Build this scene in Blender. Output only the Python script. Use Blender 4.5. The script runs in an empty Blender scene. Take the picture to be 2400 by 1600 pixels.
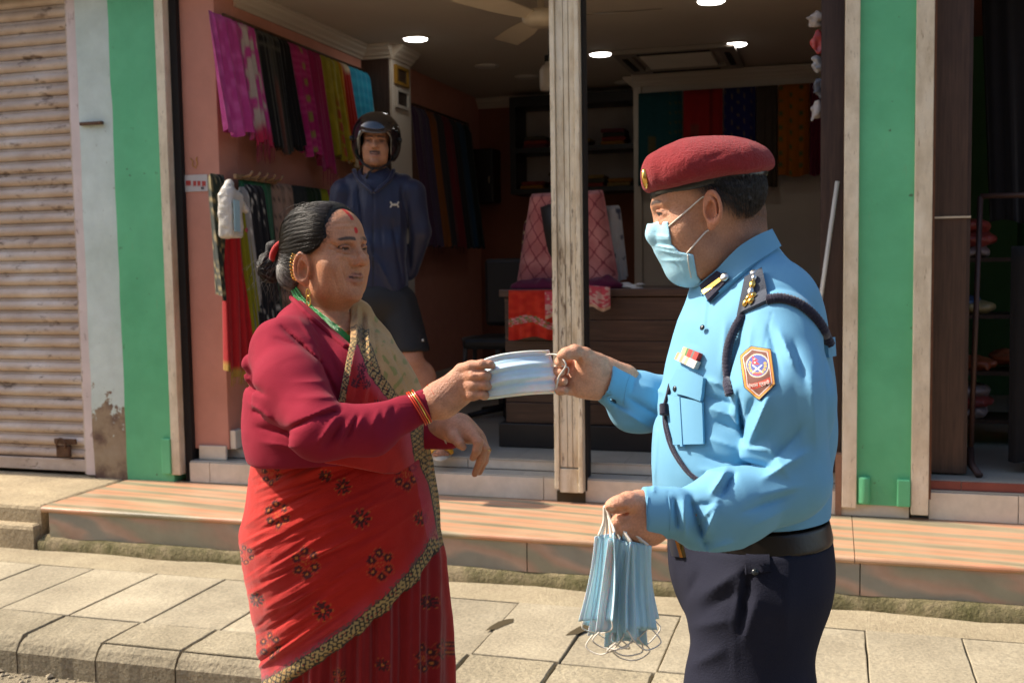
import bpy, bmesh, math, random
import numpy as np
from mathutils import Vector, Matrix
random.seed(7); RNG = np.random.default_rng(7)
SC = bpy.context.scene
COL = SC.collection
f32 = np.float32

# ------------------------------------------------------------------ camera, world, sun, exposure
YAW, PITCH, ROLL, FPX, CAMH = math.radians(16.771), math.radians(4.199), math.radians(-0.885), 2500.0, 1.45
_F = np.array([-math.sin(YAW)*math.cos(PITCH), math.cos(YAW)*math.cos(PITCH), -math.sin(PITCH)])
_R = np.cross(_F, [0, 0, 1.0]); _R /= np.linalg.norm(_R); _U = np.cross(_R, _F)
_R, _U = _R*math.cos(ROLL)+_U*math.sin(ROLL), _U*math.cos(ROLL)-_R*math.sin(ROLL)
cam = bpy.data.cameras.new('camera'); camo = bpy.data.objects.new('camera', cam); COL.objects.link(camo)
camo.matrix_world = Matrix([[_R[0], _U[0], -_F[0], 0], [_R[1], _U[1], -_F[1], 0], [_R[2], _U[2], -_F[2], CAMH], [0, 0, 0, 1]])
cam.sensor_width = 36; cam.lens = 36*FPX/2400; cam.clip_start = .05; cam.clip_end = 500
cam.dof.use_dof = True; cam.dof.focus_distance = 2.15; cam.dof.aperture_fstop = 7.1
SC.camera = camo

SUN = np.array([-.71, -.045, .70]); SUN /= np.linalg.norm(SUN)     # direction to the sun
world = bpy.data.worlds.new('World'); SC.world = world; world.use_nodes = True
_nt = world.node_tree; _bg = _nt.nodes['Background']
_sky = _nt.nodes.new('ShaderNodeTexSky'); _sky.sky_type = 'NISHITA'; _sky.sun_disc = False
_sky.sun_elevation = math.asin(SUN[2]); _sky.sun_rotation = math.atan2(SUN[0], SUN[1]); _sky.dust_density = 2.0
_nt.links.new(_sky.outputs[0], _bg.inputs[0]); _bg.inputs[1].default_value = 0.15
_sl = bpy.data.lights.new('sun', 'SUN'); _sl.energy = 4.9; _sl.angle = math.radians(.8); _sl.color = (1, .89, .74)
_so = bpy.data.objects.new('sun', _sl); COL.objects.link(_so); _so.location = (-6, -2, 8)
_so.rotation_euler = Vector(SUN).to_track_quat('Z', 'Y').to_euler()
SC.view_settings.view_transform = 'Standard'; SC.view_settings.look = 'None'
SC.view_settings.exposure = 0.82; SC.view_settings.gamma = 1
SC.render.engine = 'CYCLES'
SC.cycles.use_denoising = True
try: SC.cycles.denoiser = 'OPENIMAGEDENOISE'
except Exception: pass
SC.cycles.max_bounces = 8; SC.cycles.diffuse_bounces = 5; SC.cycles.sample_clamp_indirect = 6
K = 2400/2352

def ray(x, y): return (x-1200)/FPX*_R-(y-800)/FPX*_U+_F
CAMP = np.array([0, 0, CAMH])
def onX(x, y, X): r = ray(x, y); return CAMP+r*X/r[0]
def onY(x, y, Y): r = ray(x, y); return CAMP+r*Y/r[1]
def onZ(x, y, z): r = ray(x, y); return CAMP+r*(z-CAMH)/r[2]
def W(x, y, d): return CAMP+d*ray(x, y)                   # photo pixel (2400 wide) at depth d, a world point
# people are laid out in a frame turned with the camera's heading: x right, y away, z up
_RZ = np.array([[math.cos(YAW), -math.sin(YAW), 0], [math.sin(YAW), math.cos(YAW), 0], [0, 0, 1]])
def L(x, y, d): return (W(x, y, d) @ _RZ)
_Rl, _Ul, _Fl = _R @ _RZ, _U @ _RZ, _F @ _RZ
def PX(P):                                                # people frame -> (px, py)
    v = P-CAMP.astype(P.dtype); z = v @ _Fl.astype(P.dtype)
    return 1200+FPX*(v @ _Rl.astype(P.dtype))/z, 800-FPX*(v @ _Ul.astype(P.dtype))/z

# ------------------------------------------------------------------ objects
def tag(o, label=None, cat=None, group=None, kind=None):
    if label: o['label'] = label
    if cat: o['category'] = cat
    if group: o['group'] = group
    if kind: o['kind'] = kind
    return o
def thing(name, loc, label=None, cat=None, group=None, kind=None, rz=0):
    o = bpy.data.objects.new(name, None); COL.objects.link(o); o.location = loc; o.rotation_euler = (0, 0, rz)
    o.empty_display_size = .05
    return tag(o, label, cat, group, kind)
def abs_loc(o):
    p = Vector((0, 0, 0)); m = Matrix()
    while o is not None:
        m = Matrix.Translation(o.location) @ Matrix.Rotation(o.rotation_euler[2], 4, 'Z') @ m; o = o.parent
    return m
def link_mesh(name, me, mat, parent=None, base=None, frame=None):
    """verts are in world coordinates (or in the people frame when frame='p'); origin goes to base"""
    if mat is not None:
        for m_ in (mat if isinstance(mat, (list, tuple)) else [mat]): me.materials.append(m_)
    o = bpy.data.objects.new(name, me); COL.objects.link(o)
    if frame == 'p': me.transform(Matrix.Rotation(YAW, 4, 'Z'))
    if base is None:
        n = len(me.vertices)
        if n:
            a = np.empty(n*3, f32); me.vertices.foreach_get('co', a); a = a.reshape(-1, 3)
            lo, hi = a.min(0), a.max(0); base = ((lo[0]+hi[0])/2, (lo[1]+hi[1])/2, lo[2])
        else: base = (0, 0, 0)
    if parent is not None:
        me.transform(abs_loc(parent).inverted() @ Matrix.Translation((0, 0, 0)))
        b = abs_loc(parent).inverted() @ Vector(base); me.transform(Matrix.Translation(-b)); o.location = b; o.parent = parent
    else:
        b = Vector(base); me.transform(Matrix.Translation(-b)); o.location = b
    return o
def copy_part(src, parent, loc=None):
    c = src.copy(); COL.objects.link(c); c.parent = parent
    if loc is not None: c.location = loc
    return c

class MB:
    def __init__(s): s.v = []; s.f = []; s.c = []; s.sm = []
    def add(s, v, f, smooth=False):
        n = len(s.v); s.v += [tuple(map(float, p)) for p in v]; s.f += [tuple(i+n for i in q) for q in f]; s.sm += [smooth]*len(f); return s
    def box(s, x0, x1, y0, y1, z0, z1, bev=0):
        if bev <= 0:
            return s.add([(x, y, z) for z in (z0, z1) for y in (y0, y1) for x in (x0, x1)],
                         [(0, 2, 3, 1), (4, 5, 7, 6), (0, 1, 5, 4), (2, 6, 7, 3), (0, 4, 6, 2), (1, 3, 7, 5)])
        bm = bmesh.new(); bmesh.ops.create_cube(bm, size=1)
        for v in bm.verts: v.co = ((x0+x1)/2+v.co.x*(x1-x0), (y0+y1)/2+v.co.y*(y1-y0), (z0+z1)/2+v.co.z*(z1-z0))
        bmesh.ops.bevel(bm, geom=bm.edges[:], offset=bev, segments=2, profile=.5, affect='EDGES')
        bm.verts.ensure_lookup_table(); s.add([v.co for v in bm.verts], [[v.index for v in f.verts] for f in bm.faces]); bm.free(); return s
    def quadprism(s, pts, axis, a0, a1):
        """polygon pts (2D, in the two other axes) pushed along axis from a0 to a1"""
        n = len(pts)
        def P(p, a): q = list(p); q.insert(axis, a); return q
        v = [P(p, a0) for p in pts]+[P(p, a1) for p in pts]
        f = [tuple(range(n))[::-1], tuple(range(n, 2*n))]+[(i, (i+1) % n, (i+1) % n+n, i+n) for i in range(n)]
        return s.add(v, f)
    def tube(s, path, r, n=8, cap=True, closed=False):
        P = np.array(path, float); m = len(P); rr = np.broadcast_to(np.asarray(r, float), (m,))
        T = np.gradient(P, axis=0) if not closed else (np.roll(P, -1, 0)-np.roll(P, 1, 0))
        T /= np.linalg.norm(T, axis=1)[:, None]+1e-12
        up = np.array([0, 0, 1.0]) if abs(T[0][2]) < .9 else np.array([1.0, 0, 0])
        N = np.cross(T[0], up); N /= np.linalg.norm(N); v = []
        for i in range(m):
            N = N-T[i]*(N @ T[i]); N /= np.linalg.norm(N)+1e-12; B = np.cross(T[i], N)
            for k in range(n):
                a = 2*math.pi*k/n; v.append(P[i]+rr[i]*(math.cos(a)*N+math.sin(a)*B))
        f = []
        for i in range(m if closed else m-1):
            j = (i+1) % m
            for k in range(n): f.append((i*n+k, i*n+(k+1) % n, j*n+(k+1) % n, j*n+k))
        if cap and not closed: f += [tuple(range(n))[::-1], tuple(range((m-1)*n, m*n))]
        return s.add(v, f, True)
    def lathe(s, prof, c, n=24, axis=2):
        """prof: (r, h) pairs"""
        v = []; f = []; m = len(prof)
        for r, h in prof:
            for k in range(n):
                a = 2*math.pi*k/n; p = [r*math.cos(a), r*math.sin(a), h]
                if axis == 1: p = [p[0], p[2], p[1]]
                if axis == 0: p = [p[2], p[0], p[1]]
                v.append((p[0]+c[0], p[1]+c[1], p[2]+c[2]))
        for i in range(m-1):
            for k in range(n): f.append((i*n+k, i*n+(k+1) % n, (i+1)*n+(k+1) % n, (i+1)*n+k))
        if prof[0][0] > 1e-6: f.append(tuple(range(n))[::-1])
        if prof[-1][0] > 1e-6: f.append(tuple(range((m-1)*n, m*n)))
        return s.add(v, f, True)
    def grid(s, V):
        """V: (a,b,3)"""
        a, b = V.shape[:2]
        f = [(i*b+j, i*b+j+1, (i+1)*b+j+1, (i+1)*b+j) for i in range(a-1) for j in range(b-1)]
        return s.add(V.reshape(-1, 3), f, True)
    def mesh(s, name):
        me = bpy.data.meshes.new(name); me.from_pydata(s.v, [], s.f)
        me.polygons.foreach_set('use_smooth', s.sm); me.update(); return me
    def build(s, name, mat, parent=None, base=None, frame=None, **kw):
        return tag(link_mesh(name, s.mesh(name), mat, parent, base, frame), **kw)

def np_mesh(name, V, Q, col=None, smooth=True):
    V = np.asarray(V, f32); Q = np.asarray(Q, np.int32); me = bpy.data.meshes.new(name)
    k = Q.shape[1]; me.vertices.add(len(V)); me.vertices.foreach_set('co', V.ravel())
    me.loops.add(Q.size); me.loops.foreach_set('vertex_index', Q.ravel())
    me.polygons.add(len(Q)); me.polygons.foreach_set('loop_start', np.arange(0, Q.size, k, dtype=np.int32))
    try: me.polygons.foreach_set('loop_total', np.full(len(Q), k, np.int32))
    except Exception: pass
    me.polygons.foreach_set('use_smooth', np.full(len(Q), smooth, bool)); me.update(calc_edges=True)
    if col is not None: set_col(me, col)
    return me
def set_col(me, col):
    a = me.color_attributes.new('Col', 'FLOAT_COLOR', 'POINT'); c = np.ones((len(me.vertices), 4), f32); c[:, :3] = col
    a.data.foreach_set('color', c.ravel())

# ------------------------------------------------------------------ numpy noise
_HT = RNG.random(4096).astype(f32)
def vnoise(P, s=1.0, seed=0):
    q = np.asarray(P, f32)*s+seed*17.31; i = np.floor(q).astype(np.int32); f = q-i; f = f*f*(3-2*f)
    def h(a, b, c): return _HT[(a*73+b*911+c*3571+(a*b & 255)) & 4095]
    r = 0
    for dx in (0, 1):
        wx = f[..., 0] if dx else 1-f[..., 0]
        for dy in (0, 1):
            wy = f[..., 1] if dy else 1-f[..., 1]
            for dz in (0, 1):
                wz = f[..., 2] if dz else 1-f[..., 2]
                r = r+wx*wy*wz*h(i[..., 0]+dx, i[..., 1]+dy, i[..., 2]+dz)
    return r*2-1
def fbm(P, s=1.0, o=3, seed=0):
    r = 0; a = 1
    for k in range(o): r = r+a*vnoise(P, s*2**k, seed+k); a *= .5
    return r
def sstep(a, b, x): t = np.clip((x-a)/(b-a), 0, 1); return t*t*(3-2*t)
def mix(a, b, t): t = np.asarray(t)[..., None] if np.ndim(t) else t; return np.asarray(a, f32)*(1-t)+np.asarray(b, f32)*t

# ------------------------------------------------------------------ signed distance modelling
def sd_ell(P, c, r, R=None):
    q = P-np.asarray(c, f32)
    if R is not None: q = q @ np.asarray(R, f32)
    r = np.asarray(r, f32); k0 = np.sqrt((q/r)**2 @ np.ones(3, f32)); k1 = np.sqrt((q/r**2)**2 @ np.ones(3, f32))
    return k0*(k0-1)/np.maximum(k1, 1e-6)
def sd_cap(P, a, b, ra, rb=None, flat=None):
    rb = ra if rb is None else rb; a = np.asarray(a, f32); b = np.asarray(b, f32); ba = b-a; pa = P-a
    h = np.clip((pa @ ba)/max(float(ba @ ba), 1e-9), 0, 1); q = pa-h[:, None]*ba
    if flat is not None:                                   # flat = (unit axis, factor): section squashed along axis
        ax, k = flat; ax = np.asarray(ax, f32); t = q @ ax; q = q+(t*(1/k-1))[:, None]*ax
        return (np.sqrt((q*q).sum(1))-(ra+(rb-ra)*h))*min(1, k)
    return np.sqrt((q*q).sum(1))-(ra+(rb-ra)*h)
def sd_chain(P, pts, rs, k=.0):
    d = None
    for i in range(len(pts)-1):
        e = sd_cap(P, pts[i], pts[i+1], rs[i], rs[i+1]); d = e if d is None else (np.minimum(d, e) if k <= 0 else smin(d, e, k))
    return d
def sd_box(P, c, b, r=0, R=None):
    q = P-np.asarray(c, f32)
    if R is not None: q = q @ np.asarray(R, f32)
    q = np.abs(q)-np.asarray(b, f32)+r
    return np.sqrt((np.maximum(q, 0)**2).sum(1))+np.minimum(q.max(1), 0)-r
def sd_torus(P, c, R1, r2, R=None, sq=(1, 1)):
    q = P-np.asarray(c, f32)
    if R is not None: q = q @ np.asarray(R, f32)
    a = np.sqrt((q[:, 0]/sq[0])**2+(q[:, 1]/sq[1])**2)-R1
    return np.sqrt(a*a+q[:, 2]**2)-r2
def smin(a, b, k): h = np.maximum(k-np.abs(a-b), 0)/k; return np.minimum(a, b)-h*h*k*.25
def smax(a, b, k): return -smin(-a, -b, k)
def seg_dist(x, y, x0, y0, x1, y1):
    dx, dy = x1-x0, y1-y0; t = np.clip(((x-x0)*dx+(y-y0)*dy)/(dx*dx+dy*dy+1e-9), 0, 1)
    return np.hypot(x-x0-t*dx, y-y0-t*dy), t
def folds(P, lst, k=1.0):
    """cloth folds given as photo-plane lines (x0,y0,x1,y1,width px,height m): returns the displacement (positive = ridge)"""
    x, y = PX(P); r = np.zeros(len(P), f32)
    for x0, y0, x1, y1, w, h in lst:
        d, t = seg_dist(x, y, x0, y0, x1, y1); r += h*k*np.exp(-(d/w)**1.15)*(1-.7*np.abs(2*t-1)**2)
    return r

def mesh_sdf(fn, lo, hi, h):
    lo = np.asarray(lo, f32); hi = np.asarray(hi, f32); B = 4
    n = (np.ceil((hi-lo)/(h*B)).astype(int)+1)
    ax = [lo[i]+(np.arange(n[i])+.5)*h*B for i in range(3)]
    G = np.stack(np.meshgrid(*ax, indexing='ij'), -1).reshape(-1, 3).astype(f32)
    dc = np.concatenate([fn(G[i:i+200000]) for i in range(0, len(G), 200000)]).reshape(n)
    near = np.abs(dc) < h*B*1.75
    N = n*B+1
    val = np.full(N, 1.0, f32)
    sg = np.where(dc < 0, -1, 1).astype(f32)
    val[:-1, :-1, :-1] = sg.repeat(B, 0).repeat(B, 1).repeat(B, 2)
    m = np.zeros(N, bool); idx = np.argwhere(near)
    mm = near.repeat(B, 0).repeat(B, 1).repeat(B, 2)
    m[:-1, :-1, :-1] |= mm; m[1:, :-1, :-1] |= mm; m[:-1, 1:, :-1] |= mm; m[:-1, :-1, 1:] |= mm; m[1:, 1:, 1:] |= mm; m[1:, 1:, :-1] |= mm; m[1:, :-1, 1:] |= mm; m[:-1, 1:, 1:] |= mm
    I = np.argwhere(m); P = (lo+I*h).astype(f32)
    d = np.concatenate([fn(P[i:i+250000]) for i in range(0, len(P), 250000)]) if len(P) else np.zeros(0, f32)
    val[m] = d
    ins = val < 0
    c = [ins[a:N[0]-1+a, b:N[1]-1+b, e:N[2]-1+e] for a in (0, 1) for b in (0, 1) for e in (0, 1)]
    cnt = sum(x.astype(np.int8) for x in c); act = (cnt > 0) & (cnt < 8)
    A = np.argwhere(act); ids = np.full(act.shape, -1, np.int32); ids[act] = np.arange(len(A))
    acc = np.zeros((len(A), 3), f32); num = np.zeros(len(A), f32)
    cor = [(a, b, e) for a in (0, 1) for b in (0, 1) for e in (0, 1)]
    cv = {o: val[A[:, 0]+o[0], A[:, 1]+o[1], A[:, 2]+o[2]] for o in cor}
    for o in cor:
        for k in range(3):
            if o[k] == 0:
                p = list(o); p[k] = 1; p = tuple(p); a, b = cv[o], cv[p]; x = (a < 0) != (b < 0)
                t = np.where(x, a/(np.where(x, a-b, 1)), 0); q = np.tile(np.array(o, f32), (len(A), 1)); q[:, k] += t
                acc[x] += q[x]; num[x] += 1
    V = lo+(A+acc/np.maximum(num, 1)[:, None])*h
    Q = []
    for k in range(3):
        u, w = (k+1) % 3, (k+2) % 3
        s0 = [slice(1, N[i]-1) for i in range(3)]; s1 = list(s0); s0[k] = slice(0, N[k]-1); s1[k] = slice(1, N[k])
        a = ins[tuple(s0)]; b = ins[tuple(s1)]; E = np.argwhere(a != b)
        off = np.array([s.start for s in s0]); fl = a[a != b]; E = E+off
        du = np.zeros(3, int); du[u] = 1; dw = np.zeros(3, int); dw[w] = 1
        g = lambda e: ids[e[:, 0], e[:, 1], e[:, 2]]
        q = np.stack([g(E-du-dw), g(E-dw), g(E), g(E-du)], 1); q[~fl] = q[~fl][:, ::-1]; Q.append(q)
    Q = np.concatenate(Q); Q = Q[(Q >= 0).all(1)]
    return V.astype(f32), Q
def sdf_obj(name, fn, lo, hi, h, mat, parent, colfn=None, frame='p', base=None, **kw):
    V, Q = mesh_sdf(fn, lo, hi, h)
    me = np_mesh(name, V, Q, None if colfn is None else colfn(V))
    return tag(link_mesh(name, me, mat, parent, base, frame), **kw)
def sdf_join(name, parts, mat, parent, frame='p', limbs=(), **kw):
    """parts: list of (fn, lo, hi, h, colfn) meshed one by one, joined in one mesh"""
    Vs, Qs, Cs, n = [], [], [], 0
    for fn, lo, hi, h, cf in parts:
        V, Q = mesh_sdf(fn, lo, hi, h); Vs.append(V); Qs.append(Q+n); n += len(V); Cs.append(cf(V))
    V, Q, C = np.concatenate(Vs), np.concatenate(Qs), np.concatenate(Cs)
    for path, rs, ends in limbs:                          # hidden arms, trunk and legs under the clothes tie the pieces into one body
        P = np.array(path, float); k = 8; ring = []; T = np.gradient(P, axis=0); n0 = len(V); vs = []
        for p, t, r in zip(P, T, np.broadcast_to(rs, len(P))):
            t = t/np.linalg.norm(t); a = np.cross(t, [0, 1, .01] if abs(t[1]) < .9 else [1, 0, 0]); a /= np.linalg.norm(a); b = np.cross(t, a); vs += [p+r*(math.cos(j*math.pi/4)*a+math.sin(j*math.pi/4)*b) for j in range(k)]
        q = [(n0+i*k+j, n0+i*k+(j+1) % k, n0+(i+1)*k+(j+1) % k, n0+(i+1)*k+j) for i in range(len(P)-1) for j in range(k)]
        for e, i in ((0, 0), (1, len(P)-1)):
            if ends[e]: nv = int(np.argmin(((V-P[i])**2).sum(1))); q.append((nv, n0+i*k, n0+i*k+1, n0+i*k+2))
        V = np.concatenate([V, np.array(vs, f32)]); Q = np.concatenate([Q, np.array(q)]); C = np.concatenate([C, np.tile(C[:1], (len(vs), 1))])
    me = np_mesh(name, V, Q, C)
    return tag(link_mesh(name, me, mat, parent, None, frame), **kw)

# ------------------------------------------------------------------ materials
def srgb(r, g, b):
    return tuple(((x/255)/12.92 if x/255 <= .04045 else (((x/255)+.055)/1.055)**2.4) for x in (r, g, b))
class NT:
    def __init__(s, m): s.t = m.node_tree; s.n = s.t.nodes; s.l = s.t.links
    def new(s, t, **kw):
        n = s.n.new('ShaderNode'+t)
        for k, v in kw.items():
            if k in n.inputs.keys() if isinstance(k, str) else False: n.inputs[k].default_value = v
            else: setattr(n, k, v)
        return n
    def link(s, a, b): s.l.new(a, b)
    def noise(s, vec, scale, detail=4, rough=.55, dist=0):
        n = s.new('TexNoise'); n.inputs['Scale'].default_value = scale; n.inputs['Detail'].default_value = detail
        n.inputs['Roughness'].default_value = rough; n.inputs['Distortion'].default_value = dist; s.link(vec, n.inputs['Vector']); return n.outputs[0]
    def ramp(s, fac, stops):
        n = s.new('ValToRGB'); cr = n.color_ramp
        while len(cr.elements) < len(stops): cr.elements.new(.5)
        for e, (p, c) in zip(cr.elements, stops): e.position = p; e.color = (*c, 1) if len(c) == 3 else c
        s.link(fac, n.inputs[0]); return n.outputs[0]
    def mixc(s, fac, a, b, mode='MIX'):
        n = s.new('MixRGB'); n.blend_type = mode
        for i, x in enumerate((fac, a, b)):
            if hasattr(x, 'links'): s.link(x, n.inputs[i])
            else: n.inputs[i].default_value = x if i == 0 else (*x, 1)
        return n.outputs[0]
    def math(s, op, a, b=0.0):
        n = s.new('Math'); n.operation = op
        for i, x in enumerate((a, b)):
            if hasattr(x, 'links'): s.link(x, n.inputs[i])
            else: n.inputs[i].default_value = x
        return n.outputs[0]
    def mapv(s, vec, scale=(1, 1, 1), rot=(0, 0, 0), loc=(0, 0, 0)):
        n = s.new('Mapping'); n.inputs['Scale'].default_value = scale; n.inputs['Rotation'].default_value = rot; n.inputs['Location'].default_value = loc
        s.link(vec, n.inputs[0]); return n.outputs[0]
    def pos(s): return s.new('NewGeometry').outputs['Position']
    def sep(s, v): n = s.new('SeparateXYZ'); s.link(v, n.inputs[0]); return n.outputs
def mat(name, base=None, rough=.7, spec=.4, metal=0, var=.12, vscale=6, bump=0, bscale=60, attr=False, sheen=0, sss=0, coat=0, stretch=(1, 1, 1), fn=None, trans=0, alpha=1, emit=None, weave=0, objrand=0):
    m = bpy.data.materials.new(name); m.use_nodes = True; t = NT(m); b = t.n['Principled BSDF']
    b.inputs['Roughness'].default_value = rough; b.inputs['Specular IOR Level'].default_value = spec; b.inputs['Metallic'].default_value = metal
    p = t.pos()
    if attr:
        a = t.new('Attribute'); a.attribute_name = 'Col'; c = a.outputs['Color']
    elif fn is not None: c = None
    else:
        r = t.new('RGB'); r.outputs[0].default_value = (*base, 1); c = r.outputs[0]
    if fn is not None: c = fn(t, p, b) if not attr else fn(t, p, b, c)
    if var:
        n = t.noise(t.mapv(p, stretch), vscale, 5, .6); k = t.ramp(n, [(.25, (1-var,)*3), (.75, (1+var,)*3)])
        c = t.mixc(1.0, c, k, 'MULTIPLY')
    if objrand:
        oi = t.new('ObjectInfo'); k = t.ramp(oi.outputs['Random'], [(0, (1-objrand,)*3), (1, (1+objrand,)*3)]); c = t.mixc(1.0, c, k, 'MULTIPLY')
    t.link(c, b.inputs['Base Color'])
    if sheen: b.inputs['Sheen Weight'].default_value = sheen; b.inputs['Sheen Roughness'].default_value = .4
    if coat: b.inputs['Coat Weight'].default_value = coat; b.inputs['Coat Roughness'].default_value = .08
    if trans: b.inputs['Transmission Weight'].default_value = trans
    if alpha < 1: b.inputs['Alpha'].default_value = alpha
    if sss:
        b.inputs['Subsurface Weight'].default_value = sss; b.inputs['Subsurface Radius'].default_value = (.9, .35, .2); b.inputs['Subsurface Scale'].default_value = .006
    if emit: b.inputs['Emission Color'].default_value = (*emit[0], 1); b.inputs['Emission Strength'].default_value = emit[1]
    if bump:
        n = t.noise(t.mapv(p, stretch), bscale, 5, .65)
        if weave:
            w = t.new('TexNoise'); w.inputs['Scale'].default_value = weave; w.inputs['Detail'].default_value = 1; t.link(p, w.inputs['Vector'])
            n = t.math('ADD', n, t.math('MULTIPLY', w.outputs[0], .6))
        bn = t.new('Bump'); bn.inputs['Strength'].default_value = bump; bn.inputs['Distance'].default_value = .01; t.link(n, bn.inputs['Height']); t.link(bn.outputs[0], b.inputs['Normal'])
    m['bsdf'] = 1
    return m
# ------------------------------------------------------------------ setting: road, pavement, step
def f_sand(c1, c2, c3, sc=3):
    def fn(t, p, b):
        n = t.noise(p, sc, 8, .65); c = t.ramp(n, [(.3, c1), (.55, c2), (.75, c3)])
        g = t.noise(p, 90, 4, .7); return t.mixc(.28, c, t.ramp(g, [(.35, (.10, .08, .05)), (.6, (.5, .42, .28))]))
    return fn
M_PAVE = mat('paving stone', fn=f_sand((.24, .208, .150), (.315, .277, .203), (.38, .34, .255)), rough=.9, spec=.2, bump=.5, bscale=45, var=.24, vscale=2.3, objrand=.13)
M_SAND = mat('sandy cement', fn=f_sand((.28, .23, .155), (.35, .295, .20), (.41, .35, .24), 5), rough=.95, spec=.15, bump=.7, bscale=120, var=.12, vscale=4)
M_KERB = mat('kerb stone', fn=f_sand((.19, .165, .115), (.27, .235, .165), (.34, .30, .22), 4), rough=.92, spec=.2, bump=.9, bscale=35, var=.2, vscale=3, objrand=.08)
M_ROAD = mat('road dirt', fn=f_sand((.12, .10, .065), (.19, .155, .10), (.27, .22, .15), 6), rough=.95, bump=1.0, bscale=70, var=.2, vscale=9)
def f_moss(t, p, b):
    n = t.noise(p, 7, 8, .7); c = t.ramp(n, [(.35, (.27, .215, .13)), (.5, (.165, .14, .075)), (.66, (.085, .08, .035))])
    return c
M_MOSS = mat('mossy concrete', fn=f_moss, rough=.95, spec=.1, bump=1.0, bscale=50, var=.2, vscale=12)
def f_marble(t, p, b):
    q = t.mapv(p, (1.0, 1, 1), (0, 0, math.radians(7)))
    w = t.new('TexWave'); w.wave_type = 'BANDS'; w.bands_direction = 'Y'; w.inputs['Scale'].default_value = 1.7; w.inputs['Distortion'].default_value = 9; w.inputs['Detail'].default_value = 3; w.inputs['Detail Scale'].default_value = .8
    t.link(t.mapv(q, (.16, 1, 1)), w.inputs['Vector'])
    c = t.ramp(w.outputs[0], [(.05, (.22, .19, .12)), (.22, (.36, .28, .17)), (.42, (.50, .235, .13)), (.75, (.56, .26, .15)), (1, (.40, .24, .14))])
    n = t.noise(t.mapv(q, (.5, 3, 3)), 5, 6, .6); return t.mixc(t.ramp(n, [(.42, (0, 0, 0)), (.7, (.6, .6, .6))]), c, (.46, .36, .24))
M_MARB = mat('pink marble', fn=f_marble, rough=.38, spec=.5, var=.1, vscale=5, bump=.12, bscale=20)
def f_riser(t, p, b):
    w = t.new('TexWave'); w.bands_direction = 'DIAGONAL'; w.inputs['Scale'].default_value = 1.1; w.inputs['Distortion'].default_value = 9; w.inputs['Detail'].default_value = 4
    t.link(t.mapv(p, (.8, 1, 2.0)), w.inputs['Vector'])
    return t.ramp(w.outputs[0], [(.05, (.30, .27, .19)), (.4, (.42, .27, .19)), (.7, (.44, .30, .22)), (.95, (.27, .25, .20))])
M_RISER = mat('grey pink marble', fn=f_riser, rough=.5, var=.15, vscale=7, bump=.2, bscale=30)
M_GAP = mat('dark gap', (.07, .055, .033), rough=1, spec=.05)

ROAD = MB().add([(-90, -90, 0), (90, -90, 0), (90, 3.2, 0), (-90, 3.2, 0)], [(0, 1, 2, 3)]).build('road', M_ROAD, kind='structure', label='dusty road edge with dirt and grit below the kerb')
MB().add([(-90, 3.2, -.01), (90, 3.2, -.01), (90, 60, -.01), (-90, 60, -.01)], [(0, 1, 2, 3)]).build('ground', M_ROAD, kind='structure')
# grit along the kerb
_mb = MB()
for i in range(900):
    x = random.uniform(-3.6, 1.0); y = 3.1-abs(random.gauss(0, .16)); r = random.uniform(.003, .013)*(1 if random.random() < .9 else 2)
    vs = [(x+r*random.uniform(.6, 1.2)*a, y+r*random.uniform(.6, 1.2)*b_, r*.5*c_+r*.3) for a, b_, c_ in ((1, 0, 0), (0, 1, 0), (-1, 0, 0), (0, -1, 0), (0, 0, 1))]
    _mb.add(vs, [(0, 1, 4), (1, 2, 4), (2, 3, 4), (3, 0, 4)])
_mb.build('grit', mat('grit', (.3, .25, .17), rough=.95, var=.5, vscale=40), kind='stuff', label='loose grit and pebbles along the foot of the kerb', cat='grit')

PAV = thing('pavement', (0, 3.5, 0), 'stone slab pavement in front of the shop', kind='structure')
MB().box(-8, 7, 3.2, 4.25, -.05, .085).build('bed', M_GAP, PAV)
MB().box(-8, 7, 3.912, 4.25, .08, .128).build('cement_margin', M_SAND, PAV)
def stone(name, x0, x1, y0, y1, z0, z1, m, bev=.008, tilt=0.0, chamfer=None, irr=.006):
    """a worn slab: subdivided outline with uneven edges"""
    n = 7; top = []
    def edge(ax, a, b_, fixed, inward):
        out = []
        for i in range(n):
            t = i/n; u = a+(b_-a)*t; j = random.uniform(0, irr)*inward
            out.append((u, fixed+j) if ax == 0 else (fixed+j, u))
        return out
    loop = edge(0, x0, x1, y0, 1)+edge(1, y0, y1, x1, -1)+edge(0, x1, x0, y1, -1)+edge(1, y1, y0, x0, 1)
    m_ = len(loop); cx, cy = (x0+x1)/2, (y0+y1)/2
    def ring(k, z): return [(cx+(x-cx)*(1-k/(abs(x1-x0)/2)) if True else x, cy+(y-cy)*(1-k/(abs(y1-y0)/2)), z+tilt*(x-cx)) for x, y in loop]
    rings = [ring(0, z0), ring(0, z1-bev)] + [ring(bev*.35, z1-bev*.3), ring(bev, z1)]
    if chamfer:                                            # worn front edge of a kerb stone
        rings = [ring(0, z0)]
        for k, dz in ((0, chamfer*1.0), (.35, .42), (.7, .14), (1, 0)):
            r_ = ring(bev*.5*k, z1); rings.append([(x, y+(chamfer*.9*k if y < y0+.02 else 0), z-((chamfer if k == 0 else chamfer*dz) if y < y0+.02 else (bev if k == 0 else bev*dz))) for x, y, z in r_])
    v = [p for r_ in rings for p in r_]; f = []
    for i in range(len(rings)-1):
        for j in range(m_): f.append((i*m_+j, i*m_+(j+1) % m_, (i+1)*m_+(j+1) % m_, (i+1)*m_+j))
    f.append(tuple(range((len(rings)-1)*m_, len(rings)*m_)))
    mb = MB().add(v, f); return mb
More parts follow.
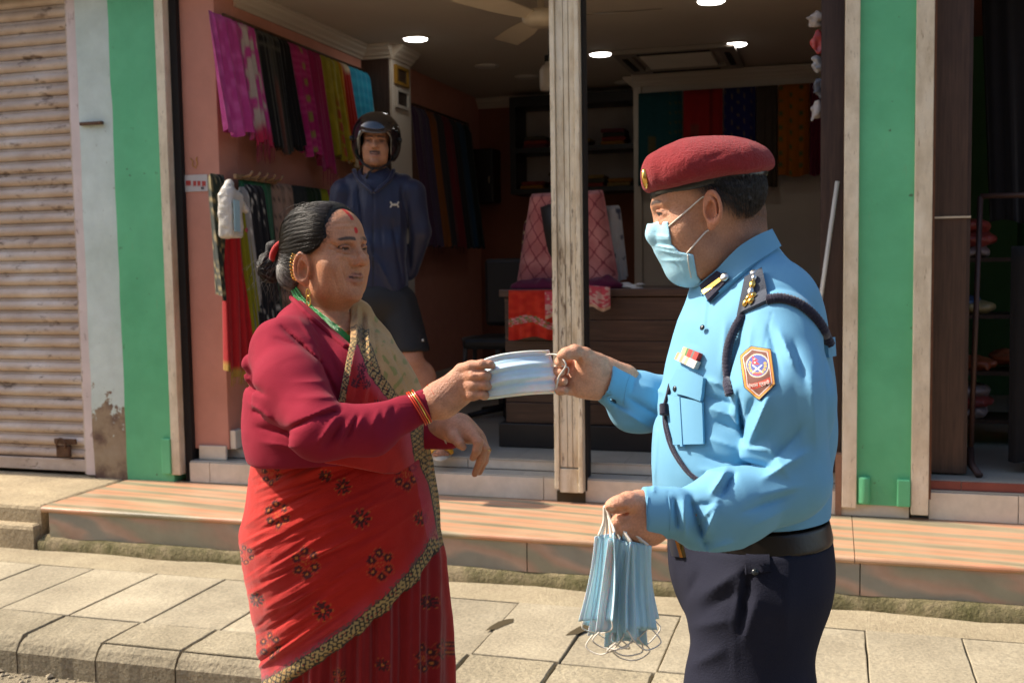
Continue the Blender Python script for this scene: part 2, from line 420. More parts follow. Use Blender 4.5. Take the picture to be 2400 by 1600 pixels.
JX = [-4.75, -4.42, -4.08, -3.74, -3.41, -3.125, -2.80, -2.465, -2.14, -1.80, -1.49, -1.165, -.86, -.535, -.21, .117, .436, .76, 1.08, 1.4]
for i in range(len(JX)-1):
    g = random.uniform(.0012, .0028)
    stone('slab', JX[i]+g, JX[i+1]-g, 3.345, 3.905, .03, .13+random.uniform(-.004, .003), M_PAVE, .0035, random.uniform(-.004, .004), irr=.0025).build('slab', M_PAVE, PAV)
KJ = [x-.01 for x in JX]
for i in range(len(KJ)-1):
    g = random.uniform(.0015, .003)
    stone('kerb', KJ[i]+g, KJ[i+1]-g, 3.075, 3.34, -.02, .13+random.uniform(-.004, .003), M_KERB, .01, random.uniform(-.004, .004), chamfer=.05, irr=.003).build('kerb_stone', M_KERB, PAV)
# broken corners, two open holes between slabs
for hx, hy, rot in ((-1.16, 3.63, .25), (-.862, 3.65, .35)):
    pts = [(-.012, -.075), (.016, -.04), (.02, .0), (.03, .05), (.012, .085), (-.008, .07), (-.022, .03), (-.02, -.03)]
    _mb = MB(); c_, s_ = math.cos(rot), math.sin(rot)
    _mb.add([(hx+c_*x+s_*y, hy-s_*x+c_*y, .1345) for x, y in pts], [tuple(range(8))]); _mb.build('hole', M_GAP, PAV, label='dark broken gap between two slabs')

STEP = thing('marble_step', (-1, 4.15, .13), 'pink and grey veined marble step running below the shop fronts', kind='structure')
_mb = MB(); n = 60; rng = np.linspace(-3.60, 4.0, n)
V = np.zeros((n, 4, 3));
for i, x in enumerate(rng):
    o = .012*math.sin(x*9)+random.uniform(-.008, .008); V[i] = [(x, 4.115+o, .125), (x, 4.12+o, .175+random.uniform(-.012, .006)), (x, 4.16, .192), (x, 4.3, .192)]
_mb.grid(V[:, ::-1]); _mb.build('base_course', M_MOSS, STEP, label='mossy rough concrete course under the step')
MB().box(-3.58, 4.0, 4.185, 4.82, .1, .30).build('core', M_SAND, STEP)
rj = [-3.565, -2.35, -1.20, .105, 1.5, 4.0]
for a, b_ in zip(rj, rj[1:]): MB().box(a+.002, b_-.002, 4.148, 4.19, .18, .306, .002).build('riser_panel', M_RISER, STEP)
tj = [-3.6, -2.1, -.62, .085, 1.6, 4.0]
for a, b_ in zip(tj, tj[1:]):
    pr = [(4.83, .303), (4.83, .331), (4.150, .331)]+[(4.150-.014*math.sin(t), .317+.014*math.cos(t)) for t in np.linspace(.2, math.pi-.2, 7)]+[(4.15, .303)]
    _mb = MB().quadprism(pr[::-1], 0, a+.0015, b_-.0015); _mb.build('tread_slab', M_MARB, STEP)
LEDGE = thing('concrete_ledge', (-4.6, 4.15, .13), 'cracked sandy concrete ledge below the closed roller shutter', kind='structure')
M_LEDGE = mat('ledge concrete', fn=f_sand((.26, .20, .12), (.36, .28, .17), (.43, .35, .22), 4), rough=.95, bump=.8, bscale=40, var=.2, vscale=3)
stone('ledge', -7.5, -3.615, 4.165, 4.9, .1, .328, M_LEDGE, .02, irr=.02).build('upper_course', M_LEDGE, LEDGE)
stone('ledge', -7.5, -3.62, 4.11, 4.5, .1, .243, M_LEDGE, .02, irr=.02).build('lower_course', M_LEDGE, LEDGE)

# ------------------------------------------------------------------ building
def f_green(t, p, b):
    c = t.ramp(t.noise(p, 2.2, 5, .6), [(.3, (.10, .42, .20)), (.7, (.135, .50, .25))])
    s = t.noise(t.mapv(p, (14, 14, 2.5)), 3, 5, .7); c = t.mixc(t.ramp(s, [(.62, (0, 0, 0)), (.80, (.35,)*3)]), c, (.22, .30, .15))
    d = t.noise(p, 26, 3, .5); return t.mixc(t.ramp(d, [(.72, (0, 0, 0)), (.76, (.7,)*3)]), c, (.06, .08, .04))
M_GREEN = mat('green paint', fn=f_green, rough=.5, spec=.35, var=.08, vscale=8, bump=.25, bscale=18)
def f_pale(t, p, b):
    z = t.sep(p)[2]; n = t.noise(p, 9, 8, .7)
    c = t.ramp(t.noise(p, 3, 6, .6), [(.3, (.50, .58, .52)), (.7, (.62, .70, .66))])
    fl = t.math('ADD', t.math('MULTIPLY', t.math('SUBTRACT', .86, z), .75), n)      # plaster bares itself low down
    peel = t.ramp(fl, [(.60, (0, 0, 0)), (.615, (1, 1, 1))])
    und = t.ramp(t.noise(p, 5, 6, .6), [(.35, (.13, .075, .055)), (.5, (.30, .22, .14)), (.7, (.34, .27, .19))])
    c = t.mixc(peel, c, und)
    s = t.noise(p, 30, 4, .6); return t.mixc(t.ramp(s, [(.68, (0, 0, 0)), (.74, (.8,)*3)]), c, (.15, .12, .08))
M_PALE = mat('pale peeling paint', fn=f_pale, rough=.8, var=.08, vscale=10, bump=.5, bscale=25)
def f_cream(t, p, b):
    c = t.ramp(t.noise(t.mapv(p, (3, 3, 1)), 4, 6, .65), [(.3, (.52, .42, .28)), (.55, (.70, .60, .44)), (.75, (.76, .68, .53))])
    s = t.noise(t.mapv(p, (30, 30, 5)), 3, 5, .7); return t.mixc(t.ramp(s, [(.60, (0, 0, 0)), (.72, (.75,)*3)]), c, (.13, .065, .03))
M_CREAM = mat('cream painted metal', fn=f_cream, rough=.6, spec=.4, var=.1, vscale=14, bump=.35, bscale=40)
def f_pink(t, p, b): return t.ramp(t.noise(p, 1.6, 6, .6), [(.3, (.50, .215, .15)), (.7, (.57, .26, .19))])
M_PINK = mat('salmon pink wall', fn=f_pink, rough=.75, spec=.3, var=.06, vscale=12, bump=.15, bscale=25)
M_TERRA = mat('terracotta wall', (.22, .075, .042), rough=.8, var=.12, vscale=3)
M_WHITE = mat('off white paint', (.50, .44, .37), rough=.7, var=.06, vscale=4)
M_CEIL = mat('ceiling paint', (.50, .43, .35), rough=.8, var=.05, vscale=2)
def f_tile(t, p, b): return t.ramp(t.noise(p, 4, 6, .6), [(.3, (.56, .49, .38)), (.7, (.68, .61, .50))])
M_TILE = mat('beige tile', fn=f_tile, rough=.35, spec=.5, var=.1, vscale=18, bump=.1, bscale=30)
M_FLOOR = mat('floor tile', fn=lambda t, p, b: t.ramp(t.noise(p, 3, 6, .6), [(.3, (.33, .31, .26)), (.7, (.42, .40, .34))]), rough=.3, spec=.5, var=.08, vscale=9)
M_BLACK = mat('black gap', (.012, .010, .009), rough=.8)
M_DWOOD = mat('dark wood', fn=lambda t, p, b: t.ramp(t.noise(t.mapv(p, (14, 14, .9)), 6, 6, .6, .5), [(.3, (.028, .014, .010)), (.7, (.062, .034, .024))]), rough=.5, spec=.4, var=.1)
M_PLY = mat('brown laminate', fn=lambda t, p, b: t.ramp(t.noise(t.mapv(p, (22, 22, .8)), 5, 6, .6, .6), [(.3, (.05, .026, .017)), (.7, (.10, .055, .035))]), rough=.5, spec=.4, var=.12)
M_CONC = mat('concrete', (.36, .34, .30), rough=.9, var=.2, vscale=3)

BLD = thing('shop_building', (-1.5, 4.8, .33), 'two storey shop building with green pilasters and an open shop front', 'building')
MB().box(-9, 6, 4.82, 5.02, 2.93, 6.4).build('upper_wall', M_PALE, BLD)
MB().box(-9, 6, 4.60, 4.815, 2.985, 3.12).build('canopy_slab', M_CONC, BLD)
MB().box(-9, 6, 5.0, 10, 6.4, 6.6).build('roof', M_CONC, BLD)
MB().box(-9, -6.5, 4.8, 5.0, 0, 2.93).build('side_wall', M_PALE, BLD)
MB().box(-9, -3.2, 5.05, 5.15, 0, 2.93).build('partition_wall', M_PALE, BLD)
# plaster of the pilasters is a little wavy
def wavy(x0, x1, y, z0, z1, depth, seed):
    nx, nz = 8, 60; X = np.linspace(x0, x1, nx); Z = np.linspace(z0, z1, nz); V = np.zeros((nz, nx, 3))
    G = np.stack(np.meshgrid(Z, X, indexing='ij'), -1); P = np.stack([G[..., 1]*9, G[..., 0]*2.2, np.full(G.shape[:2], seed*5.1)], -1)
    V[..., 0] = G[..., 1]; V[..., 2] = G[..., 0]; V[..., 1] = y+.0035*vnoise(P, 1.0)
    ex = .004*vnoise(np.stack([Z*7, Z*0+seed, Z*0], -1)); V[:, 0, 0] += ex; V[:, -1, 0] += .004*vnoise(np.stack([Z*6, Z*0+seed+9, Z*0], -1))
    mb = MB().grid(V[:, :]); b0 = V[:, [0, 0]].copy(); b0[:, 0, 1] = y+depth; mb.grid(b0); b1 = V[:, [-1, -1]].copy(); b1[:, 1, 1] = y+depth; mb.grid(b1); return mb
wavy(-3.815, -3.597, 4.805, .325, 2.95, .2, 1).build('pale_pilaster', M_PALE, BLD)
wavy(-3.60, -3.315, 4.795, .33, 2.95, .2, 2).build('green_pilaster', M_GREEN, BLD, label='green painted pilaster beside the pale peeling one')
wavy(.10, .326, 4.795, .385, 2.95, .2, 3).build('green_pilaster', M_GREEN, BLD, label='green painted pilaster between two cream shutter channels')
MB().box(-3.37, -3.318, 4.772, 4.793, .375, .56, .004).build('hinge_block', M_GREEN, BLD)
MB().lathe([(.024, .392), (.026, .40), (.026, .50), (.024, .508)], (.135, 4.79, 0), 12).build('hinge_block', M_GREEN, BLD)
MB().box(.268, .322, 4.768, 4.793, .388, .505, .005).build('hinge_block', M_GREEN, BLD)
MB().box(-3.317, -3.266, 4.782, 4.86, .37, 2.95, .003).build('shutter_channel', M_CREAM, BLD)
MB().box(-3.264, -3.222, 4.83, 4.9, .33, 2.95).build('channel_slot', M_BLACK, BLD)
MB().box(.043, .103, 4.776, 4.87, .372, 2.95, .003).build('shutter_channel', M_CREAM, BLD)
MB().box(.324, .394, 4.776, 4.87, .355, 2.95, .003).build('shutter_channel', M_CREAM, BLD)
MB().box(.396, .405, 4.8, 4.9, .42, 2.95).build('channel_lip', mat('rust', (.16, .07, .035), rough=.8, var=.3, vscale=20), BLD)
MB().box(-.055, .04, 4.9, 4.93, .5, 2.9).build('door_jamb', M_DWOOD, BLD, label='dark brown wooden jamb')
MB().box(.015, .042, 4.79, 4.85, .33, .60).build('jamb_foot', mat('rust2', (.24, .13, .08), rough=.8, var=.3, vscale=20), BLD)
# thresholds
def tiles(x0, x1, w, y, z0, z1, m, name='tile', off=0):
    x = x0+off-w
    while x < x1:
        a, b_ = max(x, x0), min(x+w, x1)
        if b_-a > .01: MB().box(a+.0015, b_-.0015, y+random.uniform(0, .0015), y+.03, z0+.001, z1, .0015).build(name, m, BLD)
        x += w
tiles(-3.222, .32, .60, 4.80, .332, .436, M_TILE, 'riser_tile', .12)
MB().box(-3.222, .33, 4.822, 5.1, .30, .432).build('threshold_core', M_GAP, BLD)
tiles(-3.222, .32, .60, 4.806, .434, .444, M_FLOOR, 'ledge_tile', .12)
for i, a in enumerate(np.arange(-3.222, .2, .6)): MB().box(a+.001, min(a+.599, .04), 4.81, 4.925, .428, .4445, .001).build('ledge_tile', M_FLOOR, BLD)
tiles(-3.222, .04, .60, 4.925, .446, .493, M_TILE, 'riser_tile', .30)
MB().box(-3.1, .1, 4.95, 9.2, .40, .494).build('floor_screed', M_GAP, BLD)
for i in range(6):
    for j in range(8):
        a, b_ = -3.1+i*.54, 4.922+j*.54; MB().box(a+.001, min(a+.539, .1), b_+.001, min(b_+.539, 9.1), .49, .5, .001).build('floor_tile', M_FLOOR, BLD)
MB().box(-3.224, -3.02, 4.862, 5.05, .50, 2.95, .004).build('wall_pier', M_PINK, BLD)
MB().box(-3.19, -3.03, 4.845, 4.862, .446, .52, .003).build('skirting_tile', M_TILE, BLD)
MB().box(-3.018, -2.985, 4.87, 4.95, .502, .60, .004).build('skirting_tile', M_TILE, BLD)
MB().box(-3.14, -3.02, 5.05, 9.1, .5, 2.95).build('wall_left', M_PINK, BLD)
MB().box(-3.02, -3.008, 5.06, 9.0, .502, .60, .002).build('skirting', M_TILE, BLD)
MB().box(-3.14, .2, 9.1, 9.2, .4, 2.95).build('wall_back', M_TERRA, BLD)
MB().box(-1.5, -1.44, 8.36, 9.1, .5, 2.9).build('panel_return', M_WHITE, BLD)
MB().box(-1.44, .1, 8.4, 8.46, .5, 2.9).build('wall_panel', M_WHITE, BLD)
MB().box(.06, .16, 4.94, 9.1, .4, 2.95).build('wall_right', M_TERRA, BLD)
MB().box(-3.14, .2, 4.82, 9.2, 2.90, 2.97).build('ceiling', M_CEIL, BLD)
def cornice(p0, p1, nrm, z, name='cornice'):
    """stepped plaster moulding under the ceiling"""
    pr = [(0, 0), (.012, 0), (.018, .012), (.035, .022), (.04, .034), (.065, .05), (.07, .062), (.085, .07), (.085, .085), (0, .085)]
    p0, p1, nrm = map(np.array, (p0, p1, nrm)); v = [(*(p0+nrm*a), z+b_) for a, b_ in pr]+[(*(p1+nrm*a), z+b_) for a, b_ in pr]
    n = len(pr); f = [(i, (i+1) % n, (i+1) % n+n, i+n) for i in range(n)]+[tuple(range(n))[::-1], tuple(range(n, 2*n))]
    return MB().add(v, f).build(name, M_CEIL, BLD)
cornice((-3.02, 5.05), (-3.02, 6.65), (1, 0), 2.813); cornice((-3.02, 6.65), (-2.80, 6.65), (0, -1), 2.813)
cornice((-2.81, 6.65), (-2.81, 6.98), (1, 0), 2.813); cornice((-3.02, 9.1), (-1.5, 9.1), (0, -1), 2.813)
cornice((-1.5, 8.36), (.06, 8.40), (0, -1), 2.80); cornice((-1.5, 8.36), (-1.5, 9.1), (-1, 0), 2.80)
MB().box(-3.02, -2.81, 6.65, 6.98, .5, 2.9).build('column', M_WHITE, BLD)
MB().box(-3.02, -2.825, 6.635, 6.65, .5, 2.81).build('column_board', M_DWOOD, BLD)
# neighbour shop on the right
MB().box(.396, .545, 4.94, 4.97, .51, 2.9).build('laminate_panel', M_PLY, BLD, label='brown laminate side panel of the neighbouring shop')
MB().box(.40, .56, 4.93, 4.938, 1.612, 1.62).build('panel_joint', M_CREAM, BLD)
MB().box(.545, .56, 4.94, 5.6, .51, 2.9).build('side_panel', M_DWOOD, BLD)
tiles(.397, 3.0, .6, 4.80, .332, .45, M_TILE, 'riser_tile', .35)
M_RED = mat('red oxide tile', (.20, .052, .036), rough=.6, var=.2, vscale=10)
MB().box(.397, 3.0, 4.812, 4.85, .452, .458).build('ledge_tile', M_FLOOR, BLD)
tiles(.397, 3.0, .42, 4.822, .458, .497, M_RED, 'red_tile', .13)
MB().box(.397, 3.0, 4.83, 8, .44, .50).build('floor_slab', M_FLOOR, BLD)
MB().box(.4, 3.2, 7.9, 8, .5, 2.95).build('rear_wall', mat('dark green wall', (.03, .11, .035), rough=.8), BLD)
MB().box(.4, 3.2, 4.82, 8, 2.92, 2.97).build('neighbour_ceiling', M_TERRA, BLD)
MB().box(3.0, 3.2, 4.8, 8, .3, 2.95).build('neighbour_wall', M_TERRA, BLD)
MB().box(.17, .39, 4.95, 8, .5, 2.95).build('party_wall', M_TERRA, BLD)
OPP = thing('opposite_building', (0, -7.5, 0), 'row of shop houses across the street behind the camera', 'building')
M_BRK = mat('weathered plaster', fn=lambda t, p, b: t.ramp(t.noise(p, 2, 6, .6), [(.3, (.34, .28, .20)), (.7, (.46, .39, .29))]), rough=.9, var=.2)
MB().box(-30, 30, -9, -7.5, 0, 7.0).build('wall', M_BRK, OPP)
for i in range(18):
    for z in (.3, 3.4, 6.0): MB().box(-28+i*3.2, -26.4+i*3.2, -7.52, -7.46, z, z+(2.3 if z < 1 else 1.5)).build('window', M_DWOOD, OPP)

# rolling shutter, closed
SHT = thing('roller_shutter', (-5.0, 4.85, .345), 'closed rusty cream roller shutter of ribbed slats', 'shutter')
def f_shut(t, p, b):
    z = t.sep(p)[2]
    c = t.ramp(t.noise(t.mapv(p, (1.2, 1, 2.2)), 3, 6, .6), [(.3, (.42, .31, .24)), (.55, (.55, .44, .36)), (.75, (.64, .56, .50))])
    s = t.noise(t.mapv(p, (3, 3, 8)), 2.0, 9, .75)
    return t.mixc(t.ramp(s, [(.56, (0, 0, 0)), (.64, (.8,)*3)]), c, (.10, .055, .032))
M_SHUT = mat('rusty shutter paint', fn=f_shut, rough=.6, spec=.35, var=.12, vscale=7, bump=.12, bscale=30)
pit = .0680; pr = []
for t in np.linspace(0, 1, 9): pr.append((4.880-.024*math.sin(math.pi*t)**.55, t*pit*.78))
for t in np.linspace(0, 1, 4)[1:]: pr.append((4.884-.010*math.sin(math.pi*t), pit*.78+t*pit*.22))
V = np.array([[(x, a, b_) for a, b_ in pr] for x in (-6.5, -3.893)]); _me = MB().grid(V).mesh('slat'); src = None
for i in range(38):
    z0 = .415+i*pit
    if src is None: src = link_mesh('slat', _me, M_SHUT, SHT, (-5, 4.85, 0)); src.location.z = z0-.345
    else: copy_part(src, SHT, (src.location.x, src.location.y, z0-.345))
MB().box(-6.5, -3.893, 4.84, 4.87, .35, .415, .004).build('bottom_bar', M_SHUT, SHT)
MB().box(-6.5, -3.80, 4.91, 4.93, .33, 2.95).build('backing', M_BLACK, SHT)
MB().box(-3.893, -3.872, 4.826, 4.90, .34, 2.95, .002).build('guide_rail', M_SHUT, SHT)
MB().box(-3.874, -3.815, 4.812, 4.90, .34, 2.95, .003).build('guide_rail', mat('pink paint', fn=lambda t, p, b: t.mixc(t.ramp(t.noise(t.mapv(p, (6, 6, 3)), 4, 7, .7), [(.6, (0, 0, 0)), (.68, (.8,)*3)]), (.64, .53, .50), (.22, .11, .08)), rough=.6, var=.12), SHT)
M_RUSTY = mat('rusted steel', (.12, .065, .04), rough=.6, metal=.6, var=.4, vscale=30)
_mb = MB(); _mb.tube([(-4.03+.028*math.cos(a), 4.81, .50+.035*math.sin(a)) for a in np.linspace(-.5, math.pi+.5, 14)], .006, 8); _mb.build('handle_loop', M_RUSTY, SHT)
MB().box(-4.07, -3.985, 4.815, 4.84, .43, .495, .006).build('lock_plate', M_RUSTY, SHT)
MB().box(-4.09, -3.95, 4.828, 4.843, .50, .53, .003).build('hasp', M_RUSTY, SHT)
_mb = MB().box(-3.80, -3.66, 4.785, 4.803, 2.205, 2.222, .003); _mb.build('latch_bar', M_RUSTY, label='rusted iron latch bar fixed to the pale peeling pilaster', cat='latch')
MB().lathe([(.008, -.02), (.008, 0), (.004, .004)], (-3.67, 4.80, 2.2135), 10, 1).build('bolt', M_RUSTY, bpy.data.objects['latch_bar'])

# centre post of the shop front
POST = thing('shutter_post', (-1.167, 4.8, .373), 'removable cream painted steel shutter post with rust streaks in the shop opening', 'post')
def f_post(t, p, b):
    c = t.ramp(t.noise(t.mapv(p, (8, 8, 1.6)), 3, 6, .65), [(.28, (.46, .34, .20)), (.5, (.70, .60, .43)), (.75, (.78, .70, .55))])
    z = t.sep(p)[2]
    s = t.noise(t.mapv(p, (40, 40, 4.5)), 2.2, 6, .72); k = t.math('SUBTRACT', s, t.math('MULTIPLY', t.math('ABSOLUTE', t.math('SUBTRACT', z, 1.35)), .09))
    return t.mixc(t.ramp(k, [(.53, (0, 0, 0)), (.60, (.85,)*3)]), c, (.10, .05, .025))
M_POST = mat('post paint', fn=f_post, rough=.55, spec=.4, var=.1, vscale=16, bump=.35, bscale=40)
MB().box(-1.235, -1.213, 4.752, 4.86, .40, 2.95, .003).build('side_flange', M_POST, POST)
MB().box(-1.122, -1.100, 4.752, 4.86, .385, 2.95, .003).build('side_flange', M_POST, POST)
for a, b_ in ((-1.2105, -1.176), (-1.1735, -1.151), (-1.1485, -1.1245)): MB().box(a, b_, 4.765, 4.86, .50, 2.95, .0025).build('web_strip', M_POST, POST)
MB().box(-1.212, -1.124, 4.757, 4.86, .383, .495, .003).build('foot_plate', M_POST, POST)
MB().box(-1.213, -1.1215, 4.80, 4.85, .39, 2.95).build('web_back', M_BLACK, POST)
MB().box(-1.099, -1.090, 4.80, 4.88, .385, 2.95).build('edge_angle', M_BLACK, POST)
MB().box(-1.235, -1.1, 4.79, 4.87, .33, .383).build('socket', M_GAP, POST)
# ------------------------------------------------------------------ cloth helpers
M_CLOTH = mat('hung cloth', attr=True, rough=.85, spec=.15, var=.1, vscale=25, bump=.3, bscale=150, sheen=.15)
def drape(name, label, p0, p1, drop, out=(0, 0, 0), thick=.03, nf=4, amp=.012, flare=0., colfn=None, cat='scarf', group=None, parent=None, hem=.01, nu=26, nv=34, seed=0, lean=0., tassel=None):
    """cloth folded over a rail from p0 to p1; front and back leaves, folds that deepen downwards; out = shift of the hem"""
    p0, p1, out = np.array(p0, float), np.array(p1, float), np.array(out, float)
    ax = p1-p0; n = np.cross(ax, [0, 0, 1.0]); n /= np.linalg.norm(n)
    if n @ (CAMP-p0) < 0: n = -n
    v = np.linspace(0, 1, nv)[:, None]; u = np.linspace(0, 1, nu)[None, :]; ph = seed*1.7
    f = amp*(.25+.75*v)*(np.sin(2*np.pi*nf*u+ph+1.2*np.sin(3*u+v*1.5+ph))+.5*np.sin(2*np.pi*nf*1.9*u+2.1*ph))
    rnd = np.sqrt(np.clip(np.minimum(v/.05, 1), 0, 1))
    edge = 1-.0*u
    def leaf(sgn):
        uu = .5+(u-.5)*(1+flare*v)+lean*v; hemw = hem*np.sin(7*u+ph)*v
        off = sgn*thick/2*rnd*np.sqrt(np.clip(1-(2*np.abs(u-.5))**6, 0, 1))+f+.0*v
        z = -drop*v*(1 if sgn > 0 else .96)-hemw
        P = p0+uu[..., None]*ax+off[..., None]*n+v[..., None]*out; P[..., 2] += z
        return P
    A, B = leaf(1), leaf(-1)[:, ::-1]; R_ = np.concatenate([A, B], 1); m = R_.shape[1]
    V = R_.reshape(-1, 3); Q = [(i*m+j, i*m+(j+1) % m, (i+1)*m+(j+1) % m, (i+1)*m+j) for i in range(nv-1) for j in range(m)]
    U = np.concatenate([np.broadcast_to(u, (nv, nu)), np.broadcast_to(u, (nv, nu))[:, ::-1]], 1).ravel(); Vv = np.broadcast_to(v, (nv, m)).ravel()
    c = colfn(U, Vv) if callable(colfn) else np.tile(np.array(colfn, f32), (len(V), 1))
    if tassel is not None:
        V = list(V); Q = list(Q); c = list(c)
        for j in range(nu):
            b_ = A[-1, j]; k = len(V); w = ax/np.linalg.norm(ax)*.004; ln = tassel[1]*random.uniform(.6, 1.1)
            V += [b_-w+n*.003, b_+w+n*.003, b_+w*.7-np.array([0, 0, ln]), b_-w*.7-np.array([0, 0, ln])]; Q.append((k, k+1, k+2, k+3)); c += [tassel[0]]*4
    o = link_mesh(name, np_mesh(name, V, Q, np.array(c, f32)), M_CLOTH, parent); return tag(o, label, None if parent else cat, group)
def plain(c): return lambda u, v: np.tile(np.array(c, f32), (len(u), 1))
def cnoise(u, v, s, sd=0): return vnoise(np.stack([u*s, v*s*2, u*0+sd], -1))
PK = (.42, .045, .20); MG = (.36, .018, .13)
def c_pink(u, v): return mix(PK, (.52, .09, .28), sstep(-.2, .7, cnoise(u, v, 9)))
def c_tie(u, v): return mix(mix(PK, (.42, .34, .28), sstep(.05, .4, cnoise(u, v, 6, 3)+.55-1.6*np.abs(u-.35))), (.40, .02, .06), sstep(.8, .95, v))
def c_chk(u, v):
    g = np.maximum(np.sin(u*40) > .75, np.sin(v*70) > .8)*1.0; c = mix((.012, .012, .011), (.07, .065, .05), g); return mix(c, (.13, .05, .035), (np.abs(u-.55) < .07)*sstep(.3, .5, v))
def c_mag(u, v): g = (np.sin(v*95) > .6)*.6; c = mix(MG, (.50, .06, .22), g); return mix(c, (.25, .2, .06), (np.abs(u-.5) < .05)*(np.sin(v*40) > .2))
def c_yel(u, v): c = mix((.26, .22, .012), (.34, .29, .02), sstep(0, .6, cnoise(u, v, 8))); return mix(c, (.30, .05, .03), (np.abs(u-.55) < .1)*(np.abs(np.sin(v*26)) > .6)*sstep(.35, .5, v))
def c_redw(u, v): c = mix((.30, .02, .015), (.55, .48, .33), sstep(.1, .3, cnoise(u, v, 3, 2))); return mix(c, (.42, .20, .01), (u < .22)*1.0)
def c_blue(u, v): c = mix((.02, .22, .36), (.03, .30, .44), (np.sin(v*60) > .3)*.7); return mix(c, (.30, .30, .2), (u > .8)*sstep(.3, .1, np.abs(v-.5)))
TOP = [(484, 552, c_pink, 'bright pink cotton scarf, broadest of the upper row by the entrance', 'UP'), (553, 590, c_tie, 'pink and white tie-dyed scarf with long tassels', 'UP'),
       (591, 643, c_chk, 'black woven check scarf with a brown motif', 'UP'), (643, 668, plain((.011, .010, .010)), 'plain black shawl hung between check and magenta scarves', 'UP'),
       (669, 714, c_mag, 'magenta striped scarf with a gold motif', 'UP'), (715, 743, plain((.30, .02, .10)), 'plain dark magenta scarf beside the yellow one', 'UP'),
       (744, 784, c_yel, 'mustard yellow scarf with red embroidery', 'UP'), (785, 810, c_redw, 'red, white and orange striped scarf', 'UP'), (811, 862, c_blue, 'turquoise blue scarf next to the wall column', 'UP')]
for i, (a, b_, cf, lab, _) in enumerate(TOP):
    la = 26+.4005*(a-484); lb = 26+.4005*(b_-484); A = onX(a, la, -2.985); B = onX(b_, lb, -2.985); A[2] = B[2] = 2.722; A[0] = B[0] = -2.975
    drape('scarf', lab, A, B, .60+.05*((i*37) % 5)/5+(.1 if i in (5, 8) else 0), out=(.075, 0, 0), thick=.045, nf=3+(i % 3), amp=.017, colfn=cf, group='scarves in the upper row on the left wall', seed=i, hem=.02,
          tassel=((.30, .03, .06), .10) if i in (1, 5) else ((.28, .14, .01), .05) if i == 7 else None)
_mb = MB().tube([(-2.99, 4.9, 2.735), (-2.99, 6.62, 2.735)], .009, 8); _mb.build('scarf_rail', M_RUSTY, label='thin metal rail carrying the upper row of scarves', cat='rail')
for y in (5.0, 5.8, 6.55): MB().box(-3.02, -2.985, y-.008, y+.008, 2.728, 2.742).build('bracket', M_RUSTY, bpy.data.objects['scarf_rail'])
# lower row
LOW = [(553, 630, (.035, .15, .07), 'bottle green scarf in the lower row'), (630, 678, (.40, .27, .20), 'beige pink dotted scarf in the lower row'), (680, 710, (.03, .035, .035), 'charcoal grey scarf in the lower row'),
       (710, 746, (.018, .035, .016), 'very dark green scarf in the lower row'), (746, 762, (.28, .30, .02), 'lime yellow scarf in the lower row'), (762, 780, (.30, .05, .16), 'small purple pink scarf at the end of the lower row')]
for i, (a, b_, c_, lab) in enumerate(LOW):
    A = onX(a, 417+.136*(a-553), -2.985); B = onX(b_, 417+.136*(b_-553), -2.985); A[2] = B[2] = 1.916; A[0] = B[0] = -2.975
    cf = plain(c_)
    if i == 1: cf = lambda u, v: mix((.40, .27, .20), (.10, .07, .06), (np.sin(u*38) > .7)*(np.sin(v*60) > .6))
    drape('scarf', lab, A, B, .78, out=(.05, 0, 0), thick=.04, nf=3, amp=.017, colfn=cf, group='scarves in the lower row on the left wall', seed=i+11)
RAILW = thing('hook_rail', (-2.93, 5.0, 1.87), 'wooden hook rail with pegs above the hanging dresses', 'rail')
M_WOODL = mat('pale wood', (.34, .19, .09), rough=.6, var=.2, vscale=20)
MB().box(-2.965, -2.945, 4.90, 5.32, 1.905, 1.93, .003).build('bar', M_WOODL, RAILW)
for i in range(5): MB().tube([(-2.945, 4.96+i*.08, 1.915), (-2.90, 4.96+i*.08, 1.925), (-2.885, 4.96+i*.08, 1.945)], .007, 8).build('peg', M_WOODL, RAILW)
def hang(lab, name, px0, px1, pyt, pyb, X, c_, lean=0, seed=0, cat='dress', tassel=None, thick=.05, flare=.25, nf=3):
    A = onX(px0, pyt, X); B = onX(px1, pyt, X); Z = onX((px0+px1)/2, pyb, X)[2]; A[2] = B[2] = max(A[2], B[2])
    return drape(name, lab, A, B, A[2]-Z, out=(.04, 0, 0), thick=thick, nf=nf, amp=.014, flare=flare, colfn=c_ if callable(c_) else plain(c_), cat=cat, seed=seed, tassel=tassel, lean=lean)
hang('black and gold patterned shawl beside the pink wall pier', 'shawl', 492, 522, 410, 700, -2.93, lambda u, v: mix((.015, .02, .015), (.22, .17, .08), sstep(.25, .5, cnoise(u, v, 14))), 0, 1, 'shawl', flare=.1)
hang('long bright red dress with gold tasselled hem', 'dress', 524, 556, 450, 885, -2.89, lambda u, v: mix(mix((.36, .012, .014), (.28, .008, .01), sstep(-.3, .3, np.sin(u*19))), (.30, .17, .03), (v > .955)*1.0), -.25, 2, tassel=((.30, .17, .03), .04), flare=.8)
hang('olive green scarf between the red dress and the grey one', 'scarf', 546, 566, 448, 800, -2.885, (.17, .16, .008), .55, 3, 'scarf', flare=.3)
hang('pale grey net dress with sequins', 'dress', 560, 586, 440, 812, -2.875, lambda u, v: mix((.22, .205, .19), (.5, .48, .42), (cnoise(u, v, 22) > .72)*1.0), .45, 4, flare=.4)
hang('black dress with small silver sprigs', 'dress', 574, 612, 436, 760, -2.865, lambda u, v: mix((.010, .010, .012), (.4, .38, .33), (cnoise(u, v, 16, 5) > .80)*1.0), .25, 5, flare=.25)
